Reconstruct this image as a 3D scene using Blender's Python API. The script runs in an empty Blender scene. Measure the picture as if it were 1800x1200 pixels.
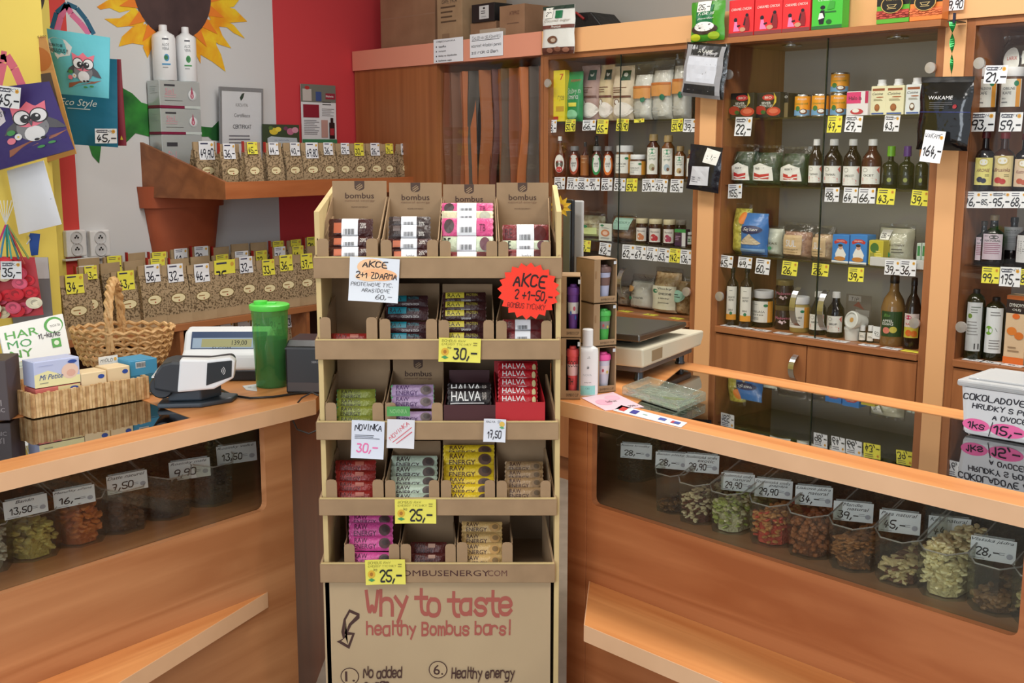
import bpy, math, random
from mathutils import Vector, noise
from mathutils.geometry import tessellate_polygon
random.seed(7)
S = bpy.context.scene
COL = S.collection
# ---------------- camera, sky, lamps, exposure ----------------
FPX, PIT, H = 2000.0, math.atan(.17), 1.55
cd = bpy.data.cameras.new('camera'); cam = bpy.data.objects.new('camera', cd); COL.objects.link(cam)
cd.sensor_width = 36; cd.lens = FPX/1800*36; cd.clip_start = .05
cam.location = (0, 0, H); cam.rotation_euler = (math.pi/2-PIT, 0, 0)
S.camera = cam
S.view_settings.view_transform = 'Standard'; S.view_settings.look = 'None'
S.view_settings.gamma = 1; S.view_settings.use_curve_mapping = False
S.view_settings.exposure = 0.0
wd = bpy.data.worlds.new('world'); S.world = wd; wd.use_nodes = True
wd.node_tree.nodes['Background'].inputs[0].default_value = (.86, .93, 1, 1)
wd.node_tree.nodes['Background'].inputs[1].default_value = 0.8
def area(name, loc, size, power, col, rot=(0, 0, 0)):
    l = bpy.data.lights.new(name, 'AREA'); l.shape = 'RECTANGLE'; l.size, l.size_y = size
    l.energy = power; l.color = col
    o = bpy.data.objects.new(name, l); COL.objects.link(o); o.location = loc; o.rotation_euler = rot
    return o
area('ceiling_lamp', (.75, 2.9, 2.95), (1.3, .35), 34, (1, .95, .88), (0, 0, -.8))
area('ceiling_lamp', (-.55, 4.1, 2.95), (1.3, .35), 26, (1, .97, .93), (0, 0, -.8))
area('ceiling_lamp', (-.6, .9, 2.95), (1.3, .35), 28, (1, .97, .93), (0, 0, -.8))
area('ceiling_lamp', (1.9, 1.5, 2.95), (1.3, .35), 24, (1, .93, .84), (0, 0, -.8))
area('shop_window', (-2.2, -1.6, 1.7), (2.4, 1.8), 62, (.84, .92, 1), (math.radians(80), 0, math.radians(-30)))

# ---------------- pixel rays to points on real planes ----------------
def ray(px, py):
    x = (px-900)/FPX; v = -(py-600)/FPX
    return (x, math.cos(PIT)+v*math.sin(PIT), -math.sin(PIT)+v*math.cos(PIT))
def on_z(px, py, z):
    r = ray(px, py); t = (z-H)/r[2]; return (r[0]*t, r[1]*t)
class Fr:
    def __init__(s, a, b):
        dx, dy = b[0]-a[0], b[1]-a[1]; L = math.hypot(dx, dy)
        s.O = a; s.U = (dx/L, dy/L); s.N = (-s.U[1], s.U[0]); s.L = L; s.ang = math.atan2(dy, dx)
    def at(s, px, py, d=0):
        r = ray(px, py); den = r[0]*s.N[0]+r[1]*s.N[1]
        t = (d+s.O[0]*s.N[0]+s.O[1]*s.N[1])/den
        X, Y = r[0]*t, r[1]*t
        return ((X-s.O[0])*s.U[0]+(Y-s.O[1])*s.U[1], H+r[2]*t)
    def dist(s, px, py, d=0):
        u, z = s.at(px, py, d); w = s.W(u, d); return w[1]*math.cos(PIT)-(z-H)*math.sin(PIT)
    def fl(s, px, py, z):
        p = on_z(px, py, z); a = (p[0]-s.O[0], p[1]-s.O[1])
        return (a[0]*s.U[0]+a[1]*s.U[1], a[0]*s.N[0]+a[1]*s.N[1])
    def W(s, u, d, z=0): return (s.O[0]+s.U[0]*u+s.N[0]*d, s.O[1]+s.U[1]*u+s.N[1]*d, z)
ZT = .92
RC = Fr(on_z(985, 704, ZT), on_z(1800, 890.5, ZT))          # counter on the right
LC = Fr(on_z(0, 831, ZT), on_z(554, 702, ZT))               # counter on the left
ZB = .8425
CB = Fr(on_z(1260, 572, ZB), on_z(1615, 622, ZB))           # glass cabinets
_p = CB.W(-2.517, 0)
LW = Fr((_p[0], _p[1]), (_p[0]+LC.U[0], _p[1]+LC.U[1]))     # wall with the mural
DP = Fr((0, 2.62), (1, 2.62))                               # cardboard display

# ---------------- materials ----------------
def lin(c): c /= 255; return c/12.92 if c <= .04045 else ((c+.055)/1.055)**2.4
MC = {}
def M(r, g, b, rough=.5, metal=0, bump=0, bs=60, spec=.5, em=0, name='paint'):
    k = ('m', r, g, b, rough, metal, bump, bs, spec, em)
    if k in MC: return MC[k]
    m = bpy.data.materials.new('%s_%d_%d_%d' % (name, r, g, b)); m.use_nodes = True
    nt = m.node_tree; p = nt.nodes['Principled BSDF']
    p.inputs['Base Color'].default_value = (lin(r), lin(g), lin(b), 1)
    p.inputs['Roughness'].default_value = rough; p.inputs['Metallic'].default_value = metal
    p.inputs['Specular IOR Level'].default_value = spec
    if em:
        p.inputs['Emission Color'].default_value = (lin(r), lin(g), lin(b), 1); p.inputs['Emission Strength'].default_value = em
    if bump:
        tc = nt.nodes.new('ShaderNodeTexCoord'); n = nt.nodes.new('ShaderNodeTexNoise'); bm_ = nt.nodes.new('ShaderNodeBump')
        n.inputs['Scale'].default_value = bs; n.inputs['Detail'].default_value = 3
        nt.links.new(tc.outputs['Object'], n.inputs['Vector']); nt.links.new(n.outputs['Fac'], bm_.inputs['Height'])
        bm_.inputs['Strength'].default_value = bump; bm_.inputs['Distance'].default_value = .01
        nt.links.new(bm_.outputs['Normal'], p.inputs['Normal'])
    MC[k] = m; return m
def speckle(c1, c2, scale, lo, hi, rough=.7, stretch=(1, 1, 1), bump=0, detail=3, name='speckle', w=0):
    k = ('s', c1, c2, scale, lo, hi, rough, stretch, bump, w)
    if k in MC: return MC[k]
    m = bpy.data.materials.new(name); m.use_nodes = True; nt = m.node_tree; p = nt.nodes['Principled BSDF']
    tc = nt.nodes.new('ShaderNodeTexCoord'); mp = nt.nodes.new('ShaderNodeMapping'); mp.inputs['Scale'].default_value = stretch
    n = nt.nodes.new('ShaderNodeTexNoise'); n.inputs['Scale'].default_value = scale; n.inputs['Detail'].default_value = detail
    n.inputs['Distortion'].default_value = w
    cr = nt.nodes.new('ShaderNodeValToRGB'); e = cr.color_ramp.elements
    e[0].position = lo; e[1].position = hi
    e[0].color = (*[lin(v) for v in c1], 1); e[1].color = (*[lin(v) for v in c2], 1)
    L = nt.links.new
    L(tc.outputs['Object'], mp.inputs['Vector']); L(mp.outputs['Vector'], n.inputs['Vector']); L(n.outputs['Fac'], cr.inputs['Fac'])
    L(cr.outputs['Color'], p.inputs['Base Color']); p.inputs['Roughness'].default_value = rough
    if bump:
        b = nt.nodes.new('ShaderNodeBump'); b.inputs['Strength'].default_value = bump; b.inputs['Distance'].default_value = .004
        L(n.outputs['Fac'], b.inputs['Height']); L(b.outputs['Normal'], p.inputs['Normal'])
    MC[k] = m; return m
def wood(c1, c2, axis='x', rough=.38):
    st = {'x': (.35, 5, 5), 'z': (5, 5, .35), 'y': (5, .35, 5)}[axis]
    return speckle(c1, c2, 2.2, .36, .66, rough, st, 0, 8, 'wood', 1.1)
def film(tint=(250, 252, 250), a=.12, rough=.12, bump=0, bs=25, ior=1.45, name='clear_film', dens=0, dcol=(200, 200, 195)):
    """thin clear sheet: transparent mixed with gloss by Fresnel, plus an optional milky share"""
    k = ('f', tint, a, rough, bump, bs, ior, dens, dcol)
    if k in MC: return MC[k]
    m = bpy.data.materials.new(name); m.use_nodes = True; nt = m.node_tree; nt.nodes.clear()
    N = nt.nodes.new; L = nt.links.new
    out = N('ShaderNodeOutputMaterial'); t = N('ShaderNodeBsdfTransparent'); g = N('ShaderNodeBsdfGlossy'); mx = N('ShaderNodeMixShader')
    t.inputs[0].default_value = (*[lin(v) for v in tint], 1); g.inputs['Roughness'].default_value = rough
    f = N('ShaderNodeLayerWeight'); f.inputs['Blend'].default_value = .5
    pw = N('ShaderNodeMath'); pw.operation = 'POWER'; pw.inputs[1].default_value = 3.2 if ior > 1.6 else 4.5
    ad = N('ShaderNodeMath'); ad.operation = 'ADD'; ad.use_clamp = True; ad.inputs[1].default_value = a
    L(f.outputs['Facing'], pw.inputs[0]); L(pw.outputs[0], ad.inputs[0]); L(ad.outputs[0], mx.inputs[0]); L(t.outputs[0], mx.inputs[1]); L(g.outputs[0], mx.inputs[2])
    if bump:
        tc = N('ShaderNodeTexCoord'); n = N('ShaderNodeTexNoise'); b = N('ShaderNodeBump'); n.inputs['Scale'].default_value = bs
        n.inputs['Distortion'].default_value = 1.5
        b.inputs['Strength'].default_value = bump; b.inputs['Distance'].default_value = .02
        L(tc.outputs['Object'], n.inputs['Vector']); L(n.outputs['Fac'], b.inputs['Height'])
        L(b.outputs[0], g.inputs['Normal']); L(b.outputs[0], f.inputs['Normal'])
    res = mx
    if dens:
        d = N('ShaderNodeBsdfDiffuse'); d.inputs[0].default_value = (*[lin(v) for v in dcol], 1)
        m2 = N('ShaderNodeMixShader'); m2.inputs[0].default_value = dens
        L(mx.outputs[0], m2.inputs[1]); L(d.outputs[0], m2.inputs[2]); res = m2
    L(res.outputs[0], out.inputs[0]); MC[k] = m; return m
W_PAN = wood((158, 90, 50), (190, 122, 76))
W_TOP = wood((206, 132, 74), (232, 164, 102))
W_CAB = wood((148, 92, 56), (178, 116, 72)); W_CABZ = wood((148, 92, 56), (178, 116, 72), 'z')
PEACH = speckle((222, 178, 138), (234, 190, 150), 6, .3, .7, .45, (1, 1, 1), 0, 3, 'laminate')
ORNG = M(234, 178, 124, .45); PINK = M(222, 148, 122, .45)
KRAFT = speckle((154, 126, 94), (170, 140, 106), 14, .3, .7, .75, (1, 1, 1), 0, 4, 'cardboard')
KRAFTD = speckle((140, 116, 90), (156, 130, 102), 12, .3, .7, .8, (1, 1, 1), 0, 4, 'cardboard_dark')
TEA = speckle((96, 76, 50), (172, 148, 114), 130, .40, .52, .75, (1, 1, 1), 0, 2, 'printed_kraft')
TEAP = speckle((168, 142, 106), (182, 156, 120), 14, .3, .7, .75, (1, 1, 1), 0, 3, 'plain_kraft')
GL = film((254, 254, 253), .025, .02, name='glass'); GLS = film((242, 244, 242), .08, .03, name='shelf_glass')
CELL = film((252, 253, 252), .08, .14, .5, 28, 1.4, 'cellophane')
BIN = film((244, 246, 240), .06, .1, .15, 12, 1.45, 'bin_plastic', .05, (190, 190, 182))
WHT = M(236, 238, 240, .4); PAP = M(238, 240, 244, .7); YEL = M(240, 232, 80, .7); BLK = M(22, 22, 24, .45); INK = M(20, 20, 30, .6)
STEEL = M(190, 190, 188, .25, 1); DGREY = M(52, 58, 66, .4)

# ---------------- mesh building ----------------
class MB:
    def __init__(s): s.v = []; s.f = []; s.m = []; s.k = 0
    def add(s, vs, fs):
        o = len(s.v); s.v += [tuple(v) for v in vs]; s.f += [tuple(i+o for i in f) for f in fs]; s.m += [s.k]*len(fs); return s
    def box(s, x0, x1, y0, y1, z0, z1):
        return s.add([(x0, y0, z0), (x1, y0, z0), (x1, y1, z0), (x0, y1, z0), (x0, y0, z1), (x1, y0, z1), (x1, y1, z1), (x0, y1, z1)],
                     [(3, 2, 1, 0), (4, 5, 6, 7), (0, 1, 5, 4), (1, 2, 6, 5), (2, 3, 7, 6), (3, 0, 4, 7)])
    def prism(s, pts, a, b, ax='z'):
        n = len(pts)
        f = {'z': lambda p, t: (p[0], p[1], t), 'y': lambda p, t: (p[0], t, p[1]), 'x': lambda p, t: (t, p[0], p[1])}[ax]
        return s.add([f(p, a) for p in pts]+[f(p, b) for p in pts],
                     [tuple(range(n))[::-1], tuple(range(n, 2*n))]+[(i, (i+1) % n, n+(i+1) % n, n+i) for i in range(n)])
    def lathe(s, prof, seg=20, cx=0, cy=0, a0=0, a1=None, sx=1, sy=1):
        full = a1 is None; a1 = a0+2*math.pi if full else a1; n = len(prof); st = seg if full else seg+1
        vs = []
        for i in range(st):
            a = a0+(a1-a0)*i/seg; c, q = math.cos(a), math.sin(a)
            vs += [(cx+r*c*sx, cy+r*q*sy, z) for r, z in prof]
        fs = []
        for i in range(seg):
            j = (i+1) % st
            for k in range(n-1): fs.append((i*n+k, j*n+k, j*n+k+1, i*n+k+1))
        return s.add(vs, fs)
    def tube(s, pts, r, seg=6, closed=False):
        n = len(pts); vs = []
        P = [Vector(p) for p in pts]
        for i in range(n):
            a = P[(i-1) % n] if (closed or i) else P[0]; b = P[(i+1) % n] if (closed or i < n-1) else P[-1]
            t = (b-a).normalized() if (b-a).length > 0 else Vector((0, 0, 1))
            u = t.cross(Vector((0, 0, 1)))
            if u.length < .05: u = t.cross(Vector((0, 1, 0)))
            u.normalize(); w = t.cross(u); rr = r[i] if isinstance(r, (list, tuple)) else r
            for k in range(seg):
                q = 2*math.pi*k/seg; vs.append(P[i]+u*math.cos(q)*rr+w*math.sin(q)*rr)
        fs = []
        for i in range(n if closed else n-1):
            j = (i+1) % n
            for k in range(seg): l = (k+1) % seg; fs.append((i*seg+k, i*seg+l, j*seg+l, j*seg+k))
        if not closed: fs += [tuple(range(seg))[::-1], tuple(range((n-1)*seg, n*seg))]
        return s.add(vs, fs)
    def grid(s, fn, nu, nv, wrap=False):
        vs = [fn(i/nu, j/nv) for i in range(nu+(0 if wrap else 1)) for j in range(nv+1)]
        fs = []
        for i in range(nu):
            i2 = (i+1) % nu if wrap else i+1
            for j in range(nv): fs.append((i*(nv+1)+j, i2*(nv+1)+j, i2*(nv+1)+j+1, i*(nv+1)+j+1))
        return s.add(vs, fs)
    def mesh(s, name, mats, smooth=False):
        me = bpy.data.meshes.new(name); me.from_pydata(s.v, [], s.f)
        for m in (mats if isinstance(mats, (list, tuple)) else [mats]): me.materials.append(m)
        if any(s.m): me.polygons.foreach_set('material_index', s.m)
        if smooth: me.polygons.foreach_set('use_smooth', [True]*len(me.polygons))
        me.update(); return me
    def build(s, name, mats, par=None, smooth=False, loc=(0, 0, 0), rot=(0, 0, 0), bev=0, label=None):
        o = bpy.data.objects.new(name, s.mesh(name, mats, smooth)); COL.objects.link(o)
        o.parent = par; o.location = loc; o.rotation_euler = rot
        if label: o['label'] = label
        if smooth:
            md = o.modifiers.new('e', 'EDGE_SPLIT'); md.split_angle = math.radians(42)
        if bev:
            md = o.modifiers.new('b', 'BEVEL'); md.width = bev; md.segments = 2; md.limit_method = 'ANGLE'
        return o
def T(name, label, cat, fr=None, u=0, d=0, z=0, rz=0, group=None, rx=0, ry=0):
    o = bpy.data.objects.new(name, None); COL.objects.link(o); o.empty_display_size = .02
    if fr: o.location = fr.W(u, d, z); o.rotation_euler = (rx, ry, fr.ang+rz)
    else: o.location = (u, d, z); o.rotation_euler = (rx, ry, rz)
    tagp(o, label, cat, group); return o
def tagp(o, label=None, cat=None, group=None, kind=None):
    if label: o['label'] = label
    if cat: o['category'] = cat
    if group: o['group'] = group
    if kind: o['kind'] = kind
    return o
def fplace(o, fr): o.location = (fr.O[0], fr.O[1], 0); o.rotation_euler = (0, 0, fr.ang); return o
def struct(mb, name, mat, fr=None, **k):
    o = mb.build(name, mat, **k)
    if fr: fplace(o, fr)
    o['kind'] = 'structure'; return o
def copy_tree(o, par=None):
    c = o.copy(); COL.objects.link(c); c.parent = par
    for ch in list(o.children): copy_tree(ch, c)
    return c

# ---------------- lettering ----------------
GS = {'A': '022842 1434', 'B': '083847463505 053544433202 0208', 'C': '4738180703123243', 'D': '0208 082846442202', 'E': '48080242 0535', 'F': '480802 0535',
'G': '47381807031232434525', 'H': '0802 4842 0545', 'I': '2822', 'J': '4843321203', 'K': '0802 480542', 'L': '080242', 'M': '0208254842', 'N': '02084248',
'O': '183847433212030718', 'P': '02083847463505', 'R': '02083847463505 2542', 'S': '473818070615354443321203', 'T': '0848 2822', 'U': '080312324348',
'V': '082248', 'W': '0812253248', 'X': '0842 4802', 'Y': '0825 482522', 'Z': '08480242', '0': '183847433212030718', '1': '062822', '2': '07183847460242',
'3': '084825354443321203', '4': '280444 3622', '5': '480805354443321203', '6': '38160403123243443504', '7': '084822 1535', '8': '18384746040312324344060718',
'9': '46350506071838474632', ',': '2311', '-': '0545', '.': '2223', '+': '0545 2723', '/': '0148', '!': '2824 2322', ':': '2223 2625', "'": '2826',
'a': '4636160503123243 4642', 'b': '0802 0516364543321203', 'c': '4536160503123243', 'd': '4842 4536160503123243', 'e': '04444536160503123243',
'f': '38282722 0636', 'g': '4536160503123243 4641301000', 'h': '0802 0516364542', 'i': '2622 2827', 'k': '0802 4604 1542', 'l': '2822',
'm': '0602 05162522 25364542', 'n': '0602 0516364542', 'o': '163645433212030516', 'p': '0600 0516364543321203', 'r': '0602 05163645',
's': '45361605143443321203', 't': '28233242 0646', 'u': '0603123243 4642', 'v': '062246', 'w': '0612243246', 'y': '0624 4610', 'z': '06460242'}
TC = {}
def chaikin(p, n=2):
    for _ in range(n):
        if len(p) < 3: return p
        q = [p[0]]
        for a, b in zip(p, p[1:]):
            q += [(a[0]*.75+b[0]*.25, a[1]*.75+b[1]*.25), (a[0]*.25+b[0]*.75, a[1]*.25+b[1]*.75)]
        q.append(p[-1]); p = q
    return p
def hand(s, wt=.55, slant=.12):
    """a line of stroke-drawn letters -> (verts, faces, width, height); cap height = 1"""
    k = ('h', s, wt, slant)
    if k in TC: return TC[k]
    rnd = random.Random(s); V = []; Fc = []; x = 0
    for c in s:
        if c == ' ': x += 3; continue
        g = GS.get(c) or GS.get(c.upper())
        if not g: x += 3; continue
        if c in "li.,!:'It": x -= .9
        dy = rnd.uniform(-.35, .35); sc = rnd.uniform(.92, 1.08)
        for st in g.split():
            p = [(int(st[i])*sc, (int(st[i+1])-2)*sc+dy) for i in range(0, len(st)-1, 2)]
            p = chaikin(p, 2)
            p = [(x+a+slant*b, b) for a, b in p]
            w = wt/2
            for i, (a, b) in enumerate(zip(p, p[1:])):
                dx, dz = b[0]-a[0], b[1]-a[1]; L = math.hypot(dx, dz) or 1e-6; dx /= L; dz /= L
                e = w*.8 if i in (0, len(p)-2) else w*.35
                a2 = (a[0]-dx*e, a[1]-dz*e); b2 = (b[0]+dx*e, b[1]+dz*e); o = len(V)
                V += [(a2[0]-dz*w, a2[1]+dx*w, o), (a2[0]+dz*w, a2[1]-dx*w, o), (b2[0]+dz*w, b2[1]-dx*w, o), (b2[0]-dz*w, b2[1]+dx*w, o)]
                Fc.append((o, o+1, o+2, o+3))
        x += 3.8 if c == '1' else 4.6 if c in 'tI' else 3.9 if c in "li.,!:'" else 5.3
    V = [(a/6, b/6, (o//4 % 40)*.012) for a, b, o in V]; r = (V, Fc, max(.1, (x-1.3)/6), 1.0); TC[k] = r; return r
def printed(s, bold=0, it=0):
    k = ('p', s, bold, it)
    if k in TC: return TC[k]
    c = bpy.data.curves.new('t', 'FONT'); c.body = s; c.resolution_u = 2; c.offset = bold; c.shear = it; c.size = 1
    o = bpy.data.objects.new('t', c); COL.objects.link(o); dg = bpy.context.evaluated_depsgraph_get(); dg.update()
    me = o.evaluated_get(dg).to_mesh(); vs = [tuple(v.co[:2]) for v in me.vertices]; fs = [tuple(p.vertices) for p in me.polygons]
    bpy.data.objects.remove(o); bpy.data.curves.remove(c)
    if not vs: vs = [(0, 0), (.01, 0), (0, .01)]; fs = [(0, 1, 2)]
    x0 = min(v[0] for v in vs); x1 = max(v[0] for v in vs); y0 = min(v[1] for v in vs); y1 = max(v[1] for v in vs)
    vs = [(v[0]-x0, v[1]-y0) for v in vs]; r = (vs, fs, x1-x0, y1-y0); TC[k] = r; return r
def art(par, w, h, items, mp=None, name='printed_label', y=0, z0=0, x0=0, fine=0):
    """flat print on a face: items in 0..1 face coordinates; mp(x, z, layer) lays it on the real surface"""
    if fine: fine = 1
    if mp is None: mp = lambda x, z, k: (x, y-.0004*(k+1), z)
    mb = MB(); mats = []; mi = {}
    for n, it in enumerate(items):
        c = it[-1]; m = c if not isinstance(c, tuple) else M(*c)
        if m.name not in mi: mi[m.name] = len(mats); mats.append(m)
        mb.k = mi[m.name]; t = it[0]; L = n*.6
        def q(a, b): return mp((a-.5)*w+x0, b*h+z0, L)
        if t == 'r':
            a, c_, b, d = it[1:5]; nx = max(1, min(10, int(abs(b-a)*10)))*(2 if fine else 1); nz = max(1, min(8, int(abs(d-c_)*8)))*(2 if fine else 1)
            mb.grid(lambda i, j: q(a+(b-a)*i, c_+(d-c_)*j), nx, nz)
        elif t == 'o' and fine:
            cx, cz, rx, rz = it[1:5]; nn = 20; nr = 4
            V = [q(cx, cz)]+[q(cx+rx*(j/nr)*math.cos(2*math.pi*i/nn), cz+rz*(j/nr)*math.sin(2*math.pi*i/nn)) for j in range(1, nr+1) for i in range(nn)]
            mb.add(V, [(0, 1+i, 1+(i+1) % nn) for i in range(nn)]+[(1+j*nn+i, 1+j*nn+nn+i, 1+j*nn+nn+(i+1) % nn, 1+j*nn+(i+1) % nn) for j in range(nr-1) for i in range(nn)])
        elif t == 'p' and fine:
            P3 = [Vector((p[0], p[1], 0)) for p in it[1]]; tr = [[P3[a] for a in f] for f in tessellate_polygon([P3])]
            for _ in range(2): tr = [x for a, b, c in tr for x in ((a, (a+b)/2, (a+c)/2), ((a+b)/2, b, (b+c)/2), ((a+c)/2, (b+c)/2, c), ((a+b)/2, (b+c)/2, (a+c)/2))]
            for f in tr: mb.add([q(v[0], v[1]) for v in f], [(0, 1, 2)])
        elif t == 'o':
            cx, cz, rx, rz = it[1:5]; nn = 20
            mb.add([q(cx, cz)]+[q(cx+rx*math.cos(2*math.pi*i/nn), cz+rz*math.sin(2*math.pi*i/nn)) for i in range(nn)], [(0, 1+i, 1+(i+1) % nn) for i in range(nn)])
        elif t == 'p':
            mb.add([q(*p) for p in it[1]], [tuple(range(len(it[1])))])
        elif t == 'l':                       # lines of unreadably small print
            a, c_, b, d, nl = it[1:6]; r_ = random.Random(n)
            for i in range(nl):
                zz = c_+(d-c_)*(i+.5)/nl; e = b-(b-a)*r_.uniform(0, .35)
                mb.grid(lambda s_, j: q(a+(e-a)*s_, zz+(d-c_)/nl*.35*j), 4, 1)
        else:
            s_, cx, cz, tw, th = it[1:6]
            vs, fs, W_, H_ = hand(s_, 1.15 if t == 'P' else 1.0 if t == 'H' else .62, .03 if t == 'P' else .12) if t in 'hHP' else printed(s_, .007 if t == 'b' and 'M' not in s_ and 'm' not in s_ else 0, .35 if t == 'i' else 0)
            sx = tw/W_; sz = th/H_; ang = it[6] if len(it) > 7 else 0
            out = []
            for v_ in vs:
                a, b = v_[:2]; L2 = v_[2] if len(v_) > 2 else 0
                a = (a-W_/2)*sx; b = (b-H_/2)*sz
                if ang:
                    A, B = a*w, b*h; a, b = (A*math.cos(ang)-B*math.sin(ang))/w, (A*math.sin(ang)+B*math.cos(ang))/h
                out.append(mp((cx+a-.5)*w+x0, (cz+b)*h+z0, L+L2))
            mb.add(out, fs)
    return mb.build(name, mats, par)
def cyl(r, y0=0):
    return lambda x, z, k: (math.sin(x/r)*(r+.0005+.0003*k), y0-math.cos(x/r)*(r+.0005+.0003*k), z)
def face(fr, u, d, k=.75):
    x, y, _ = fr.W(u, d); return k*(math.atan2(-x, y)-fr.ang)
# ---------------- goods: builders (local origin at the base centre, front towards -y) ----------------
def carton(name, label, cat, fr, u, d, z, w, dp, h, col, items=(), group=None, rz=0, side=None, bev=.0015, rx=0):
    """a folding box standing with its front face at depth d"""
    t = T(name, label, cat, fr, u, d, z, rz, group, rx)
    mat = M(*col, .45) if isinstance(col, tuple) else col
    m = MB().box(-w/2, w/2, 0, dp, 0, h); m.build('box', mat, t, bev=bev)
    MB().box(-w*.46, w*.46, dp*.06, dp*.5, h, h+.0006).build('top_flap', mat, t)
    if items: art(t, w, h, items)
    if side: art(t, dp, h, side, lambda x, z, k: (w/2+.0004*(k+1), x+dp/2, z), 'side_print')
    return t
def bottle(name, label, cat, fr, u, d, z, prof, r, h, glass, cap, items=(), capr=.38, caph=.1, lab=(.12, .6), lw=2.2, group=None, sq=1, fill=None, rz=None):
    t = T(name, label, cat, fr, u, d, z, face(fr, u, d) if rz is None else rz, group)
    P = [(0, 0)]+[(a*r, b*(h-caph*h)) for a, b in prof]
    MB().lathe(P, 22, sy=sq).build('bottle_body', glass, t, True)
    cz = h-caph*h*1.1; cr = capr*r
    MB().lathe([(0, cz), (cr, cz), (cr*1.02, cz+.1*caph*h), (cr*.97, h*.992), (cr*.8, h), (0, h)], 18).build('cap', cap if not isinstance(cap, tuple) else M(*cap, .35), t, True)
    if fill: MB().lathe([(0, .004)]+[(max(0, a*r-.002), min(b, fill[1])*(h-caph*h)) for a, b in prof if b <= fill[1]]+[(0, fill[1]*(h-caph*h))], 18, sy=sq).build('filling', fill[0], t, True)
    if items:
        lh = (lab[1]-lab[0])*h; mx = max(a for a, b in prof if b < .6)*r*.999
        f = cyl(mx)
        art(t, lw*mx, lh, items, lambda x, z, k: (f(x, z, k)[0], f(x, z, k)[1]*sq, z), z0=lab[0]*h)
    return t
P_SYR = [(.93, 0), (1, .03), (1, .62), (.92, .7), (.6, .82), (.36, .9), (.34, 1)]
P_OIL = [(.95, 0), (1, .02), (1, .68), (.85, .75), (.42, .82), (.34, .86), (.34, 1)]
P_JAR = [(.92, 0), (1, .04), (1, .82), (.86, .93), (.84, 1)]
P_SQ = [(.9, 0), (1, .05), (.95, .3), (.86, .45), (.97, .65), (.9, .85), (.5, .95), (.48, 1)]
P_HIP = [(.95, 0), (1, .05), (1, .6), (.8, .72), (.36, .8), (.3, 1)]
P_ALO = [(.94, 0), (1, .02), (1, .86), (.9, .93), (.5, .985), (.45, 1)]
def jar(name, label, fr, u, d, z, r, h, fillc, lid, items=(), group=None, lab=(.14, .72), lw=2.4, cat='jar'):
    t = T(name, label, cat, fr, u, d, z, face(fr, u, d), group)
    MB().lathe([(0, 0)]+[(a*r, b*h*.86) for a, b in P_JAR], 22).build('jar_body', fillc, t, True)
    l = h*.8
    MB().lathe([(0, l), (r*.93, l), (r*.95, l+.02*h), (r*.95, h*.98), (r*.9, h), (0, h)], 22).build('lid', lid, t, True)
    if items: art(t, lw*r, (lab[1]-lab[0])*h, items, cyl(r), z0=lab[0]*h)
    return t
def can(name, label, fr, u, d, z, r, h, items, group=None, base=(238, 160, 40)):
    t = T(name, label, 'can', fr, u, d, z, face(fr, u, d), group)
    MB().lathe([(0, 0), (r*.96, 0), (r, .003), (r*.98, .006), (r*.98, h-.006), (r, h-.003), (r*.96, h), (r*.93, h-.003), (0, h-.003)], 22).build('can_body', [STEEL], t, True)
    MB().lathe([(r*.992, .006), (r*.992, h-.006)], 22).build('sleeve', M(*base, .35), t, True)
    art(t, 2.4*r, h*.86, items, cyl(r), z0=h*.07)
    return t
def bag_fn(w, h, t, seed, fillz=1, top=.06, wob=.004):
    def fy(x, z):
        a = max(0, 1-abs(2*x/w)**2.6); zz = z/h
        b = (min(1, (zz/.1)) if zz < .1 else 1)**.5*max(0, 1-max(0, (zz-.55)/(.45-top))**1.6)
        n = noise.noise(Vector((x*38+seed*7, z*38, seed)))*wob*1.6*(.4+a)
        return -(t/2)*(a**.5)*(.08+.92*b)+n
    return fy
def pouch(name, label, fr, u, d, z, w, h, t, mat, items=(), group=None, seed=1, rz=0, ry=0, cat='bag', filmtop=0, seam=None, wob=.0016, lean=0, hang=0, bottom=None):
    """a filled bag: bulging front and back skins, flat top seam; filmtop adds the loose clear film above the filling"""
    o = T(name, label, cat, fr, u, d, z, rz, group, lean, ry)
    hb = h*(1-filmtop); zo = -h if hang else 0
    fy = bag_fn(w, hb, t, seed, top=.02 if not filmtop else -.25, wob=wob)
    sd = lambda z: 1+.025*math.sin(z*60+seed)
    mb = MB(); nx, nz = 12, 14
    mb.grid(lambda i, j: ((i-.5)*w*sd(j*hb), fy((i-.5)*w, j*hb), j*hb+zo), nx, nz)
    mb.grid(lambda i, j: ((.5-i)*w*sd(j*hb), -fy((i-.5)*w, j*hb)*.9, j*hb+zo), nx, nz)
    mb.grid(lambda i, j: ((i-.5)*w, fy((i-.5)*w, 0)*(1-j)-fy((i-.5)*w, 0)*.9*j, zo), nx, 1)
    mb.build('filling' if filmtop else 'pouch', mat, o, True)
    if filmtop:
        f2 = bag_fn(w*1.05, h, t*1.15, seed+3, wob=.0014)
        m2 = MB()
        m2.grid(lambda i, j: ((i-.5)*w*1.06, f2((i-.5)*w*1.05, j*h)-.003, j*h+zo), 12, 16)
        m2.grid(lambda i, j: ((.5-i)*w*1.06, -f2((i-.5)*w*1.05, j*h)+.003, j*h+zo), 12, 16)
        m2.build('clear_film', CELL, o, True)
        fq = lambda x, zz: f2(x, zz)-.0045
    else: fq = fy
    if seam: MB().box(-w*.5, w*.5, -.0022, .0022, hb*.955+zo, hb+.002+zo).build('top_seam', seam, o)
    if items:
        HH = h if filmtop else hb
        art(o, w, HH, items, lambda x, zz, k: (x*sd(zz), fq(x, min(max(zz, 0), HH))-.0022-.0003*k, zz+zo), fine=1)
    return o
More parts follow.
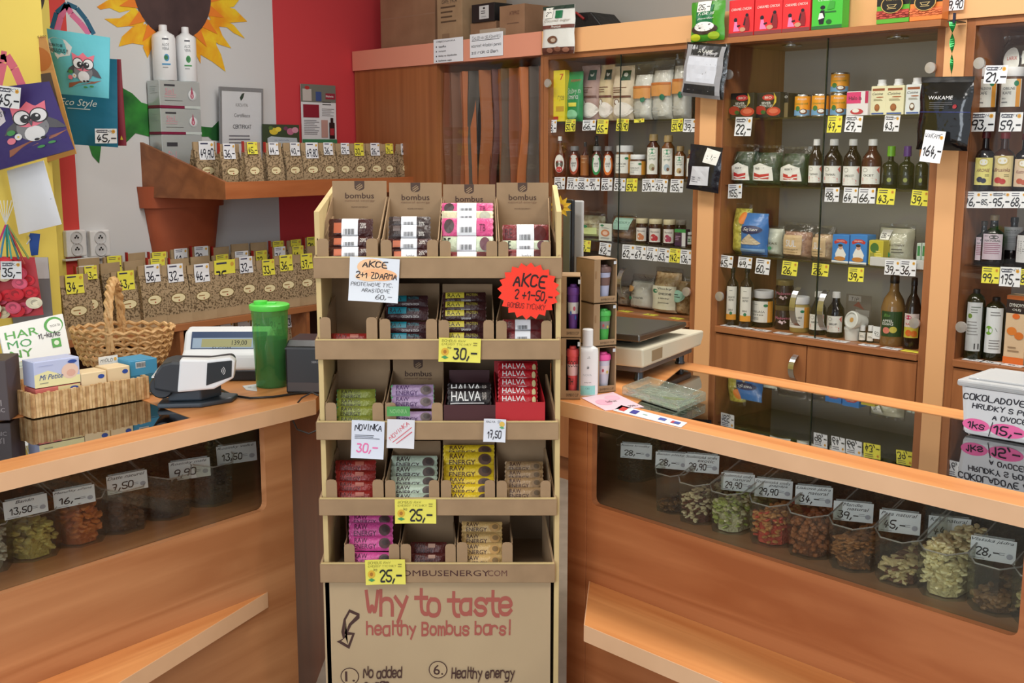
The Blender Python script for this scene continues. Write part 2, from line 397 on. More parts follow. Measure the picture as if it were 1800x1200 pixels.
def tag(fr, x0, y0, x1, y1, d, col, price, label, small=2, group=None, name='price_tag', rz=0, blossom=1, head=None, lean=-.06, inkc=(20, 20, 30, .6), ry=0):
    """a paper price tag hanging with its top edge where pixel row y0 meets depth d"""
    u0, z1 = fr.at(x0, y0, d); u1, z0 = fr.at(x1, y1, d); w = u1-u0; h = z1-z0
    o = T(name, label, 'price tag', fr, (u0+u1)/2, d, z1, rz, group, lean, ry)
    cu = .05*w
    fy = lambda x, z: -cu*(2*x/w)**2*.5-.10*h*(z/h)**2*.3
    mb = MB(); mb.grid(lambda i, j: ((i-.5)*w, fy((i-.5)*w, -j*h), -j*h), 6, 4)
    mb.grid(lambda i, j: ((i-.5)*w, fy((i-.5)*w, -j*h)+.0007, -j*h), 6, 4)
    mb.build('paper', YEL if col == 'y' else PAP, o, True)
    it = []
    tw = min(.86, .2*len(price)+.08)
    if small: it.append(('l', .08, .66, .74, .93, small, (60, 60, 80, .7)))
    if head: it.append(('h', head, .45, .84, .8, .15, (30, 30, 50, .7)))
    if blossom:
        it += [('o', .84, .8, .085, .085*w/h, (226, 176, 70, .7)), ('o', .84, .8, .04, .04*w/h, (196, 120, 50, .7))]
    it.append(('H', price, .5, .36, tw, .46 if h < w*1.2 else .3, inkc))
    art(o, w, h, it, lambda x, z, k: (x, fy(x, z-h)-.0006-.0003*k, z-h), 'handwriting')
    return o
def card(name, label, cat, fr, x0, y0, x1, y1, d, col, items, rz=0, lean=0, ry=0, group=None, th=.0012, pts=None):
    """a flat sheet or board standing at depth d; its base between the two lower pixels"""
    u0, z1 = fr.at(x0, y0, d); u1, z0 = fr.at(x1, y1, d); w = u1-u0; h = z1-z0
    o = T(name, label, cat, fr, (u0+u1)/2, d, z0, rz, group, lean, ry)
    mat = M(*col, .6) if isinstance(col, tuple) else col
    if pts: MB().prism([((a-.5)*w, b*h) for a, b in pts], 0, th, 'y').build('sheet', mat, o)
    else: MB().box(-w/2, w/2, 0, th, 0, h).build('sheet', mat, o)
    art(o, w, h, items); return o

# ======================= THE SETTING =======================
def Lw(x, y, d=0): return LW.at(x, y, d)
struct(MB().box(-4, 5, -3, 9, -.1, 0), 'floor', speckle((150, 140, 126), (172, 160, 146), 9, .3, .7, .5, name='floor_tiles'))
struct(MB().box(-4, 5, -3, 9, 3.1, 3.2), 'ceiling', M(225, 222, 214, .8))
LS = .66
uc = 0; WD = .47
uL = Lw(105, 300)[0]; uR1 = Lw(133, 300)[0]; uR2 = Lw(485, 200)[0]
# corner of the two walls
def corner():
    a = CB.W(0, WD); dU = CB.U; o = LW.O; L = LW.U
    det = L[0]*(-dU[1])+dU[0]*L[1]; bx, by = a[0]-o[0], a[1]-o[1]
    return (bx*(-dU[1])+dU[0]*by)/det
uC = corner()
wl = struct(MB().box(-5.2, uC+.02, 0, .15, 0, 3.1), 'wall_left', M(214, 214, 214, .75, bump=.1, bs=5), LW)
def wallpaint(name, a, b, col, dd=.0015):
    return MB().box(a, b, -dd, .01, .02, 3.09).build(name, M(*col, .72), wl)
wallpaint('yellow_paint', -5.1, uL, (236, 214, 104)); wallpaint('red_paint', uL, uR1, (212, 66, 60)); wallpaint('red_paint', uR2, uC-.004, (210, 62, 68))
wr = CB.W(0, WD)
u_cor = LW.W(uC, 0); u0r = (u_cor[0]-CB.O[0])*CB.U[0]+(u_cor[1]-CB.O[1])*CB.U[1]
struct(MB().box(u0r, 3.6, WD, WD+.15, 0, 3.1), 'wall_right', M(176, 172, 164, .8), CB)
# mural: sunflower, painted flat on the wall
def wpoly(mb, pts, d): mb.add([(Lw(x, y)[0], d, Lw(x, y)[1]) for x, y in pts], [tuple(range(len(pts)))])
petY = [[(170, 12), (186, 2), (205, -8), (240, -6), (236, 16), (210, 22), (192, 14), (176, 17)], [(183, 33), (210, 32), (224, 22), (236, 12), (254, 34), (250, 48), (226, 46), (206, 48)],
 [(208, 82), (214, 64), (232, 48), (256, 42), (268, 66), (256, 80), (232, 76)], [(259, 102), (251, 84), (256, 54), (282, 46), (284, 70), (270, 76)],
 [(352, 112), (344, 96), (344, 56), (354, 60), (352, 90)], [(396, 126), (372, 108), (345, 92), (350, 48), (376, 50), (380, 80), (388, 96)],
 [(406, 85), (384, 78), (360, 62), (358, 34), (380, 36), (390, 62)], [(430, 68), (410, 58), (398, 48), (376, 46), (370, 26), (396, 36), (410, 44)],
 [(434, 38), (404, 40), (372, 40), (358, 10), (392, 10), (412, 16)], [(424, -6), (410, 12), (370, 18), (360, -20), (400, -24)]]
mb = MB()
for i, p in enumerate(petY): wpoly(mb, p, -.002-.0002*i)
mb.build('sunflower_petals', speckle((236, 150, 20), (246, 206, 40), 9, .35, .6, .7, (1, 1, 1), 0, 4, 'petal_paint', .6), wl)
mb = MB(); cx, cy = Lw(303, -14); rr = Lw(369, -14)[0]-cx
for q in range(11):
    a = -math.pi+q*math.pi/10
    mb.add([(cx+rr*1.42*math.cos(a+s), -.0046-.0001*q, cy+rr*1.36*math.sin(a+s)*(1 if k else .9)) if k else (cx+rr*.9*math.cos(a+s), -.0046-.0001*q, cy+rr*.9*math.sin(a+s)) for s, k in ((-.17, 0), (0, 1), (.17, 0))], [(0, 1, 2)])
mb.build('orange_shading', M(238, 132, 40, .7), wl)
mb = MB(); mb.add([(cx, -.006, cy)]+[(cx+rr*math.cos(i*math.pi/20), -.006, cy+rr*math.sin(i*math.pi/20)) for i in range(40)], [(0, 1+i, 1+(i+1) % 40) for i in range(40)])
mb.build('sunflower_disc', speckle((62, 44, 44), (84, 62, 60), 8, .3, .7, .75, name='disc_paint'), wl)
mb = MB()
for i, p in enumerate([[(214, 154), (232, 164), (248, 180), (262, 184), (262, 240), (238, 234), (222, 250), (212, 240)], [(155, 252), (178, 252), (176, 268), (174, 287), (162, 274)],
          [(352, 222), (372, 224), (386, 210), (394, 214), (390, 248), (372, 246), (366, 240), (352, 240)]]): wpoly(mb, p, -.0022-.0003*i)
mb.build('painted_leaf', speckle((20, 84, 34), (50, 140, 50), 7, .35, .6, .7, name='leaf_paint'), wl)

# half flower pot of the mural, standing out from the wall
def lw(x, y, d): return LW.at(x, y, d)
pot = T('wall_flower_pot', 'terracotta brown half flower pot fixed to the wall under the upper tea shelf', 'flower pot', LW, lw(315, 400, 0)[0], 0, 0)
a = lw(243, 330, 0); b = lw(386, 345, 0); hw = (b[0]-a[0])/2; zt = lw(243, 328, 0)[1]; zr = lw(243, 366, 0)[1]; zb_ = .72
c1 = (a[0]+b[0])/2-lw(315, 400, 0)[0]
TER = speckle((158, 72, 38), (176, 88, 52), 5, .3, .7, .6, name='terracotta')
hb_ = hw*.52
MB().lathe([(hb_, zb_), (hw*.9, zr+.005), (hw*.9, zr+.01)], 24, c1, -.002, math.pi, 2*math.pi, sy=.55).build('pot_wall', TER, pot, True)
MB().lathe([(hw*.9, zr), (hw*1.0, zr), (hw*1.04, zt), (hw*.98, zt), (hw*.9, zt-.03)], 24, c1, -.002, math.pi, 2*math.pi, sy=.55).build('pot_rim', TER, pot, True)

# sockets and their trunking
for i, (x0, x1, w_) in enumerate(((109, 147, 'over the red stripe'), (151, 189, 'on the white wall'))):
    u0, z1 = lw(x0, 405, 0); u1, z0 = lw(x1, 449, 0); w = u1-u0; h = z1-z0
    t = T('wall_socket', 'white double power socket '+w_, 'socket', LW, (u0+u1)/2, 0, z0, 0, 'double sockets on the mural wall')
    MB().box(-w/2, w/2, -.03, 0, 0, h).build('socket_plate', M(226, 226, 226, .35), t, bev=.006)
    for k in (.28, .72):
        MB().lathe([(w*.3, .0), (w*.3, .004), (w*.26, .004), (w*.25, .001), (0, .001)], 20).build('socket_cup', M(205, 205, 206, .4), t, True, (0, -.03, h*k), (math.pi/2, 0, 0))
        m = MB()
        for sx, sz in ((-.35, 0), (.35, 0), (0, .4)):
            m.prism([(w*.2*sx+.004*math.cos(q), h*k+w*.2*sz+.004*math.sin(q)) for q in [j*math.pi/4 for j in range(8)]], -.0335, -.031, 'y')
        m.build('pin_hole', M(20, 20, 20, .6), t)
a = lw(109, 455, 0); b = lw(178, 451, 0)
tagp(fplace(MB().box(a[0], b[0], -.03, 0, lw(109, 459, 0)[1], a[1]).build('cable_trunking', M(214, 212, 208, .5), bev=.003), LW), 'short white cable trunking under the two wall sockets', 'trunking')

# ======================= GLASS CABINETS on the right wall =======================
def cu(x, y, d=0): return CB.at(x, y, d)[0]
DC = .42
ZH0 = CB.at(1275, 70)[1]; ZH1 = 2.068
z1s = CB.at(1090, 211)[1]; z2s = CB.at(1090, 314)[1]; z3s = CB.at(1116, 429)[1]
Z1 = CB.at(1440, 204)[1]; Z2 = CB.at(1440, 330)[1]; Z3 = CB.at(1440, 461)[1]
Y1 = CB.at(1750, 199)[1]; Y2 = CB.at(1750, 337)[1]; Y3 = CB.at(1750, 470)[1]
bL = -2.517; bD = cu(768, 118); c1L = cu(956, 105)
pA, pB = cu(1232, 170), cu(1260, 213); pC, pD_ = cu(1646, 320), cu(1683, 320)
CR = 1.75
st = .028
BACK = M(178, 173, 166, .6)
def cabinet(name, label, uL_, uR_, shelves, seam, body=W_CABZ, base=ZB, doors=()):
    c = T(name, label, 'cabinet', None, 0, 0, 0); fplace(c, CB)
    MB().box(uL_, uL_+st, 0, DC, 0, ZH0).build('side_panel', body, c, bev=.001)
    MB().box(uR_-st, uR_, 0, DC, 0, ZH0).build('side_panel', body, c, bev=.001)
    MB().box(uL_+st, uR_-st, DC-.015, DC, base, ZH0).build('back_panel', BACK, c)
    MB().box(uL_+st, uR_-st, .0, DC-.015, ZH0-.022, ZH0).build('top_panel', W_CAB, c)
    MB().box(uL_+st, uR_-st, -.012, DC-.015, base-.024, base).build('base_shelf', W_CAB, c, bev=.002)
    for z in shelves:
        g = MB().box(uL_+st, uR_-st, .03, DC-.02, z-.006, z).build('glass_shelf', GLS, c)
    for i, (a, b) in enumerate(((uL_+st, seam+.01), (seam, uR_-st))):
        dd = .012 if i else .004
        g = MB().box(a, b, dd, dd+.004, base+.004, ZH0-.024).build('sliding_glass_door', GL, c)
        MB().box(a if i else b-.002, a+.002 if i else b, dd-.0006, dd+.0046, base+.004, ZH0-.024).build('door_edge', M(28, 40, 36, .2), g)
    z0 = .12
    for a, b in doors:
        dr = MB().box(a+.002, b-.002, -.004, .014, z0, base-.03).build('cupboard_door', W_CABZ, c, bev=.001)
    MB().box(uL_+st, uR_-st, .03, DC, 0, z0).build('plinth', W_CAB, c)
    MB().box(uL_+st, uR_-st, .016, DC-.016, z0, base-.03).build('lower_carcass', M(96, 58, 34, .6), c)
    return c
def knob(par, x, y, lab=None):
    u, z = CB.at(x, y, -.02)
    o = MB().lathe([(0, 0), (.006, 0), (.006, .012), (.0185, .014), (.0195, .02), (.0185, .024), (0, .025)], 20).build('round_knob', M(196, 190, 184, .35, .6), par, True, (u, .006, z), (math.pi/2, 0, 0))
    return o
def bow(par, x0, y0, x1, y1, d=-.0):
    u, z1_ = CB.at((x0+x1)/2, y0, -.03); z0_ = CB.at((x0+x1)/2, y1, -.03)[1]; n = 12
    w = .012; mb = MB(); pts = []
    for i in range(n+1):
        t = i/n; pts.append((d-.04*math.sin(math.pi*t)**.6, z0_+(z1_-z0_)*t))
    prof = pts+[(p[0]+.004, p[1]) for p in pts[::-1]]
    for i in range(n):
        a, b = pts[i], pts[i+1]
        mb.add([(u-w, a[0], a[1]), (u+w, a[0], a[1]), (u+w, b[0], b[1]), (u-w, b[0], b[1]), (u-w, a[0]+.004, a[1]), (u+w, a[0]+.004, a[1]), (u+w, b[0]+.004, b[1]), (u-w, b[0]+.004, b[1])],
               [(0, 1, 2, 3), (7, 6, 5, 4), (0, 4, 5, 1), (3, 2, 6, 7), (0, 3, 7, 4), (1, 5, 6, 2)])
    return mb.build('bow_handle', STEEL, par)
sA = cu(1085, 250); sB = cu(1443, 250); sC = 1.45
cabA = cabinet('display_cabinet', 'wooden glass fronted cabinet beside the curtained bay, holding coconut bags and syrups', c1L, pA, (z1s, z2s, z3s), sA, doors=((c1L+st, (c1L+pA)/2), ((c1L+pA)/2, pA-st)))
cabB = cabinet('display_cabinet', 'wide wooden glass fronted cabinet under the red coffee boxes', pB-.0, pC, (Z1, Z2, Z3), sB, doors=((pB+st, (cu(1420, 600))), (cu(1420, 600), pC-st)))
cabC = cabinet('display_cabinet', 'wooden glass fronted cabinet behind the clear lidded tub, with dark oil bottles', pD_+.0, CR, (Y1, Y2, Y3), sC, doors=((pD_+st, 1.4), (1.4, CR-st)))
for c, ks, bs in ((cabA, ((961, 146), (1205, 513)), ((1081, 471, 1099, 527),)), (cabB, ((1279, 131), (1634, 119), (1263, 521), (1606, 568)), ((1389, 506, 1403, 574), (1438, 511, 1452, 582), (1386, 624, 1400, 672))), (cabC, ((1720, 111), (1688, 575)), ())):
    for k in ks: knob(c, *k)
    for b in bs: bow(c, *b)
# peach pilasters and header boards
for a, b, l in ((pA, pB, 'between the syrup cabinet and the wide cabinet'), (pC, pD_, 'behind the black seaweed pouch')):
    tagp(fplace(MB().box(a+.0015, b-.0015, -.004, DC, 0, ZH0-.001).build('pilaster', ORNG), CB), 'orange laminate pilaster '+l, 'pilaster')
tagp(fplace(MB().box(c1L-.002, CR, -.012, .02, ZH0+.001, ZH1).box(c1L, CR, .02, DC, ZH0+.001, ZH0+.02).build('cabinet_header', ORNG, bev=.001), CB), 'long orange header board running above the glass cabinets', 'header board')
hp = tagp(fplace(MB().box(bL+.012, c1L-.004, -.014, .02, ZH0+.001, ZH1).box(bL+.012, c1L-.004, .02, DC, ZH0+.001, ZH0+.02).build('cabinet_header', PINK, bev=.001), CB), 'pink orange header board above the plain wooden end and curtain', 'header board')
# a narrow wooden ledge under the header of the wide cabinet carries the coffee boxes
fplace(MB().box(pB, pC+.02, -.075, -.013, ZH0-.022, ZH0-.001).build('coffee_ledge', W_CAB), CB)
tagp(bpy.data.objects['coffee_ledge'], 'narrow wooden ledge carrying the red coffee boxes', 'shelf')
# closed end with plank-like veneer, then the bay with hanging strips
e = T('curtain_cupboard', 'tall plain wooden cupboard with an open bay of hanging fabric', 'cupboard'); fplace(e, CB)
MB().box(bL+.012, bL+.03, .019, DC, 0, ZH0).build('side_panel', W_CABZ, e)
n = 8; bw = (bD-bL)/n
MB().box(bL+.012, bD, .0, .018, 0, ZH0).build('front_panel', speckle((140, 84, 46), (168, 106, 62), 3, .3, .7, .4, (7, 1, .2), 0, 3, 'veneer'), e)
MB().box(bD-.018, bD, .018, DC, 0, ZH0).build('partition', W_CABZ, e)
MB().box(bD, c1L-.0015, DC-.02, DC, 0, ZH0).build('back_panel', M(70, 40, 26, .7), e)
MB().box(c1L-.02, c1L-.0015, 0, .02, 0, ZH0).build('side_panel', W_CABZ, e)
cols = [(120, 66, 30), (120, 76, 50), (150, 80, 34), (176, 98, 48), (82, 74, 66), (120, 64, 34), (160, 92, 44), (96, 48, 40), (140, 76, 34), (96, 76, 60), (130, 66, 26), (138, 70, 28), (186, 108, 58), (84, 74, 66), (134, 74, 34), (150, 84, 40)]
nn = len(cols); aw = (c1L-.02-bD)/nn; rnd = random.Random(3)
for i, c in enumerate(cols):
    x0 = bD+aw*i; pz = [0, .5, 1.0, 1.3, 1.6, 1.8, 1.95]; off = [rnd.uniform(-.02, .02) for _ in pz]; off[-1] = 0
    wv = [rnd.uniform(.7, 1.35) for _ in pz]; ph = rnd.uniform(0, 3)
    def f(a, b, x0=x0, off=off, wv=wv, ph=ph, i=i):
        k = b*(len(pz)-1); k0 = min(int(k), len(pz)-2); t = k-k0; t = t*t*(3-2*t)
        o_ = off[k0]*(1-t)+off[k0+1]*t; w_ = wv[k0]*(1-t)+wv[k0+1]*t
        return (min(c1L-.024, max(bD+.003, x0+aw/2+o_+(a-.5)*aw*w_*1.5)), .05+.022*math.sin(a*math.pi*2+ph)+.012*(i % 3), .3+(ZH0-.34)*b)
    MB().grid(f, 8, 24).build('hanging_fabric', M(*c, .6, 0, .25, 14), e, True)
MB().box(bD, c1L-.02, .02, .025, .1, ZH0).build('glass_pane', GL, e)
# ======================= TEA SHELVES on the mural wall =======================
dU, dL = -.50, -.40
uL0, zU = LW.at(393, 350, dU)            # front left corner of the upper shelf, its underside
uR0 = LW.at(736, 320, dU)[0]
zUt = LW.at(393, 320, dU)[1]
wz = LW.at(246, 250, 0); wzb = LW.at(246, 325, 0)
s = T('upper_tea_shelf', 'brown wooden wall shelf with a sloping end board above the flower pot', 'shelf'); fplace(s, LW)
SW = speckle((132, 78, 44), (160, 98, 58), 2.2, .36, .66, .45, (.35, 5, 5), 0, 6, 'shelf_wood', 1)
uW = wz[0]
MB().prism([(uW, 0), (uL0, dU), (uR0, dU), (uR0+.02, 0)], zU, zU+.018).build('shelf_board', SW, s)
MB().box(uL0, uR0, dU-.016, dU, zU-.001, zUt).build('front_lip', wood((164, 92, 50), (186, 112, 66)), s, bev=.001)
m = MB(); e0 = (uW, -.0); e1 = (uL0, dU-.014); k = .016
m.add([(e0[0], e0[1], zU-.002), (e1[0], e1[1], zU-.002), (e1[0], e1[1], zUt), (e0[0], e0[1], wz[1]), (e0[0]+k, e0[1], zU-.002), (e1[0]+k, e1[1], zU-.002), (e1[0]+k, e1[1], zUt), (e0[0]+k, e0[1], wz[1])],
      [(0, 1, 2, 3), (7, 6, 5, 4), (0, 4, 5, 1), (1, 5, 6, 2), (2, 6, 7, 3), (3, 7, 4, 0)])
m.build('end_board', SW, s)
# lower shelf unit
zLs = LW.at(345, 566, dL)[1]; ua = LW.at(118, 603, dL)[0]; ub = uC-.62
s2 = T('lower_tea_shelf', 'long low wooden shelf unit under the flower pot, crowded with tea bags', 'shelf'); fplace(s2, LW)
MB().box(ua, ub, dL, -.004, zLs-.03, zLs).build('shelf_board', W_CAB, s2, bev=.002)
MB().box(ua, ub, dL+.012, -.004, .4, .42).build('shelf_board', W_CAB, s2)
for x in (ua, ua+.55, ua+1.3, ub-.02): MB().box(x, x+.02, dL+.01, -.004, 0, zLs-.031).build('upright', W_CAB, s2)
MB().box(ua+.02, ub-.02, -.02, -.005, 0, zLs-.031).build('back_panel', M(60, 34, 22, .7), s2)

TB = {}
def teabag(label, fr, u, d, z, w, h, col, price, group, rz=0, oval=(236, 222, 176), lean=0, ribbon=0, tagw=.52, small=1, tdx=0):
    o = T('tea_bag', label, 'tea bag', fr, u, d, z, rz, group, lean)
    t = w*.5; hb = h*.84
    key = round(w, 3), round(h, 3)
    if key not in TB:
        mb = MB()
        def ring(z_, wx, ty, j=0): return [(-wx/2, -ty/2-j, z_), (wx/2, -ty/2-j, z_), (wx/2*.93, 0-j*.5, z_), (wx/2, ty/2, z_), (-wx/2, ty/2, z_), (-wx/2*.93, 0-j*.5, z_)]
        R = [ring(0, w, t), ring(h*.18, w*1.0, t*1.04), ring(h*.5, w*.98, t*.9), ring(hb, w*.94, t*.3), ring(hb*1.02, w*.94, .006), ring(h*.99, w*.94, .006)]
        mb.add([p for r in R for p in r], [(i*6+k, i*6+(k+1) % 6, (i+1)*6+(k+1) % 6, (i+1)*6+k) for i in range(5) for k in range(6)]+[(5, 4, 3, 2, 1, 0), (30, 31, 32, 33, 34, 35)])
        m1 = mb.mesh('paper_bag', TEA)
        m2 = MB().box(-w*.475, w*.475, -.006-t*.04, -.001-t*.02, hb, h).mesh('folded_top', TEAP)
        m3 = MB().add([(-w/2, -t*.52-.0012, .001), (w/2, -t*.52-.0012, .001), (w*.499, -t*.524-.0008, h*.17), (-w*.499, -t*.524-.0008, h*.17)], [(0, 1, 2, 3)]).mesh('plain_band', TEAP)
        TB[key] = (m1, m2, m3)
    for nm, me in zip(('paper_bag', 'folded_top', 'plain_band'), TB[key]):
        c = bpy.data.objects.new(nm, me); COL.objects.link(c); c.parent = o
    def fy(zz):
        pr = [(0, .5), (h*.18, .52), (h*.5, .45), (hb, .15), (h, .03)]
        for (a, p), (b, q) in zip(pr, pr[1:]):
            if zz <= b: return -(p+(q-p)*(zz-a)/(b-a))*t-.0008
        return -.008
    art(o, w, h, [('o', .5, .44, .3, .085, (120, 96, 50, .6)), ('o', .5, .44, .27, .072, (*oval, .6)), ('l', .32, .415, .68, .465, 1, (150, 110, 60, .6)), ('o', .52, .4, .03, .012, (170, 60, 40, .6))], lambda x, zz, k: (x, fy(zz)-.0005*k, zz))
    if price:
        tw, th = w*tagw, w*tagw*1.0
        def g(a, b): return ((a-.5)*tw+tdx*w, -.012-t*.05-max(0, (.5-b))*t*.16, h*1.01-th*(1-b))
        mb = MB(); mb.grid(lambda i, j: g(i, j), 3, 4); mb.grid(lambda i, j: (g(1-i, j)[0], g(i, j)[1]+.0008, g(i, j)[2]), 3, 4)
        st_ = mb.build('price_sticker', YEL if col == 'y' else PAP, o)
        art(st_, 1, 1, [('l', .1, .74, .8, .94, small, (60, 60, 90, .7)), ('H', price, .48, .34, min(.84, .2*len(price)+.05), .42, (20, 20, 40, .6)), ('o', .85, .82, .08, .08, (220, 170, 70, .7))], lambda x, zz, k: (g(x+.5, zz)[0], g(x+.5, zz)[1]-.0008-.0004*k, g(x+.5, zz)[2]), 'handwriting')
    if ribbon: MB().box(-w*.49, -w*.43, -.009, .004, hb*.96, h*1.02).build('red_clip', M(170, 40, 30, .5), o)
    return o
# upper row: (left px, right px, top px, price, colour)
up = [(345, 386, 249, '49,90', 'w'), (389, 428, 253, '36,-', 'w'), (432, 463, 250, '45,-', 'y'), (470, 500, 251, '44,-', 'w'), (502, 534, 251, '40,-', 'w'), (534, 566, 251, '69,80', 'w'), (565, 594, 251, '36,-', 'w'),
      (594, 620, 252, '27,-', 'w'), (619, 648, 252, '30,-', 'y'), (648, 676, 252, '26,-', 'w'), (674, 696, 253, '31,-', 'y'), (701, 725, 253, '44,-', 'w')]
du = dU+.035
zS = zU+.019
UPW = ['first of the row, beside the silver boxes', 'second of the row, in front of the certificate', 'third, yellow tagged, under the certificate', 'fourth of the row, before the blossom card', 'fifth of the row, before the blossom card', 'sixth, with a wide tag, under the leaflet', 'seventh, standing under the leaflet', 'eighth, just past the leaflet', 'ninth, with a yellow tag', 'tenth of the row, white tagged', 'eleventh, with a yellow tag', 'twelfth and last, at the cupboard']
for i, (x0, x1, yt, pr, c) in enumerate(up):
    du = (-.27 if i == 0 else -.38 if i == 1 else dU+.06)
    w_ = 'first' if i == 0 else ''
    w = LW.at(x1, 290, du)[0]-LW.at(x0, 290, du)[0]; uc_ = (LW.at(x1, 290, du)[0]+LW.at(x0, 290, du)[0])/2
    h = LW.at(x0, yt, du)[1]-zS
    extra = {0: ' beside the silver boxes', 3: ', fourth of the row', 11: ' at the cupboard end', 6: ' between the 69,80 and 27,- bags'}.get(i, '')
    teabag('kraft tea bag on the upper shelf, '+UPW[i], LW, uc_, du+w*.22, zS, w*.97, h, c, pr, 'tea bags on the upper shelf', rz=rnd.uniform(-.05, .05), tagw=.66 if len(pr) > 4 else .56, tdx=rnd.uniform(-.05, .15), ribbon=i in (1, 2, 3))
# lower front row
lo = [(117, 170, 483, 596, '34,-', 'y', -.395), (166, 185, 468, 575, '43,-', 'y', -.33), (205, 256, 477, 575, '43,-', 'y', -.36), (252, 298, 466, 570, '36,-', 'w', -.38), (294, 340, 465, 562, '32,-', 'w', -.38), (338, 383, 465, 557, '46,-', 'w', -.38),
      (378, 425, 458, 550, '35,-', 'y', -.38), (421, 460, 452, 543, '32,-', 'w', -.38), (458, 495, 457, 537, '33,-', 'y', -.38), (491, 528, 449, 533, '36,-', 'y', -.38), (525, 560, 447, 530, '37,-', 'y', -.38)]
where = ['at the near end of the shelf, in front', 'half hidden behind the 34,- bag', 'behind the wicker basket handle', 'beside the basket handle', 'in the middle of the low shelf', 'next to the wide yellow 35,- tag', 'with a wide yellow tag', 'under the white 32,- tag behind the green shaker', 'above the green shaker lid', 'near the cardboard stand', 'half hidden by the cardboard stand']
for i, (x0, x1, yt, yb, pr, c, dd) in enumerate(lo):
    if i == 1: x0 = 148
    ua_, ub_ = LW.at(x0, yb, dd)[0], LW.at(x1, yb, dd)[0]; w = ub_-ua_
    z = zLs; h = LW.at((x0+x1)/2, yt, dd)[1]-z
    teabag('kraft tea bag tagged '+pr+' '+where[i], LW, (ua_+ub_)/2, dd+w*.27, z, w*.96, h, c, pr, 'tea bags in the front row', rz=rnd.uniform(-.06, .06), tagw=.8 if i == 6 else .6, tdx=rnd.uniform(-.05, .12))
# rows behind
k = 0
for row, dd in enumerate((-.24, -.12)):
    uu = LW.at(150, 500, dd)[0]+.02*row
    while uu < ub-.08:
        x = uu
        c = rnd.choice('yyw-'); h = .272+rnd.uniform(0, .014)+(.022 if row else 0)
        OR = ['first', 'second', 'third', 'fourth', 'fifth', 'sixth', 'seventh', 'eighth', 'ninth', 'tenth', 'eleventh', 'twelfth', 'thirteenth', 'fourteenth', 'fifteenth', 'sixteenth']; ki = int((uu-(LW.at(150, 500, dd)[0]+.02*row))/.118+.5)
        teabag('kraft tea bag, %s from the sockets in the %s row of the low shelf' % (OR[ki], 'rearmost' if row else 'middle'), LW, x, dd, zLs, .105, h, c, '' if c == '-' else rnd.choice(['32,-', '36,-', '29,-', '41,-', '38,-']), 'tea bags in the %s row' % ('middle' if not row else 'rearmost'), rz=rnd.uniform(-.1, .1), ribbon=rnd.random() < .5, tagw=.7, small=2)
        uu += .118; k += 1
# lowest row, in the shade under the shelf board
for i, x in enumerate((415, 445, 472, 500, 530)):
    u = LW.at(x, 580, -.34)[0]; pr = ['27,-', '22,-', '29,-', '24,-', '31,-'][i]
    teabag('kraft tea bag in the shaded lower compartment, '+['nearest the basket', 'second from the basket side', 'hidden behind the green shaker', 'second from the cardboard stand', 'nearest the cardboard stand'][i], LW, u, -.26, .421, .1, min(LW.at(x, 542 if i > 2 else 552, -.34)[1], zLs-.045)-.421, 'w', pr, 'tea bags in the shaded lower compartment', tagw=.75)

# goods on the upper shelf
SIL = M(196, 204, 204, .22, .35)
zz = zS
ph_ = [(255, 357, 238, 'bottom'), (254, 353, 188, 'middle'), (252, 352, 140, 'top')]
dB = -.1
zc_ = [LW.at(300, y, dB)[1] for y in (287, 236, 190, 141)]
zc_[0] = zS
for i, nm in enumerate(('bottom', 'middle', 'topmost')):
    x0 = 282; x1 = 353
    a, b = LW.at(x0, 200, dB)[0], LW.at(x1, 200, dB)[0]; w = b-a; h = zc_[i+1]-zc_[i]-.002
    it = [('r', .0, 0, 1, .1, (130, 30, 66, .4)), ('r', .6, 0, 1, .1, (200, 210, 206, .3)), ('r', .12, .8, .38, .87, (60, 60, 66, .5)), ('b', '5in1', .24, .62, .2, .2, (208, 150, 160, .5)), ('l', .12, .36, .42, .52, 2, (200, 160, 166, .5)), ('r', .12, .27, .55, .29, (90, 90, 90, .5)),
          ('o', .8, .5, .105, .2, (186, 190, 192, .4)), ('o', .79, .52, .09, .17, (222, 226, 228, .4)), ('p', [(.79, .82), (.83, .5), (.79, .36), (.75, .5)], (176, 80, 104, .4)), ('o', .79, .47, .045, .1, (190, 100, 124, .4)), ('b', '5', .79, .47, .03, .1, (240, 240, 240, .4))]
    t = carton('supplement_box', 'silver box with a pink drop, %s of the three stacked under the white bottles' % nm, 'box', LW, (a+b)/2, dB, zc_[i], w, .09, h, SIL, it, 'silver boxes', bev=.002)
    art(t, .09, h, [('r', 0, 0, 1, .1, (130, 30, 66, .4)), ('l', .2, .5, .8, .8, 4, (160, 170, 170, .5))], lambda x, z, k, w=w: (-w/2-.0005*(k+1), .045-x, z), 'side_print')
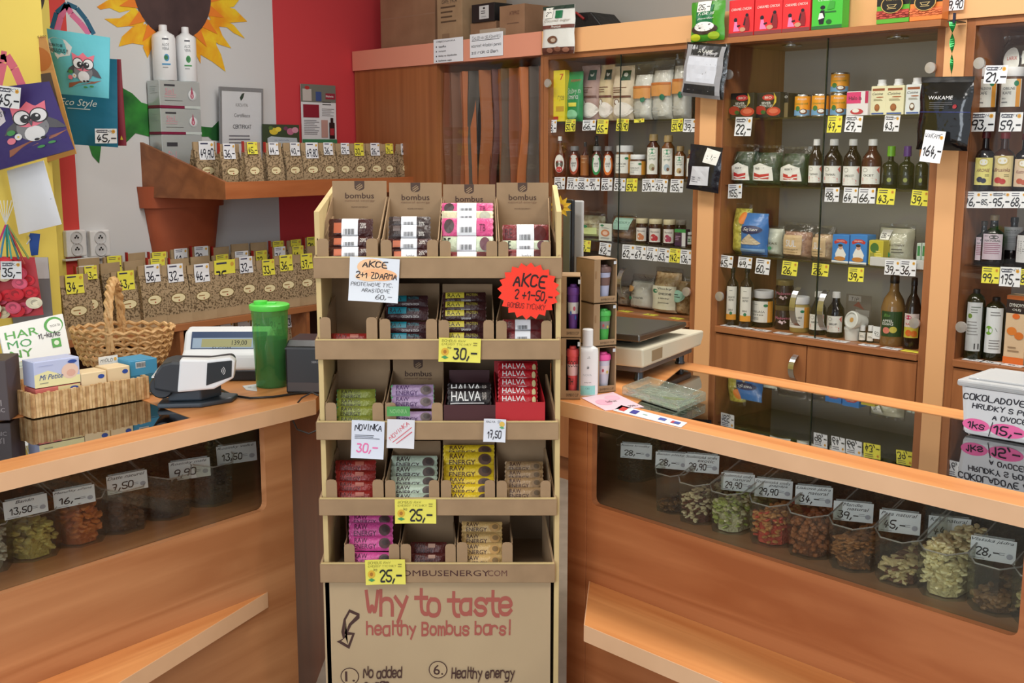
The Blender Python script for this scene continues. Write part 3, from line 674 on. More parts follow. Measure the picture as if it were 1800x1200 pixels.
for i, (x0, x1, yt, c2, l) in enumerate(((270, 311, 42, (70, 150, 200), 'blue'), (311, 347, 46, (60, 150, 80), 'green'))):
    r = (x1-x0)/2*LW.dist(x0, 100, dB+.05)/FPX; u = LW.at((x0+x1)/2, 138, dB+.05)[0]; h = LW.at(x0, yt, dB+.05)[1]-zc_[3]
    bottle('aloe_bottle', 'white plastic bottle lettered in grey with a %s emblem, on the silver boxes' % l, 'bottle', LW, u, dB+.05, zc_[3], P_ALO, r, h, M(240, 242, 244, .3), (240, 240, 242),
           [('r', .38, .86, .62, .9, (90, 90, 100, .5)), ('t', 'ALOE', .5, .74, .26, .07, (120, 124, 130, .5)), ('t', 'VERA', .5, .64, .26, .07, (120, 124, 130, .5)), ('o', .52, .42, .1, .09, (*c2, .4)), ('o', .5, .42, .07, .06, (40, 120, 60, .4)), ('r', .34, .24, .66, .275, (*c2, .5)), ('l', .36, .14, .64, .2, 1, (150, 150, 150, .5))], capr=.36, caph=.12, lab=(.1, .82), group='aloe bottles')
u, z = LW.at(381, 250, dB+.03); bottle('small_jar', 'small clear jar with a white lid behind the tea bags by the certificate', 'jar', LW, u, dB, zS, P_JAR, .02, .16, film(name='clear_jar'), (240, 240, 240), capr=.8, caph=.2)
f = T('certificate_frame', 'glazed certificate standing on the upper tea shelf', 'picture frame', LW, LW.at(421, 200, -.03)[0], -.03, zS, 0, None, .05)
a, z1_ = LW.at(383, 152, -.03); b, z0_ = LW.at(460, 152, -.03); w = b-a; h = z1_-zS
MB().box(-w/2, w/2, 0, .008, 0, h).build('backing', M(150, 152, 156, .3, .2), f, bev=.002)
art(f, w, h, [('r', .05, .05, .95, .96, (226, 228, 234, .6)), ('p', [(.45, .9), (.5, .94), (.56, .95), (.53, .9), (.48, .87)], (40, 60, 46, .6)), ('t', 'KURZ & VITAL', .5, .83, .28, .03, (90, 90, 90, .6)), ('t', 'Certifikace', .5, .73, .36, .035, (60, 60, 66, .6)), ('b', 'CERTIFIKAT', .5, .62, .42, .04, (50, 50, 60, .6)), ('l', .2, .44, .85, .54, 3, (120, 120, 130, .6)), ('l', .42, .16, .6, .22, 2, (150, 150, 160, .6))])
MB().box(-w*.5, w*.5, -.006, -.004, 0, h).build('glazing', GL, f)
card('flower_photo_card', 'small photo card of yellow and pink blossoms behind the tea bags', 'card', LW, 461, 218, 527, 262, -.06, (60, 74, 50), [('o', .3, .72, .12, .14, (222, 196, 60, .6)), ('o', .42, .8, .08, .1, (236, 214, 80, .6)), ('o', .22, .85, .06, .08, (90, 120, 60, .6)), ('o', .75, .72, .1, .14, (190, 110, 140, .6)), ('o', .88, .78, .09, .12, (214, 150, 170, .6)), ('o', .62, .84, .06, .08, (120, 60, 90, .6)), ('p', [(.12, .1), (.12, .44), (.22, .52), (.5, .48), (.92, .46), (.95, .1)], (188, 198, 206, .6)), ('t', 'ze zahrady', .5, .36, .4, .08, (90, 110, 140, .6))])
card('elder_leaflet', 'leaflet with a photo of people and a dark bottle, against the red wall', 'leaflet', LW, 528, 147, 592, 252, -.02, (224, 226, 228), [('r', 0, .7, 1, 1, (116, 118, 108, .5)), ('r', .05, .72, .3, .92, (196, 190, 184, .5)), ('o', .18, .94, .07, .03, (180, 50, 50, .5)), ('r', .42, .72, .58, .88, (60, 84, 140, .5)), ('r', .7, .76, .98, .86, (150, 40, 60, .5)), ('b', 'Rhubenka', .82, .81, .22, .035, (240, 240, 240, .5)), ('l', .6, .64, .95, .72, 2, (40, 40, 40, .5)), ('r', .05, .44, .5, .66, (140, 30, 50, .5)), ('l', .58, .46, .95, .6, 5, (150, 150, 150, .6)), ('l', .06, .14, .5, .4, 9, (140, 140, 144, .6)), ('r', .55, .1, .74, .4, (190, 150, 140, .5)), ('r', .78, .08, .94, .36, (40, 20, 24, .4)), ('r', .82, .36, .9, .44, (40, 20, 24, .4)), ('r', .8, .14, .92, .26, (170, 50, 60, .5)), ('r', 0, 0, 1, .07, (60, 130, 90, .5))])

# ======================= COUNTERS =======================
W_LP = wood((172, 112, 70), (202, 144, 98))  # same counter wood, paler: the left side's cooler light put into its colour
DK = M(110, 70, 42, .5)
def counter(fr, side):
    R = side == 'R'
    name = 'glass_top_counter'
    c = T(name, 'wooden shop counter with bulk nut bins behind its glass, in front of the glass cabinets' if R else 'wooden shop counter with dried fruit bins, carrying the card terminal and basket', 'counter'); fplace(c, fr)
    pan = W_PAN if R else W_LP
    gd0, gd1 = .085, .56
    th = .038
    if R:
        u1 = 2.0; gl0, gl1 = -.02, 1.9
        top = [(0, 0), (gl0+.32, 0), (gl0+.32, gd0), (gl0-.0, gd1), (gl0, .65), (-.62, .65), (-.62, .56)]
        # board pieces round the pane
        gx = .17; pcs = [[(0, 0), (u1, 0), (u1, gd0), (gx, gd0)], [(0, 0), (gx, gd0), (-.07, gd1), (-.07, .65), (-.52, .65), (-.52, .57)], [(-.07, gd1), (u1, gd1), (u1, .65), (-.07, .65)], [(gl1, gd0), (u1, gd0), (u1, gd1), (gl1, gd1)]]
        pane = [(gx, gd0), (gl1, gd0), (gl1, gd1), (-.07, gd1)]
    else:
        u0 = -.9; e = fr.L
        ex = (0, 1); du_ = fr.U[1]; dn = fr.N[1]     # straight back in the room
        g0 = .52; g1 = .60
        q = lambda s: (e+s*du_, s*dn)
        pcs = [[(u0, 0), (e, 0), (g0, gd0), (u0, gd0)], [(e, 0), q(.95), (g1, .577), (g1-.02, .42), (g0, gd0)], [(u0, .42), (g1-.02, .42), (g1, .577), (u0, .577)]]
        pane = [(u0, gd0), (g0, gd0), (g1-.02, .42), (u0, .42)]
    for p in pcs: MB().prism(p, ZT-th, ZT).build('top_board', W_TOP, c)
    MB().prism(pane, ZT-.010, ZT-.0015).build('glass_pane', film((140, 128, 118), .2, .015, ior=1.9, name='smoked_glass'), c)
    if R: MB().box(0, u1, -.0025, 0, ZT-th, ZT).build('front_edging', PEACH, c)
    else: MB().box(u0, fr.L, -.0025, 0, ZT-th, ZT).build('front_edging', PEACH, c)
    zo = .661; zt_ = ZT-th-.001
    if R:
        a, b, end, post = .084, 1.165, 1.99, .067
        lo_, hi_ = (post+.001, end)
        MB().box(.002, post, .028, .05, 0, zt_).build('corner_post', pan, c, bev=.001)
    else:
        a, b, end = -.85, .69, .775
        lo_, hi_ = (-.89, end)
    r = .018
    def arc(cx, cz, s0): return [(cx+r*math.cos(s0+i*math.pi/8), cz+r*math.sin(s0+i*math.pi/8)) for i in range(5)]
    # one front board with the rounded opening cut out: bottom, two jambs
    hole = arc(a+r, zo+r, math.pi)+arc(b-r, zo+r, 1.5*math.pi)
    pts = [(lo_, 0), (hi_, 0), (hi_, zt_), (b, zt_)]+hole[::-1]+[(a, zt_), (lo_, zt_)]
    MB().prism(pts, .03, .048, 'y').build('front_panel', pan, c)
    # compartment: tray floor, back, dividing
    MB().prism([(lo_, .049), (hi_, .049), (hi_, .599), (-.42, .599)] if R else [(lo_, .049), (hi_-.01, .049), (1.36, .519), (lo_, .519)], zo-.02, zo-.003).build('bin_shelf', pan if not R else wood((150, 112, 84), (170, 132, 100)), c)
    bk = .60 if R else .52
    MB().box(lo_ if not R else -.47, hi_ if R else 1.38, bk, bk+.016, 0, zt_).build('back_panel', M(96, 60, 36, .6), c)
    MB().box(a+.0, b, .05, .054, zo, zt_).build('display_glass', film((244, 246, 244), .03, .02, name='front_glass'), c)
    if R:
        MB().prism([(.004, .052), (.02, .052), (-.42, .55), (-.45, .55)], 0, zt_).build('end_panel', pan, c)
    else:
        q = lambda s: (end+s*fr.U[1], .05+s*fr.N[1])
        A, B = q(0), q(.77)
        MB().prism([A, B, (B[0]-.02, B[1]), (A[0]-.02, A[1])], 0, zt_).build('end_panel', wood((112, 60, 36), (138, 78, 48), 'z'), c)  # shade at this counter end is put into the darker wood colour
    # bag ledge
    zl = .456 if R else .447
    if R: P_ = [(.082, .0295), (.262, -.176), (1.9, -.17), (1.9, .0295)]
    else: P_ = [(.68, .0295), (.372-.45, -.17), (-.85, -.17), (-.85, .0295)]
    th2 = .04
    MB().prism(P_, zl-th2, zl).build('bag_ledge', W_TOP, c)
    m = MB()
    Q = P_[:3]
    for p, q_ in zip(Q, Q[1:]):
        dx, dy = q_[0]-p[0], q_[1]-p[1]; L_ = math.hypot(dx, dy); nx, ny = (dy/L_, -dx/L_) if dx > 0 else (-dy/L_, dx/L_)
        if ny > 0: nx, ny = -nx, -ny
        m.prism([p, q_, (q_[0]+nx*.002, q_[1]+ny*.002), (p[0]+nx*.002, p[1]+ny*.002)], zl-th2, zl)
    m.build('ledge_edging', PEACH, c)
    return c
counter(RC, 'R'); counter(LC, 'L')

# ---- bulk bins
def nut_heap(mb_fn, n, w, dpt, z0, z1, kind, seed):
    rnd = random.Random(seed); mb = MB()
    for i in range(n):
        y = dpt*rnd.random()**1.4*.92+kind[0]*1.1; c_ = w*.27; kk = kind[0]*kind[2]*.8
        lim = (w*.47-kk) if y > c_ else (w*.47-c_+y*.9-kk)
        x = rnd.uniform(-1, 1)*max(.004, lim)
        hh = z0+(z1-z0)*(rnd.random()**.6)*(1-.3*abs(x/w*2)**2)
        mb.k = 0 if rnd.random() < .8 else 1
        s, fl, el = kind; s *= .8
        a = rnd.uniform(0, 6.28); b = rnd.uniform(-.6, .6)
        ca, sa, cb, sb = math.cos(a), math.sin(a), math.cos(b), math.sin(b)
        vs = []
        for p in ICO:
            X, Y, Z = p[0]*s*el, p[1]*s, p[2]*s*fl
            if el > 1.35: Y += .3*s*(p[0]**2)
            X, Y = X*ca-Y*sa, X*sa+Y*ca; X, Z = X*cb-Z*sb, X*sb+Z*cb
            vs.append((x+X, y+Y, hh+Z))
        mb.add(vs, ICOF)
    return mb
import bmesh
_b = bmesh.new(); bmesh.ops.create_icosphere(_b, subdivisions=1, radius=1); ICO = [tuple(v.co) for v in _b.verts]; ICOF = [tuple(v.index for v in f.verts) for f in _b.faces]; _b.free()
BINM = {}
def bin_(fr, x, yc, dF, w, hF, hB, dpt, desc, content=None, fill=.5, z=.6585, group='clear bulk bins'):
    """a clear scoop bin: chamfered front, low in front and high at the back; x = pixel of its middle"""
    u = fr.at(x, yc, dF)[0]
    key = (w, hF, hB, dpt)
    if key not in BINM:
        c = w*.27; P = [(-w/2, dpt), (-w/2, c), (-w/2+c, 0), (w/2-c, 0), (w/2, c), (w/2, dpt)]
        zt_ = lambda y: hF+(hB-hF)*max(0, (y-c*.3)/(dpt-c*.3))
        mb = MB(); k = .94
        mb.add([(p[0]*k, p[1]+.004, 0) for p in P]+[(p[0], p[1], zt_(p[1])) for p in P], [(i, (i+1) % 6, 6+(i+1) % 6, 6+i) for i in range(6)]+[(5, 4, 3, 2, 1, 0)])
        rim = MB().tube([(p[0], p[1], zt_(p[1])) for p in P], .0018, 5, True)
        BINM[key] = (mb.mesh('bin_body', BIN), rim.mesh('rim', film((250, 250, 250), .25, .15, name='rim_plastic', dens=.3, dcol=(210, 210, 205))))
    o = T('bulk_bin', 'clear scoop bin '+desc, 'bin', fr, u, dF, z, 0, group)
    for nm, me in zip(('bin_body', 'rim'), BINM[key]):
        q = bpy.data.objects.new(nm, me); COL.objects.link(q); q.parent = o
    if content:
        nm, lab, c1, c2, kind, n, sz = content
        mb = nut_heap(None, int(n*2.6), w, dpt*.9, .004, hF*fill, kind, x)
        ob = mb.build(nm, [M(*c1, .5), M(*c2, .5)], None, kind[0] > .004)
        ob.location = fr.W(u, dF, z); ob.rotation_euler = (0, 0, fr.ang)
        # settled core under the loose top layer
        c = w*.25; k = .62
        core = MB().prism([(-w/2*k, dpt*.97), (-w/2*k, c+.012), ((-w/2+c)*k, .02), ((w/2-c)*k, .02), (w/2*k, c+.012), (w/2*k, dpt*.97)], .002, hF*fill*.6).build('settled_layer', M(*c2, .7, 0, .8, 160), ob)
        tagp(ob, lab, sz, None, 'stuff')
    return o
def bcard(fr, xa, ya, xb, yb, dd, txt, price, label, slope, dark=0, tw=.86, pw=.5, ps='H'):
    """a name card clipped to a bin; xa,ya upper left and xb,yb lower right pixels"""
    u0, z1 = fr.at(xa, ya, dd); u1, _ = fr.at(xb, ya, dd); z0 = fr.at(xa, yb, dd)[1]
    w = u1-u0; h = z1-z0
    o = T('name_card', label, 'price card', fr, (u0+u1)/2, dd, z1, slope, 'name cards on the bins', -.1)
    MB().box(-w/2, w/2, 0, .001, -h, 0).build('card', M(246, 247, 249, .6), o)
    lines = txt.split('|')
    it = [('i', l, .48 if i == 0 else .62, .86-.2*i, min(.92, .065*len(l)+.1), .17, (16, 16, 20, .6)) for i, l in enumerate(lines)]
    it += [(ps, price, .12+pw/2, .38-(.06 if len(lines) > 1 else 0), pw, .34, (16, 16, 20, .6)), ('l', .64, .28, .82, .44, 2, (160, 160, 165, .6)), ('o', .87, .3, .07, .12, (180, 180, 190, .6)), ('l', .05, .03, .35, .09, 1, (120, 120, 130, .6))]
    art(o, w, h, it, lambda x, z, k: (x, -.0005-.0004*k, z-h), 'handwriting')
    MB().box(-w*.45, w*.45, .0011, .003, -h*.9, .004).build('card_holder', film(name='holder', dens=.1), o)
    return o
NUT = (.0072, .65, 1.4)
binsR = [ # middle px, depth, card(text, price, px box), contents
 (1092, .30, None, 'holding a dark packet by the counter end', ('dark_raisins', 'dark dried fruit pieces in the bin at the counter end', (52, 34, 30), (38, 26, 24), (.007, .6, 1.2), 60, 'dried fruit'), .5),
 (1163, .17, None, 'standing almost empty behind the 28,- cards', ('trail_mix', 'few nuts and raisins low in a bin near the counter end', (120, 84, 52), (70, 48, 40), NUT, 40, 'nuts'), .3),
 (1205, .15, None, 'with dark trail mix and cashews', ('trail_mix', 'trail mix of cashews and dark raisins, first visible heap', (226, 206, 170), (100, 50, 42), NUT, 130, 'nuts'), .75),
 (1262, .15, None, 'with green pumpkin seed mix', ('student_mix', 'pale green student mix with cashews and pumpkin seeds', (176, 186, 104), (226, 216, 180), NUT, 140, 'nuts'), .8),
 (1335, .15, None, 'with a papaya and peanut mix', ('papaya_mix', 'mixed peanuts with red papaya cubes', (214, 150, 92), (220, 80, 64), NUT, 140, 'nuts'), .8),
 (1404, .15, None, 'full of round hazelnuts', ('hazelnuts', 'round brown hazelnut kernels filling their bin', (168, 100, 62), (130, 74, 48), (.0085, .95, 1.0), 150, 'nuts'), .9),
 (1480, .15, None, 'holding almonds', ('almonds', 'brown almonds under the 39,- card', (180, 120, 72), (140, 90, 54), (.008, .5, 1.6), 130, 'nuts'), .72),
 (1566, .15, None, 'holding a low layer of brazil nuts', ('brazil_nuts', 'pale brazil nuts in a low layer', (226, 204, 156), (120, 72, 50), (.0105, .6, 1.7), 60, 'nuts'), .5),
 (1645, .15, None, 'heaped with cashews', ('cashews', 'cream cashews heaped above the bin rim', (250, 236, 186), (236, 218, 164), (.0088, .62, 1.5), 200, 'nuts'), 1.2),
 (1738, .15, None, 'nearly empty, behind the 28,- walnut card', ('walnut_pieces', 'few walnut pieces at the bottom of their bin', (150, 110, 74), (110, 74, 48), (.009, .7, 1.3), 50, 'nuts'), .35),
 (1822, .15, None, 'cut by the end of the counter opening', ('cashew_halves', 'cream nuts in the bin at the end of the opening', (226, 210, 156), (206, 186, 130), (.0085, .6, 1.5), 100, 'nuts'), .7)]
for x, d, _, desc, cont, fl in binsR: bin_(RC, x, 960, max(.085, d-.055), .095 if x < 1300 else .106, .098, .158, .2, desc, cont, fl, group='front row of bins in the nut counter')
for i, x in enumerate((1150, 1235, 1310, 1385, 1468, 1550, 1640, 1730)):
    bin_(RC, x, 820, .40, .115, .12, .165, .17, 'in the rear row of the nut counter, '+['at the shaded end', 'behind the 29,90 card', 'heaped with raisins', 'behind the papaya mix', 'behind the almonds', 'behind the brazil nuts', 'behind the cashews', 'behind the walnuts'][i], ('raisins', 'dark raisins in a rear bin of the nut counter' if i == 2 else 'shaded dried fruit in the rear bin behind '+['the counter end', 'the first 29,90 card', '', 'the papaya mix', 'the almonds', 'the brazil nuts', 'the cashews', 'the walnuts'][i], [(120, 90, 50), (80, 54, 34), (74, 34, 28), (64, 48, 40), (84, 60, 40), (96, 70, 48), (110, 84, 60), (80, 60, 44)][i], (56, 34, 28), (.0075, .7, 1.2), 60, 'dried fruit'), .95, group='rear row of bins in the nut counter')
rt = .16
for a in [(1098, 775, 1140, 800, .19, 'Kokos kroužky', '28,-', 'grey card reading 28,- at the counter end, above dark packets', .55), (1159, 790, 1203, 818, .19, 'Banán plátky', '28,-', 'grey card reading 28,- between the first bins', .52),
          (1211, 793, 1259, 824, .19, 'Studentská směs|exotic', '29,90', 'card reading 29,90 above the trail mix', .52), (1274, 826, 1322, 856, .19, 'Studentská směs|natural', '29,90', 'card reading 29,90 above the green seed mix', .5),
          (1333, 836, 1389, 867, .19, 'Studentská směs|papája', '29,90', 'folded card reading 29,90 above the papaya mix', .47), (1404, 848, 1460, 881, .19, 'Lískové jádra|natural', '34,-', 'card reading 34,- above the hazelnuts', .5),
          (1471, 875, 1532, 908, .19, 'Mandle|natural', '39,-', 'card reading 39,- above the almonds', .5), (1551, 891, 1616, 928, .19, 'Para natural', '45,-', 'card reading 45,- above the brazil nuts', .42),
          (1637, 901, 1705, 940, .25, 'Kešu natural', '44,-', 'card reading 44,- above the heaped cashews', .45), (1711, 937, 1786, 976, .17, 'Vlašská jádra', '28,-', 'card reading 28,- above the nearly empty walnut bin', .3)]: bcard(RC, *a)
FR = (.011, .6, 1.3)
for x, d, desc, cont, fl in [(-15, .15, 'at the near end of the dried fruit counter', ('pale_dried_fruit', 'whitish dried fruit in the nearest bin', (206, 200, 184), (186, 178, 160), FR, 80, 'dried fruit'), .9),
   (75, .15, 'with dried banana slices', ('banana_slices', 'pale yellow dried banana slices', (216, 196, 110), (196, 172, 86), FR, 80, 'dried fruit'), .75), (160, .15, 'with dried apricots', ('dried_apricots', 'orange dried apricots', (216, 120, 50), (196, 96, 36), (.014, .6, 1.3), 60, 'dried fruit'), .85),
   (236, .15, 'with pitted dates', ('dates', 'brown wrinkled dates in the third bin', (96, 60, 36), (70, 42, 28), (.012, .7, 1.5), 70, 'dried fruit'), .8), (318, .15, 'with small dark raisins', ('small_raisins', 'small dark raisins under the 9,90 card', (52, 34, 34), (36, 24, 26), (.006, .7, 1.3), 150, 'dried fruit'), .85),
   (395, .15, 'with large raisins', ('large_raisins', 'large dark raisins under the farther 13,50 card', (58, 40, 36), (40, 28, 28), (.008, .7, 1.3), 100, 'dried fruit'), .8)]:
    bin_(LC, x, 900, d, .125, .105, .168, .18, desc, cont, fl, group='front row of bins in the dried fruit counter')
for i, (x, c, ds) in enumerate([(110, (176, 96, 50), 'dried orange fruit'), (200, (150, 110, 60), 'dried figs'), (290, (150, 140, 110), 'pale dried rings'), (370, (120, 100, 80), 'wrapped fruit')]):
    bin_(LC, x, 830, .35, .125, .13, .17, .13, 'in the rear row with '+ds, ('dried_fruit', ds+' in the rear row of the dried fruit counter', c, tuple(int(v*.75) for v in c), (.014, .5, 1.4), 60, 'dried fruit'), 1.1, group='rear row of bins in the dried fruit counter')
for a in [(7, 884, 81, 916, .155, 'Banán', '13,50', 'card reading 13,50 above the dried bananas', -.12), (96, 866, 163, 897, .155, 'Meruňky sířené', '16,-', 'card reading 16,- above the apricots', -.2), (190, 840, 255, 872, .17, 'Datle naturel', '7,50', 'card reading 7,50 above the dates', -.2),
          (302, 816, 363, 849, .19, 'Rozinky malé', '9,90', 'card reading 9,90 above the small raisins', -.35), (386, 788, 444, 821, .19, 'Rozinky velké', '13,50', 'card reading 13,50 at the shaded end, above large raisins', -.35)]: bcard(LC, *a)
# ======================= CARDBOARD BAR DISPLAY =======================
DX = T('cardboard_display_stand', 'tall cardboard display stand with five tiers of snack bars between the two counters', 'display stand'); fplace(DX, DP)
da = DP.at
uLft = da(553, 470, 0)[0]; uRgt = da(987, 470, 0)[0]; DD = .30
KE = speckle((206, 182, 128), (216, 192, 138), 12, .3, .7, .8, name='cut_cardboard')
lips = [(452, 489, 550, 988), (597, 632, 553, 985), (741, 773, 555, 982), (876, 906, 560, 979), (990, 1024, 562, 976)]
sw = .012
zs0 = da(550, 372, 0)[1]; zsb = da(583, 325, DD)[1]
for sx, x in ((-1, uLft+.006), (1, uRgt-.006)):
    xa = x-sw/2 if sx < 0 else x-sw/2
    m = MB().prism([(.012, 0), (DD, 0), (DD, zsb), (.012, zs0)], xa, xa+sw, 'x')
    m.build('side_board', KE if sx else KRAFT, DX, bev=.001)
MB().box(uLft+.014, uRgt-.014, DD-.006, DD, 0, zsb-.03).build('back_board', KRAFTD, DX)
TIER = []
for i, (y0, y1, x0, x1) in enumerate(lips):
    a = da(x0, y0, 0)[0]; b = da(x1, y0, 0)[0]; z1 = da(700, y0, 0)[1]; z0 = da(700, y1, 0)[1]
    t = MB().box(a, b, 0, .005, z0, z1).build('tier_lip', KRAFT, DX, bev=.0015)
    MB().box(a+.003, b-.003, -.0012, .006, z1-.0015, z1+.0012).build('lip_fold', KE, t)
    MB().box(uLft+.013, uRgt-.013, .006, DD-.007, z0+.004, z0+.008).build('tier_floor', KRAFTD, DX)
    for s_, xx in ((1, a), (-1, b)):
        m = MB(); q = xx+s_*.001
        m.add([(q, .004, z0), (q, .004, z1), (q+s_*.022, .15, z1+.085), (q+s_*.022, .15, z0), (q+s_*.005, .004, z0), (q+s_*.005, .004, z1), (q+s_*.027, .15, z1+.085), (q+s_*.027, .15, z0)],
              [(0, 1, 2, 3), (7, 6, 5, 4), (0, 4, 5, 1), (1, 5, 6, 2), (2, 6, 7, 3), (3, 7, 4, 0)])
        m.build('tier_side', KRAFT, DX)
    TIER.append((z0+.008, z1))
tb = TIER[4]; lipw = da(976, 1000)[0]-da(562, 1000)[0]
def frm(x0, y0, x1, y1, d): a = da(x0, y0, d); b = da(x1, y1, d); return a[0], b[1], b[0], a[1]
a0, zb0, a1_, zt1 = frm(562, 990, 976, 1024, 0)
art(DX, a1_-a0, zt1-zb0, [('b', 'BOMBUSENERGY', .52, .5, .4, .3, (72, 36, 34, .7)), ('t', '.COM', .75, .5, .09, .3, (110, 70, 60, .7))], None, 'printed_label', 0, zb0, (a0+a1_)/2)
# front poster of the base
POS = speckle((184, 160, 126), (196, 172, 136), 3, .3, .7, .8, name='poster_board')
px0, pz0, px1, pz1 = frm(568, 1022, 967, 1200, .012)
pz0 = .02; pw_ = px1-px0; ph = pz1-pz0
ps = MB().box(px0, px1, .012, .016, pz0, pz1).build('front_poster', POS, DX)
def P(x, y): a, z = da(x, y, .012); return (a-px0)/pw_, (z-pz0)/ph
def pt_(kind, s, x0, y0, x1, y1, c): a = P(x0, y1); b = P(x1, y0); return (kind, s, (a[0]+b[0])/2, (a[1]+b[1])/2, b[0]-a[0], b[1]-a[1], c)
RED_ = (172, 92, 80, .8); BR = (74, 48, 42, .8)
ar = [P(*p) for p in [(614, 1070), (632, 1078), (632, 1086), (618, 1098), (612, 1110), (624, 1112), (614, 1140), (592, 1127), (603, 1122), (600, 1110), (604, 1088)]]
its = [pt_('P', 'Why to taste', 644, 1040, 897, 1080, RED_), pt_('P', 'healthy Bombus bars!', 645, 1092, 897, 1115, RED_), ('p', ar, BR),
       ('p', [P(*p) for p in [(615, 1076), (627, 1081), (613, 1096), (606, 1116), (619, 1115), (612, 1133), (600, 1126), (608, 1119), (606, 1108), (608, 1089)]], POS)]
for n_, x, y in (('1.', 615, 1188), ('6.', 770, 1176)):
    c = P(x, y); r1, r2 = 16.5/399, 16.5/399*pw_/ph
    its += [('o', c[0], c[1], r1, r2, BR), ('o', c[0], c[1], r1*.9, r2*.9, POS), pt_('b', n_, x-8, y-9, x+9, y+9, BR)]
its += [pt_('H', 'No added', 639, 1172, 705, 1190, BR), pt_('H', 'sugar', 640, 1193, 683, 1210, BR), pt_('H', 'Healthy energy', 794, 1172, 903, 1190, BR)]
art(ps, pw_, ph, its, None, 'poster_print', .012, pz0, (px0+px1)/2)

# ---- display cartons in the tiers
LOGO = lambda k: [('r', .41, .9-.0, .59, 1, (84, 64, 54, .8)), ('o', .5, .88, .09, .06, (84, 64, 54, .8)), ('p', [(.44, .86), (.455, .845), (.56, .92), (.545, .935)], KRAFT), ('p', [(.46, .83), (.475, .82), (.565, .885), (.555, .9)], KRAFT), ('p', [(.435, .895), (.445, .885), (.53, .945), (.52, .955)], KRAFT),
       ('b', 'bombus', .5, .72, .52, .11, (76, 52, 46, .8)), ('t', 'natural energy', .5, .62, .54, .05, (140, 108, 84, .8)), ('t', 'BOMBUSENERGY', .5, .5, .3, .022, (100, 74, 60, .8))]
def shop_box(i, x0, x1, tab_y, back_y, label, bx0=None, bx1=None, col=None, tabs=True, logo=True, d0=.012, dB_=.17, notch=None):
    z0, z1 = TIER[i]
    a = da(x0, tab_y, d0)[0]; b = da(x1, tab_y, d0)[0]; w = b-a; zt = da(x0, tab_y, d0)[1]-z0
    dp = dB_-d0
    ba = (da(bx0, back_y, dB_)[0] if bx0 else a); bb = (da(bx1, back_y, dB_)[0] if bx1 else b); zb = da(x0, back_y, dB_)[1]-z0
    t = T('bar_carton', label, 'carton', DP, (a+b)/2, d0, z0, 0, 'open bar cartons in the display tiers')
    c = (a+b)/2; mat = M(*col, .5) if col else KRAFT
    th = .0025
    m = MB()
    m.box(-w/2, w/2, 0, dp, 0, .003)
    for s_, xf, xb in ((1, -w/2, ba-c), (-1, w/2, bb-c)):
        q = s_*th
        V = [(xf, 0, 0), (xf, 0, zt), (xf, dp*.18, zt), (xb, dp, zb*.82), (xb, dp, 0)]
        V2 = [(v[0]+q, v[1], v[2]) for v in V]
        m.add(V+V2, [(0, 1, 2, 3, 4), (9, 8, 7, 6, 5)]+[(k, (k+1) % 5, 5+(k+1) % 5, 5+k) for k in range(5)])
    m.build('carton_sides', mat, t)
    hw_ = (bb-ba)/2; hc = (ba+bb)/2-c
    h0 = MB().box(hc-hw_+.001, hc+hw_-.001, dp, dp+th, 0, zb).build('header_panel', mat, t)
    if logo and not col:
        art(h0, 2*hw_, .125, LOGO(0), None, 'printed_label', dp, zb-.125, hc)
    if tabs:
        tw = w*.19; r = .008
        for xx in (-w/2, w/2-tw):
            pr = [(xx, 0), (xx+tw, 0), (xx+tw, zt-r), (xx+tw-r*.3, zt-r*.3), (xx+tw-r, zt), (xx+r, zt), (xx+r*.3, zt-r*.3), (xx, zt-r)]
            MB().prism(pr, -.0035, -.001, 'y').build('front_tab', mat, t)
    else:
        MB().box(-w/2, w/2, -.0035, -.001, 0, zt).build('front_panel', mat, t)
    return t
nth = ['first', 'second', 'third', 'fourth']
G = ['top tier', 'second tier', 'middle tier', 'fourth tier', 'bottom tier']
rows = [[(557, 664, 419, 318, 583, 680), (669, 770, 421, 321, 683, 777), (773, 874, 423, 324, 778, 871), (876, 968, 424, 321, 872, 965)],
        [(562, 663, 557, 480, 580, 680), (667, 768, 560, 498, 684, 773), (771, 868, 562, 499, 777, 866), (872, 970, 563, 510, 880, 962)],
        [(572, 674, 707, 632, 592, 686), (677, 778, 707, 632, 690, 780)],
        [(573, 674, 842, 770, 592, 682), (677, 772, 843, 775, 690, 775), (775, 870, 843, 770, 778, 870), (873, 968, 844, 772, 872, 960)],
        [(605, 702, 955, 905, 613, 706), (704, 801, 955, 905, 712, 798), (803, 901, 952, 905, 806, 897)]]
what = [['with white banded protein bars, first', 'with dark banded bars', 'piled high with pink and cream banded bars', 'with dark red banded bars'],
        ['nearly empty behind the white AKCE sheet', 'with blue lettered coconut bars', 'with yellow lettered banana bars', 'behind the red starburst'],
        ['with olive green bars', 'with lilac and green bars'], ['with dark red bars', 'with mint green bars', 'with bright yellow bars', 'with tan bars'],
        ['with pink bars', 'with few dark chocolate brown bars', 'with wheat coloured bars']]
for i, r_ in enumerate(rows):
    for j, q in enumerate(r_):
        shop_box(i, *q[:4], 'kraft carton in the %s, %s' % (G[i], what[i][j]), q[4], q[5], logo=(i == 0 or (i == 2 and j == 1)))
shop_box(2, 780, 871, 711, 650, 'dark maroon halva carton in the middle tier', 789, 861, (70, 26, 30), False, d0=.014)
shop_box(2, 871, 958, 706, 634, 'bright red halva carton in the middle tier', 868, 945, (186, 30, 40), False, d0=.014)
# halva cartons' print
for nm, x0, y0, x1, y1, tx, lb in (('maroon', 786, 728, 862, 738, 'MADE WITH CREAM MILK', 1),):
    pass

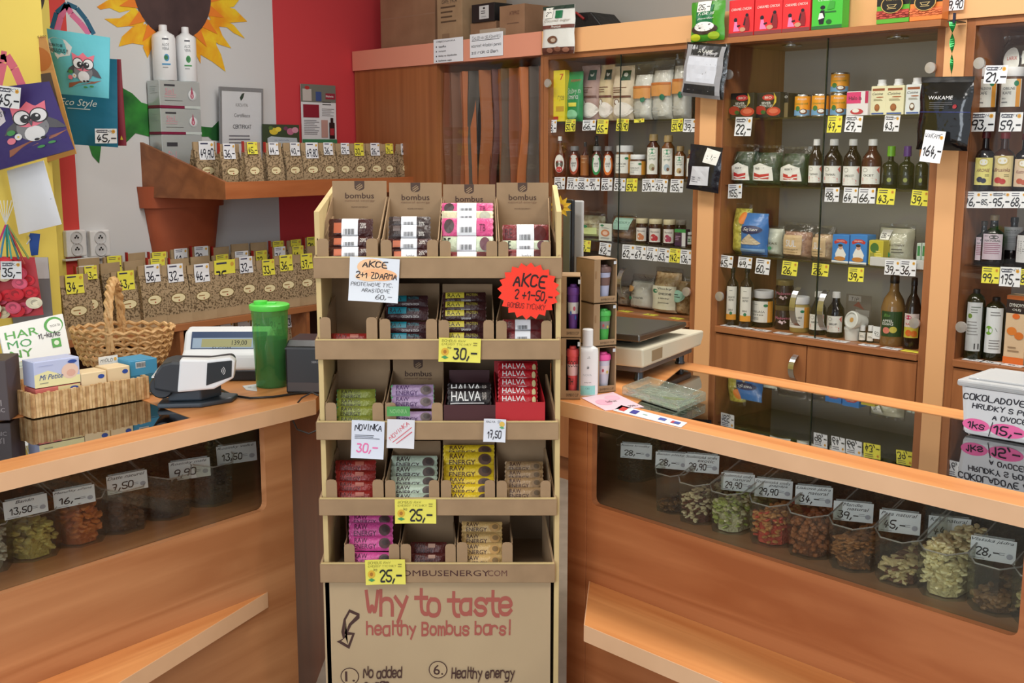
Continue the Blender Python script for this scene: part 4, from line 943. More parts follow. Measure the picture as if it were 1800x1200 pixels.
# ---- bars
def bar_mesh(w, h, t):
    mb = MB(); nx, nz = 10, 6
    def f(i, j, s):
        x = (i-.5)*w; z = (j-.5)*h; e = max(0, 1-abs(2*i-1)**5)**.6*max(0, 1-abs(2*j-1)**4)**.5
        return (x, s*(t/2)*e+.0004*math.sin(i*40+j*9), z)
    mb.grid(lambda i, j: f(i, j, -1), nx, nz); mb.grid(lambda i, j: f(1-i, j, 1), nx, nz)
    return mb
BARS = {}
def bar(flav, x0, x1, y0, y1, d, label, tier, tilt=.75, band=0, rz=0):
    """one wrapped bar whose visible face spans the given pixels at depth d"""
    u0, z1 = da(x0, y0, d); u1, z0 = da(x1, y1, d); w = u1-u0
    c1, c2, its = FL[flav]
    hh = min(.05, max(.03, round((z1-z0)*1.12, 3))); key = (flav, round(w, 2), hh, band)
    c = T('snack_bar', label, 'snack bar', DP, (u0+u1)/2, d, (z0+z1)/2, rz, 'snack bars in the '+G[tier], -tilt+.3)
    if key not in BARS:
        m1 = bar_mesh(w, hh, .016).mesh('wrapper', M(*c1, .32, 0, .4, 90), True)
        ms = []
        for s_ in (-1, 1):
            cr = MB(); cr.add([(s_*w*.47, -.001, -hh*.47), (s_*w*.47, -.001, hh*.47)]+[(s_*(w*.5+.002*(k % 2)), .001, hh*(.5-k/6)) for k in range(7)][::1], [(0, 1)+tuple(range(2, 9))]); ms.append(cr.mesh('crimped_end', M(*c2, .35)))
        mp = lambda x, z, k: (x, -(.008*max(0, 1-abs(2*x/w)**5)**.6*max(0, 1-abs(2*(z-hh/2)/hh)**4)**.5)-.0012-.0003*k, z-hh/2)
        it = list(its)
        if band:
            it += [('r', .3, .0, .68, 1, (238, 240, 244, .5))]+[('r', .36+.025*q, .12, .36+.025*q+(.014 if q % 3 else .008), .42, (60, 60, 66, .5)) for q in range(10)]
            if band == 2: it = it[:len(its)+1]+[('b', 'bombus', .52, .35, .2, .3, (60, 40, 40, .5))]
        me = art(None, w, hh, it, mp).data
        BARS[key] = [('wrapper', m1), ('crimped_end', ms[0]), ('crimped_end', ms[1]), ('printed_label', me)]
        for o_ in list(COL.objects):
            if o_.data is me: bpy.data.objects.remove(o_)
    for nm, me in BARS[key]:
        q = bpy.data.objects.new(nm, me); COL.objects.link(q); q.parent = c
    return c
def raw(ink, l1='RAW', l2='ENERGY', w=.52, dot=None):
    r = [('b', l1, .27, .71, .3, .34, ink), ('b', l2, .37, .3, w, .34, ink)]
    if dot: r.append(('o', .82, .5, .13, .36, dot)); r.append(('o', .84, .56, .08, .2, tuple(int(v*.7) for v in dot[:3])+(.4,)))
    return r
D_ = (60, 26, 26, .4)
FL = {'prot': ((66, 30, 28), (80, 40, 36), [('r', .12, .2, .3, .75, (196, 96, 50, .4)), ('b', '20%', .8, .6, .14, .3, (230, 220, 210, .4))]),
 'protd': ((58, 44, 42), (80, 66, 62), [('r', .1, .5, .28, .85, (100, 84, 80, .4)), ('b', '20%', .8, .3, .14, .3, (220, 214, 206, .4))]),
 'pink': ((222, 84, 140), (230, 130, 160), [('o', .14, .5, .1, .4, (70, 50, 50, .4)), ('b', 'TB', .8, .4, .12, .4, (120, 20, 70, .4))]), 'cream': ((226, 216, 178), (214, 200, 160), [('o', .85, .5, .1, .4, (190, 190, 170, .4))]),
 'mintw': ((208, 220, 190), (200, 206, 180), [('b', 'RE', .1, .5, .14, .7, (40, 40, 40, .4)), ('o', .85, .5, .1, .4, (110, 70, 80, .4))]), 'cherry': ((132, 50, 52), (176, 110, 100), [('b', 'RE', .12, .5, .16, .5, (80, 24, 28, .4)), ('o', .8, .5, .14, .4, (90, 30, 30, .4))]),
 'teal': ((58, 30, 34), (76, 40, 44), [('r', .06, .42, .5, .92, (20, 124, 140, .4)), ('b', 'RAW', .25, .66, .3, .36, (40, 26, 30, .4)), ('t', 'PROTEIN', .66, .7, .26, .24, (60, 130, 140, .4)), ('t', 'COCONUT & COCOA', .6, .2, .42, .16, (226, 222, 220, .4))]),
 'ban': ((60, 30, 30), (84, 56, 48), [('r', .06, .42, .5, .92, (206, 190, 60, .4)), ('b', 'RAW', .27, .66, .32, .36, (50, 36, 24, .4)), ('t', 'PROTEIN', .68, .7, .26, .24, (170, 156, 60, .4)), ('t', 'BANANA', .55, .2, .22, .16, (226, 222, 220, .4))]),
 'olive': ((138, 146, 58), (60, 130, 70), raw((66, 62, 30, .4))+[('t', 'BIO', .53, .7, .16, .28, (106, 112, 50, .4))]), 'lilac': ((176, 148, 184), (60, 170, 84), raw((80, 40, 100, .4), dot=(110, 92, 90, .4))),
 'halb': ((34, 28, 30), (60, 50, 50), [('r', .05, .1, .85, .16, (220, 216, 214, .4)), ('b', 'HALVA', .42, .52, .7, .55, (232, 230, 226, .4)), ('b', 'BAR', .86, .52, .1, .4, (190, 180, 170, .4))]), 'halr': ((196, 30, 42), (214, 70, 76), [('b', 'HALVA', .4, .62, .6, .44, (240, 236, 232, .4)), ('t', 'HALVA', .2, .2, .22, .24, (240, 230, 226, .4)), ('l', .5, .1, .85, .3, 1, (240, 200, 200, .4)), ('o', .92, .5, .05, .3, (230, 216, 160, .4))]),
 'red': ((150, 42, 36), (170, 56, 48), raw((92, 24, 24, .4))+[('r', .5, .55, .72, .85, (170, 90, 70, .4))]), 'mint': ((190, 206, 184), (204, 216, 198), raw((66, 44, 46, .4), dot=(84, 66, 60, .4))),
 'yel': ((236, 202, 44), (244, 216, 80), raw((84, 48, 26, .4), dot=(96, 66, 50, .4))), 'tan': ((164, 132, 94), (180, 148, 110), raw((84, 52, 36, .4), dot=(140, 110, 76, .4))),
 'mag': ((218, 86, 156), (230, 120, 176), raw((100, 20, 70, .4), dot=(84, 50, 50, .4))), 'choc': ((84, 36, 32), (100, 48, 40), raw((52, 22, 22, .4))+[('r', .5, .55, .7, .85, (160, 120, 100, .4))]), 'wheat': ((214, 176, 112), (206, 160, 90), raw((84, 54, 36, .4), dot=(196, 150, 84, .4)))}
pos = ['at the very front', 'second from the front', 'third from the front', 'fourth from the front', 'fifth from the front', 'sixth from the front']
def stack(tier, x0, x1, rowsy, flavs, desc, bands=None, d0=.03, dd=.022, jit=.05):
    n = len(rowsy)
    for k, (y0, y1) in enumerate(rowsy):     # rowsy from the bottom (front) to the top (rear)
        fl_ = flavs[k] if isinstance(flavs, list) else flavs
        nm = pos[k] if n > 1 else 'lying alone'
        if k == n-1 and n > 1: nm = 'topmost of its pile'
        bar(fl_, x0, x1, y0, y1, d0+dd*k, '%s, %s' % (desc[k] if isinstance(desc, list) else desc, nm), tier, band=(bands[k] if bands else 0), rz=rnd.uniform(-jit, jit), tilt=.75 if k < n-1 or (y1-y0) < 24 else .6)
stack(0, 578, 655, [(436, 454), (418, 434), (386, 416)], 'prot', 'brown protein bar with orange patch in the first top carton', [1, 1, 1])
stack(0, 684, 756, [(440, 458), (422, 438), (396, 420), (382, 400)], ['prot', 'prot', 'protd', 'protd'], 'dark protein bar in the second top carton', [2, 1, 1, 1])
stack(0, 777, 866, [(444, 462), (416, 444), (384, 414), (374, 388), (358, 376)], ['cherry', 'mintw', 'pink', 'cream', 'pink'], ['cherry red banded bar in the piled third carton', 'white and mint banded bar in the piled third carton', 'pink bar with a passion fruit picture', 'cream banded bar in the piled third carton', 'pink banded bar against the third printed header'], [1, 1, 1, 1, 1])
stack(0, 884, 964, [(440, 458), (426, 440), (396, 426)], ['cherry', 'mintw', 'cherry'], ['cherry red banded bar in the fourth top carton', 'pale banded bar in the fourth top carton', 'dark red banded bar in the fourth carton'], [2, 1, 1])
stack(1, 582, 650, [(587, 606)], 'red', 'dark orange bar in the nearly empty carton of the second tier')
stack(1, 678, 752, [(586, 606), (566, 586), (540, 562), (520, 540)], 'teal', 'brown coconut bar with blue lettering')
stack(1, 778, 854, [(585, 606), (565, 584), (546, 564), (532, 548), (516, 532)], 'ban', 'brown banana bar with yellow lettering')
stack(1, 884, 955, [(582, 602), (562, 582)], ['cherry', 'cherry'], 'dark red banded bar under the red starburst', [1, 1])
stack(2, 592, 660, [(732, 752), (716, 732), (702, 718), (686, 702)], 'olive', 'olive green raw bar in the middle tier')
stack(2, 688, 762, [(724, 744), (698, 716), (677, 697)], 'lilac', 'lilac bar with green ends in the middle tier')
stack(2, 788, 862, [(684, 712), (676, 690)], 'halb', 'black halva bar in the maroon carton', d0=.05)
stack(2, 876, 944, [(696, 712), (682, 698), (666, 684), (652, 668), (638, 656)], 'halr', 'red halva bar in the red carton', d0=.05)
stack(3, 590, 660, [(864, 884), (848, 864), (828, 848), (810, 830)], 'red', 'dark red raw bar in the fourth tier')
stack(3, 688, 768, [(868, 886), (854, 870), (838, 856), (820, 842), (802, 824)], 'mint', 'pale mint raw bar in the fourth tier')
stack(3, 780, 868, [(868, 884), (854, 868), (840, 856), (818, 840), (796, 820), (784, 800)], 'yel', 'bright yellow raw bar in the fourth tier')
stack(3, 888, 954, [(858, 878), (842, 858), (828, 844), (812, 830)], 'tan', 'tan raw bar in the fourth tier')
stack(4, 614, 690, [(972, 994), (944, 966), (920, 944), (905, 922)], 'mag', 'magenta pink raw bar in the bottom tier')
stack(4, 722, 784, [(974, 992), (954, 974)], 'choc', 'dark chocolate brown raw bar in the bottom tier')
stack(4, 812, 882, [(976, 996), (956, 976), (938, 956), (918, 936)], 'wheat', 'wheat coloured raw bar in the bottom tier')

# ---- paper notes on the lips
def note(label, x0, y0, x1, y1, col, items, pts=None, rot=0, dd=-.004, name='paper_sign', cat='sign', mat=None):
    u0, z1 = da(x0, y0, dd); u1, z0 = da(x1, y1, dd); w = u1-u0; h = z1-z0
    o = T(name, label, cat, DP, (u0+u1)/2, dd, (z0+z1)/2, 0, None, 0, rot)
    bend = lambda x, z: -.25*max(0, -z-h*.1)**2/h-.01*(x/w)**2
    if pts: m = MB().prism([((a-.5)*w, (b-.5)*h) for a, b in pts], 0, .001, 'y'); bend = lambda x, z: 0; m.build('card', mat or M(*col, .6), o)
    else:
        m = MB(); m.grid(lambda i, j: ((i-.5)*w, bend((i-.5)*w, (j-.5)*h), (j-.5)*h), 6, 6); m.grid(lambda i, j: ((.5-i)*w, bend((i-.5)*w, (j-.5)*h)+.0007, (j-.5)*h), 6, 6)
        m.build('paper', mat or M(*col, .65), o, True)
    art(o, w, h, items, lambda x, z, k: (x, bend(x, z-h/2)-.0006-.0003*k, z-h/2), 'handwriting'); return o
BK = (24, 20, 34, .6)
note('white sheet with an orange highlighted AKCE 2+1 offer on the top tier', 613, 453, 702, 530, (232, 238, 246), [('o', .45, .78, .3, .2, (250, 204, 160, .7)), ('o', .6, .62, .36, .14, (250, 190, 140, .7)), ('o', .38, .56, .26, .1, (250, 206, 160, .7)),
   ('H', 'AKCE', .5, .85, .48, .13, BK), ('H', '2+1 ZDARMA', .54, .6, .82, .13, BK), ('h', 'PROTEINOVE TYC.', .46, .39, .84, .08, BK), ('h', 'ARASIDOVE', .54, .26, .56, .08, BK), ('h', '60,-', .7, .12, .32, .1, BK)], rot=.06)
n_ = 20; st_pts = [(.5+.5*(1 if k % 2 == 0 else .86)*math.cos(math.pi*k/n_), .5+.5*(1 if k % 2 == 0 else .86)*math.sin(math.pi*k/n_)) for k in range(2*n_)]
note('fluorescent red starburst card announcing AKCE 2+1, stuck on the top tier lip', 874, 461, 984, 562, (255, 58, 32), [('H', 'AKCE', .5, .68, .5, .2, (40, 10, 10, .6)), ('H', '2 +1-50,-', .58, .43, .6, .16, (40, 10, 10, .6)), ('h', 'BOMBUS TYCINKY', .48, .24, .6, .09, (60, 16, 16, .6))], st_pts, .08, -.008, 'starburst_sign')
def yn(label, x0, y0, x1, y1, pr, rot=0): note(label, x0, y0, x1, y1, (236, 228, 96), [('h', 'BOMBUS RAW', .35, .88, .55, .1, (150, 146, 60, .7)), ('h', 'ENERGY TYCINKY', .42, .74, .7, .09, (150, 146, 60, .7)), ('o', .15, .42, .09, .16, (226, 180, 60, .7)), ('o', .15, .42, .04, .08, (180, 120, 40, .7)), ('p', [(.06, .2), (.15, .26), (.24, .18), (.15, .12)], (70, 150, 90, .7)), ('h', 'ks', .25, .6, .08, .1, BK), ('H', pr, .62, .36, .54, .44, BK), ('l', .82, .66, .92, .84, 2, (140, 130, 60, .7))], rot=rot, name='price_tag', cat='price tag')
yn('yellow tag reading 30,- hanging over the second tier lip', 771, 594, 845, 636, '30,-', .03); yn('yellow tag reading 25,- on the fourth tier lip under the mint bars', 694, 877, 767, 919, '25,-'); yn('yellow tag reading 25,- with a curled corner on the bottom lip', 642, 983, 713, 1026, '25,-', -.02)
note('white note reading NOVINKA with a pink thirty under black scribbles', 617, 739, 676, 805, (222, 228, 242), [('H', 'NOVINKA', .5, .82, .8, .16, BK), ('l', .1, .5, .9, .62, 3, BK), ('H', '30,-', .48, .28, .62, .22, (240, 110, 170, .6))], rot=.05)
note('white note with NOVINKA slanting in red', 680, 737, 729, 787, (226, 226, 232), [('h', 'NOVINKA', .42, .6, .9, .14, .75, (220, 60, 80, .6)), ('p', [(.2, .2), (.22, .19), (.9, .74), (.88, .75)], (220, 60, 80, .6)), ('p', [(.34, .16), (.36, .15), (.92, .58), (.9, .6)], (220, 60, 80, .6))], rot=.04)
note('white tag reading 17,50 below the halva cartons', 850, 736, 889, 776, (226, 230, 240), [('h', 'HALVA', .3, .88, .4, .1, BK), ('h', '50g', .72, .88, .2, .1, BK), ('o', .82, .78, .12, .12, (226, 190, 90, .7)), ('p', [(.7, .64), (.82, .7), (.94, .62), (.82, .58)], (90, 170, 120, .7)), ('H', '17,50', .48, .32, .6, .3, BK)], rot=.04, name='price_tag', cat='price tag')
note('small green sticker with pale NOVINKA letters in front of the lilac bars', 680, 714, 721, 731, (84, 158, 84), [('b', 'NOVINKA', .5, .5, .74, .46, (150, 200, 140, .6))], dd=-.002, name='paper_sign')
for x, y0, y1, dd in ((0, 0, 0, 0),): pass
g = T('passage_gate', 'dark wooden panel closing the passage behind the cardboard stand', 'gate', DP, -.2, .34, 0)
MB().box(-.305, .316, 0, .018, .02, .86).build('panel', wood((96, 46, 26), (120, 60, 34), 'z'), g); MB().box(-.305, .316, -.004, .022, .001, .019).build('bottom_rail', DK, g)
# clipboards and bag pushed between the display and the cabinet, with a sunflower clip
# ======================= GOODS IN THE CABINETS =======================
ON = .001
def bx(x0, x1, yt, zs, d): 
    ym = yt+30
    a, b = CB.at(x0, ym, d)[0], CB.at(x1, ym, d)[0]; return (a+b)/2, b-a, CB.at((x0+x1)/2, yt, d)[1]-zs
def rd(x0, x1, yt, zs, d):
    c = (x0+x1)/2; D = CB.dist(c, yt+30, d); return CB.at(c, yt+30, d)[0], (x1-x0)/2*D/FPX, CB.at(c, yt, d)[1]-zs
def fit(u, hw, x, t=0):
    """keep goods clear of the cabinet's side boards"""
    lo, hi = (c1L+st, pA-st) if x < 1240 else (pB+st, pC-st) if x < 1640 else (pD_+st, CR-st)
    hw = min(hw, (hi-lo)/2-.004); return min(max(u, lo+hw+.004), hi-hw-.004)
def Box(name, label, x0, x1, yt, zs, d, dp, col, items=(), group=None, cat='box', **k):
    u, w, h = bx(x0, x1, yt, zs, d); return carton(name, label, cat, CB, u, d, zs+ON, w*.97, dp, h, col, items, group, **k)
def Bag(label, x0, x1, yt, zs, d, mat, items=(), t=.05, film_=0, seed=1, seam=None, name='food_bag', **k):
    u, w, h = bx(x0, x1, yt, zs, d+t/2); u = fit(u, w*.55, (x0+x1)/2); return pouch(name, label, CB, u, d+t*.6, zs+ON, w*.97, h, t, mat, items, seed=seed, filmtop=film_, seam=seam, **k)
def Bot(label, x0, x1, yt, zs, d, prof, glass, cap, items, name='bottle', cat='bottle', **k):
    u, r, h = rd(x0, x1, yt, zs, d+.03); u = fit(u, r*1.02, (x0+x1)/2); return bottle(name, label, cat, CB, u, d+.03, zs+ON, prof, r, h, glass, cap, items, **k)
def Jar(label, x0, x1, yt, zs, d, fill, lid, items, **k):
    u, r, h = rd(x0, x1, yt, zs, d+.03); return jar('jar', label, CB, u, d+.03, zs+ON, r, h, fill, lid, items, **k)
def Tag(x0, y0, x1, y1, c, p, label, **k): return tag(CB, x0, y0, x1, y1, k.pop('d', .024), c, p, label, group=None, rz=rnd.uniform(-.05, .05), ry=rnd.uniform(-.05, .05), **k)
DKG = M(40, 22, 18, .12, spec=.6); AMB = M(96, 40, 18, .15, spec=.6); OLV = M(34, 38, 20, .1, spec=.6); PLD = M(24, 18, 20, .12, spec=.6)
CW = (236, 236, 228, .5); CG = (40, 130, 90, .5); CO = (238, 164, 60, .5); CK = (40, 40, 42, .5); CR_ = (196, 50, 50, .5)
C2 = lambda t1, t2, o=1: [('r', 0, 0, 1, 1, CW), ('b', t1, .38, .5, .5, .1, CK), ('t', t2, .36, .36, .44, .07, CK), ('r', .74, 0, 1, 1, CO), ('o', .66, .8, .09, .07, CG), ('l', .12, .82, .42, .86, 1, (120, 120, 120, .5)), ('l', .12, .1, .5, .24, 2, (150, 150, 150, .5))]
COUNTRY = lambda c: [('r', 0, 0, 1, 1, CW), ('o', .24, .8, .13, .12, (170, 170, 160, .5)), ('o', .24, .8, .1, .09, CW), ('p', [(.5, .98), (.95, .98), (.95, .6), (.8, .8)], (214, 110, 100, .5)), ('b', c, .42, .5, .5, .12, CK), ('p', [(.12, .1), (.12, .38), (.35, .3), (.6, .36), (.8, .28), (.8, .1)], CR_), ('p', [(.12, .18), (.4, .14), (.8, .2), (.8, .15), (.4, .1), (.12, .13)], CW)]
NAT = lambda: speckle((196, 176, 150), (226, 212, 190), 20, .3, .7, .45, name='pouch_print')
# --- syrup cabinet, top shelf
z = z1s
Box('crispbread_box', 'tall yellow carton with red lettering by the round cabinet knob', 971, 993, 124, z, .035, .03, (232, 214, 50), [('b', '7', .75, .87, .3, .12, CR_), ('h', 'ryze', .7, .48, .5, .1, (60, 50, 40, .5)), ('r', .3, .2, .95, .3, (200, 160, 40, .5)), ('r', .1, .04, .5, .1, (180, 60, 40, .5))])
Bag('green and white bag of soy drink powder beside the yellow carton', 997, 1024, 127, z, .04, M(30, 140, 74, .3, 0, .3, 30), [('b', 'SOJOVY', .65, .82, .6, .06, CR_), ('h', 'Sojovy n', .6, .62, .7, .1, (226, 230, 226, .4)), ('h', 'Zamena', .55, .5, .6, .09, (226, 230, 226, .4)), ('r', .3, .3, .8, .38, (226, 220, 80, .5)), ('o', .5, .14, .36, .1, (140, 206, 160, .4))], seam=M(24, 120, 64, .3), seed=2)
for i, (x0, x1, yt, c, l) in enumerate(((1022, 1054, 116, (158, 128, 120), 'brownish pink coconut pouch with a green square emblem'), (1054, 1080, 115, (198, 180, 140), 'beige coconut pouch half behind the door edge'), (1078, 1115, 117, (206, 190, 164), 'wide beige coconut pouch with a cut coconut picture'))):
    Bag(l, x0, x1, yt, z, .09+.015*(i % 2), speckle(c, tuple(min(255, v+26) for v in c), 24, .3, .7, .45, name='pouch_print'), [('r', .5, .74, .9, .92, (16, 74, 58, .4)), ('o', .7, .84, .1, .04, (220, 224, 216, .4)), ('l', .15, .5, .8, .62, 3, (120, 80, 60, .5)), ('r', .05, .42, .95, .46, (104, 62, 50, .5)), ('o', .35, .34, .13, .06, (110, 70, 50, .5)), ('o', .35, .345, .09, .04, (238, 234, 228, .5)), ('o', .6, .2, .4, .14, (236, 230, 222, .5))], group='coconut pouches', seed=3+i, seam=M(*c, .4), t=.06)
for i, (x0, x1, yt, tx) in enumerate(((1117, 1150, 112, 'first, tied with the orange band low'), (1149, 1186, 102, 'second, in the middle'), (1186, 1216, 92, 'third, under the hanging seaweed pouch'))):
    Bag('cellophane wrapped white bag with an orange band, '+tx, x0, x1, yt, z, .08, speckle((206, 202, 192), (232, 230, 222), 14, .3, .7, .5, name='bag_white'), [('r', .02, .38, .98, .6, (214, 150, 84, .5)), ('r', .02, .56, .98, .6, (190, 110, 50, .5)), ('o', .7, .36, .11, .05, (20, 110, 84, .4)), ('l', .2, .1, .6, .2, 2, (180, 180, 175, .5))], film_=.2, group='cellophane bags', seed=11+i, t=.07)
for x0, y0, x1, y1, c, p, l in [(963, 211, 979, 233, 'w', '68,-', 'white tag 68,- under the yellow carton'), (995, 210, 1012, 231, 'y', '50,90', 'yellow tag under the green soy bag'), (1025, 211, 1048, 229, 'w', '66,-', 'grey curled tag under the brownish coconut pouch'), (1051, 210, 1070, 235, 'y', '65,-', 'yellow tag 65,- under the middle coconut pouch'),
        (1085, 209, 1106, 230, 'y', '50,90', 'yellow tag behind the door glass under the wide coconut pouch'), (1115, 209, 1133, 215, 'y', '', 'narrow yellow tag edge under the first cellophane bag'), (1181, 209, 1201, 231, 'y', '50,90', 'yellow tag under the cellophane bags'), (1203, 209, 1224, 232, 'w', '39,-', 'white tag 39,- at the pilaster end of the top shelf')]: Tag(x0, y0, x1, y1, c, p or '1', l)
# second shelf: syrups
z = z2s
OV = lambda c: [('o', .5, .5, .5, .5, (230, 226, 214, .5)), ('o', .5, .5, .45, .44, (240, 238, 230, .5)), ('b', 'ORGANIC', .5, .64, .5, .1, c), ('b', 'SIRUP', .5, .46, .6, .14, (50, 110, 90, .5)), ('o', .5, .18, .3, .16, c)]
m_ = Bot('maple syrup flask with a ring handle and white cap', 970, 993, 240, z, .015, [(.8, 0), (1, .1), (1, .42), (.8, .6), (.36, .8), (.3, 1)], AMB, (230, 230, 228), OV(CR_), lab=(.1, .55), lw=1.6, sq=.6, capr=.32, group='syrup bottles')
MB().tube([(.016+.012*math.sin(q), 0, .125+.014*math.cos(q)) for q in [j*math.pi/5 for j in range(10)]], .003, 6, True).build('ring_handle', AMB, m_, True)
for x0, x1, yt, c, l in ((1000, 1020, 257, (190, 80, 50), 'amber squeeze bottle with a grey cap and drop label'), (1040, 1059, 257, (40, 150, 80), 'squeeze bottle with a green drop label'), (1060, 1080, 257, (230, 120, 40), 'squeeze bottle with an orange drop label')):
    Bot(l, x0, x1, yt, z, .1, P_SQ, AMB, (150, 150, 150), [('o', .5, .5, .5, .5, (*c, .5)), ('o', .5, .5, .34, .36, CW), ('b', 'AGAVE', .5, .55, .44, .1, CK), ('t', 'syrup', .5, .42, .34, .08, CK), ('o', .5, .86, .3, .1, CW)], capr=.75, caph=.14, lab=(.06, .74), lw=1.8, group='syrup bottles')
Bot('slim brown bottle with an amber label and a black nozzle', 1020, 1037, 250, z, .12, [(.95, 0), (1, .02), (1, .64), (.5, .76), (.3, .85), (.22, 1)], AMB, (30, 26, 26), [('r', 0, 0, 1, 1, (166, 100, 44, .5)), ('b', 'ESSENCE', .5, .84, .6, .05, (230, 200, 160, .5)), ('l', .2, .6, .8, .7, 2, (220, 180, 130, .5))], capr=.3, caph=.12, lab=(.03, .62), lw=2, group='syrup bottles')
Bot('dark dropper bottle behind the amber bottles', 1041, 1056, 239, z, .22, P_SYR, PLD, (30, 28, 28), [], group='syrup bottles')
Jar('tall jar of brown powder with a white lid', 1082, 1114, 256, z, .1, M(120, 84, 60, .3), WHT, C2('KAROB', 'prasek'), group='lidded jars'); Jar('short jar with a white lid and orange striped label', 1107, 1136, 272, z, .09, M(96, 60, 44, .3), WHT, C2('KAKAO', 'maslo'), group='lidded jars')
for x0, x1, yt, c, l in ((1136, 1161, 236, (180, 180, 150), 'dark agave syrup bottle with a tan ribbed cap, beside the short jar'), (1162, 1187, 238, (170, 190, 200), 'large amber syrup bottle with a pale blue label and tan cap'), (1185, 1206, 257, (196, 170, 120), 'amber bottle with a salmon picture on its leaf shaped label'), (1206, 1223, 263, (180, 170, 90), 'gold syrup bottle partly behind the hanging black bag')):
    Bot(l, x0, x1, yt, z, .08, P_SQ, M(70, 26, 18, .15) if x0 < 1160 else M(110, 62, 30, .15), (176, 150, 104), [('r', 0, 0, 1, 1, CW), ('o', .5, .86, .34, .1, (60, 150, 110, .5)), ('i', 'Cukr', .5, .7, .6, .08, (50, 110, 90, .5)), ('i', 'syrup', .5, .56, .6, .1, (50, 110, 90, .5)), ('o', .5, .26, .26, .14, (*c, .5)), ('o', .6, .2, .12, .07, (120, 80, 50, .5))], capr=.62, caph=.14, lab=(.1, .7), lw=1.6, group='syrup bottles')
for i, (x, c, p, l) in enumerate([(975, 'w', '153,-', 'white tag 153,- under the maple flask'), (998, 'w', '77,-', 'white tag 77,- under the amber squeeze bottle'), (1017, 'w', '58,-', 'white tag under the slim brown bottle'), (1036, 'w', '91,-', 'white tag 91,- under the green drop label bottle'), (1058, 'w', '65,-', 'white tag 65,- under the orange drop label bottle'),
        (1081, 'w', '52,-', 'grey tag just past the sliding door edge under the tall jar'), (1102, 'y', '59,-', 'yellow tag 59,- under the short jar'), (1130, 'w', '309,-', 'white tag with bold writing under the dark agave bottle'), (1153, 'w', '247,-', 'white tag under the large amber syrup bottle'), (1180, 'w', '155,-', 'white tag 155,- under the salmon label bottle')]):
    Tag(x, 311+i*.4, x+(19 if i < 7 else 21), 333+i*.6, c, p, l)
# third shelf
z = z3s
Bag('clear bag of pale nuts with a lime paper base', 1013, 1062, 371, z, .12, speckle((170, 150, 110), (212, 206, 170), 34, .35, .6, .5, name='nuts_in_bag'), [('r', .08, .05, .92, .38, (206, 220, 150, .5)), ('o', .55, .42, .12, .06, CG), ('b', 'ORECHY', .72, .5, .3, .06, CK)], film_=.18, seed=21, t=.09)
card('flower_seed_packet', 'upright white packet with a round flower picture', 'packet', CB, 1053, 392, 1075, 424, .06, (218, 222, 212), [('o', .25, .88, .14, .06, CG), ('l', .2, .7, .8, .78, 2, (120, 120, 120, .5)), ('o', .5, .45, .34, .2, (206, 130, 90, .5)), ('o', .5, .45, .2, .12, (236, 200, 180, .5)), ('l', .15, .08, .85, .2, 2, (120, 120, 120, .5))])
Bag('brown bag with a mint coloured folded label', 1077, 1117, 375, z, .1, speckle((96, 66, 44), (140, 104, 74), 26, .35, .6, .6, name='brown_grain'), [('p', [(.3, .4), (.26, .84), (.98, .84), (.9, .4)], (166, 208, 190, .5)), ('h', 'Chlebicky', .62, .68, .6, .1, (30, 90, 80, .5))], film_=.12, seed=22, t=.08)
for i, (x0, x1, c, tx) in enumerate(((1117, 1140, (200, 120, 80), 'peach fruit label'), (1140, 1165, (186, 40, 50), 'red strawberry label'), (1165, 1188, (170, 60, 90), 'raspberry label'))):
    Jar('jam jar with a cream lid and a '+tx, x0, x1, 384+i, z, .07, M(52, 18, 18, .15), M(206, 196, 160, .4), [('r', 0, 0, 1, 1, (224, 218, 210, .5)), ('b', 'Marmelada', .5, .76, .7, .14, (70, 40, 40, .5)), ('o', .4, .34, .24, .26, (*c, .5)), ('o', .62, .28, .16, .2, (*c, .5))], group='jam jars', lab=(.06, .62), lw=1.7)
Jar('jam jar with a grey label behind the purple box', 1182, 1206, 387, z, .16, M(60, 40, 30, .2), M(190, 186, 176, .4), [], group='jam jars')
Box('spread_box', 'small dark purple carton with a green strip beside the jam jars', 1185, 1205, 403, z, .06, .03, (62, 28, 66), [('r', 0, .8, 1, 1, (60, 150, 80, .5)), ('r', .66, 0, 1, .8, (220, 220, 220, .5)), ('l', .1, .3, .55, .6, 3, (180, 150, 180, .5))])
Jar('tiny jar with a grey lid at the end of the third shelf', 1205, 1219, 408, z, .06, M(70, 40, 34, .2), M(214, 216, 210, .4), [('r', 0, 0, 1, 1, (200, 206, 196, .5)), ('o', .5, .5, .3, .2, (60, 120, 60, .5))], group='jam jars')
for x0, y0, x1, y1, c, p, l in [(1017, 421, 1039, 443, 'y', '29,-', 'yellow curled tag under the bag of nuts'), (1055, 426, 1075, 449, 'w', '42,-', 'white tag under the flower packet'), (1095, 429, 1116, 456, 'w', '62,-', 'white tag 62,- under the brown bag'), (1117, 431, 1136, 457, 'w', '67,-', 'white tag 67,- under the peach jam'),
        (1138, 433, 1157, 459, 'w', '64,-', 'white tag 64,- under the strawberry jam'), (1158, 435, 1178, 461, 'w', '63,-', 'white tag 63,- under the raspberry jam'), (1178, 436, 1196, 462, 'y', '142,-', 'yellow tag 142,- between the jam tags'), (1197, 438, 1216, 465, 'w', '136,-', 'white tag 136,- under the tiny jar')]: Tag(x0, y0, x1, y1, c, p, l)
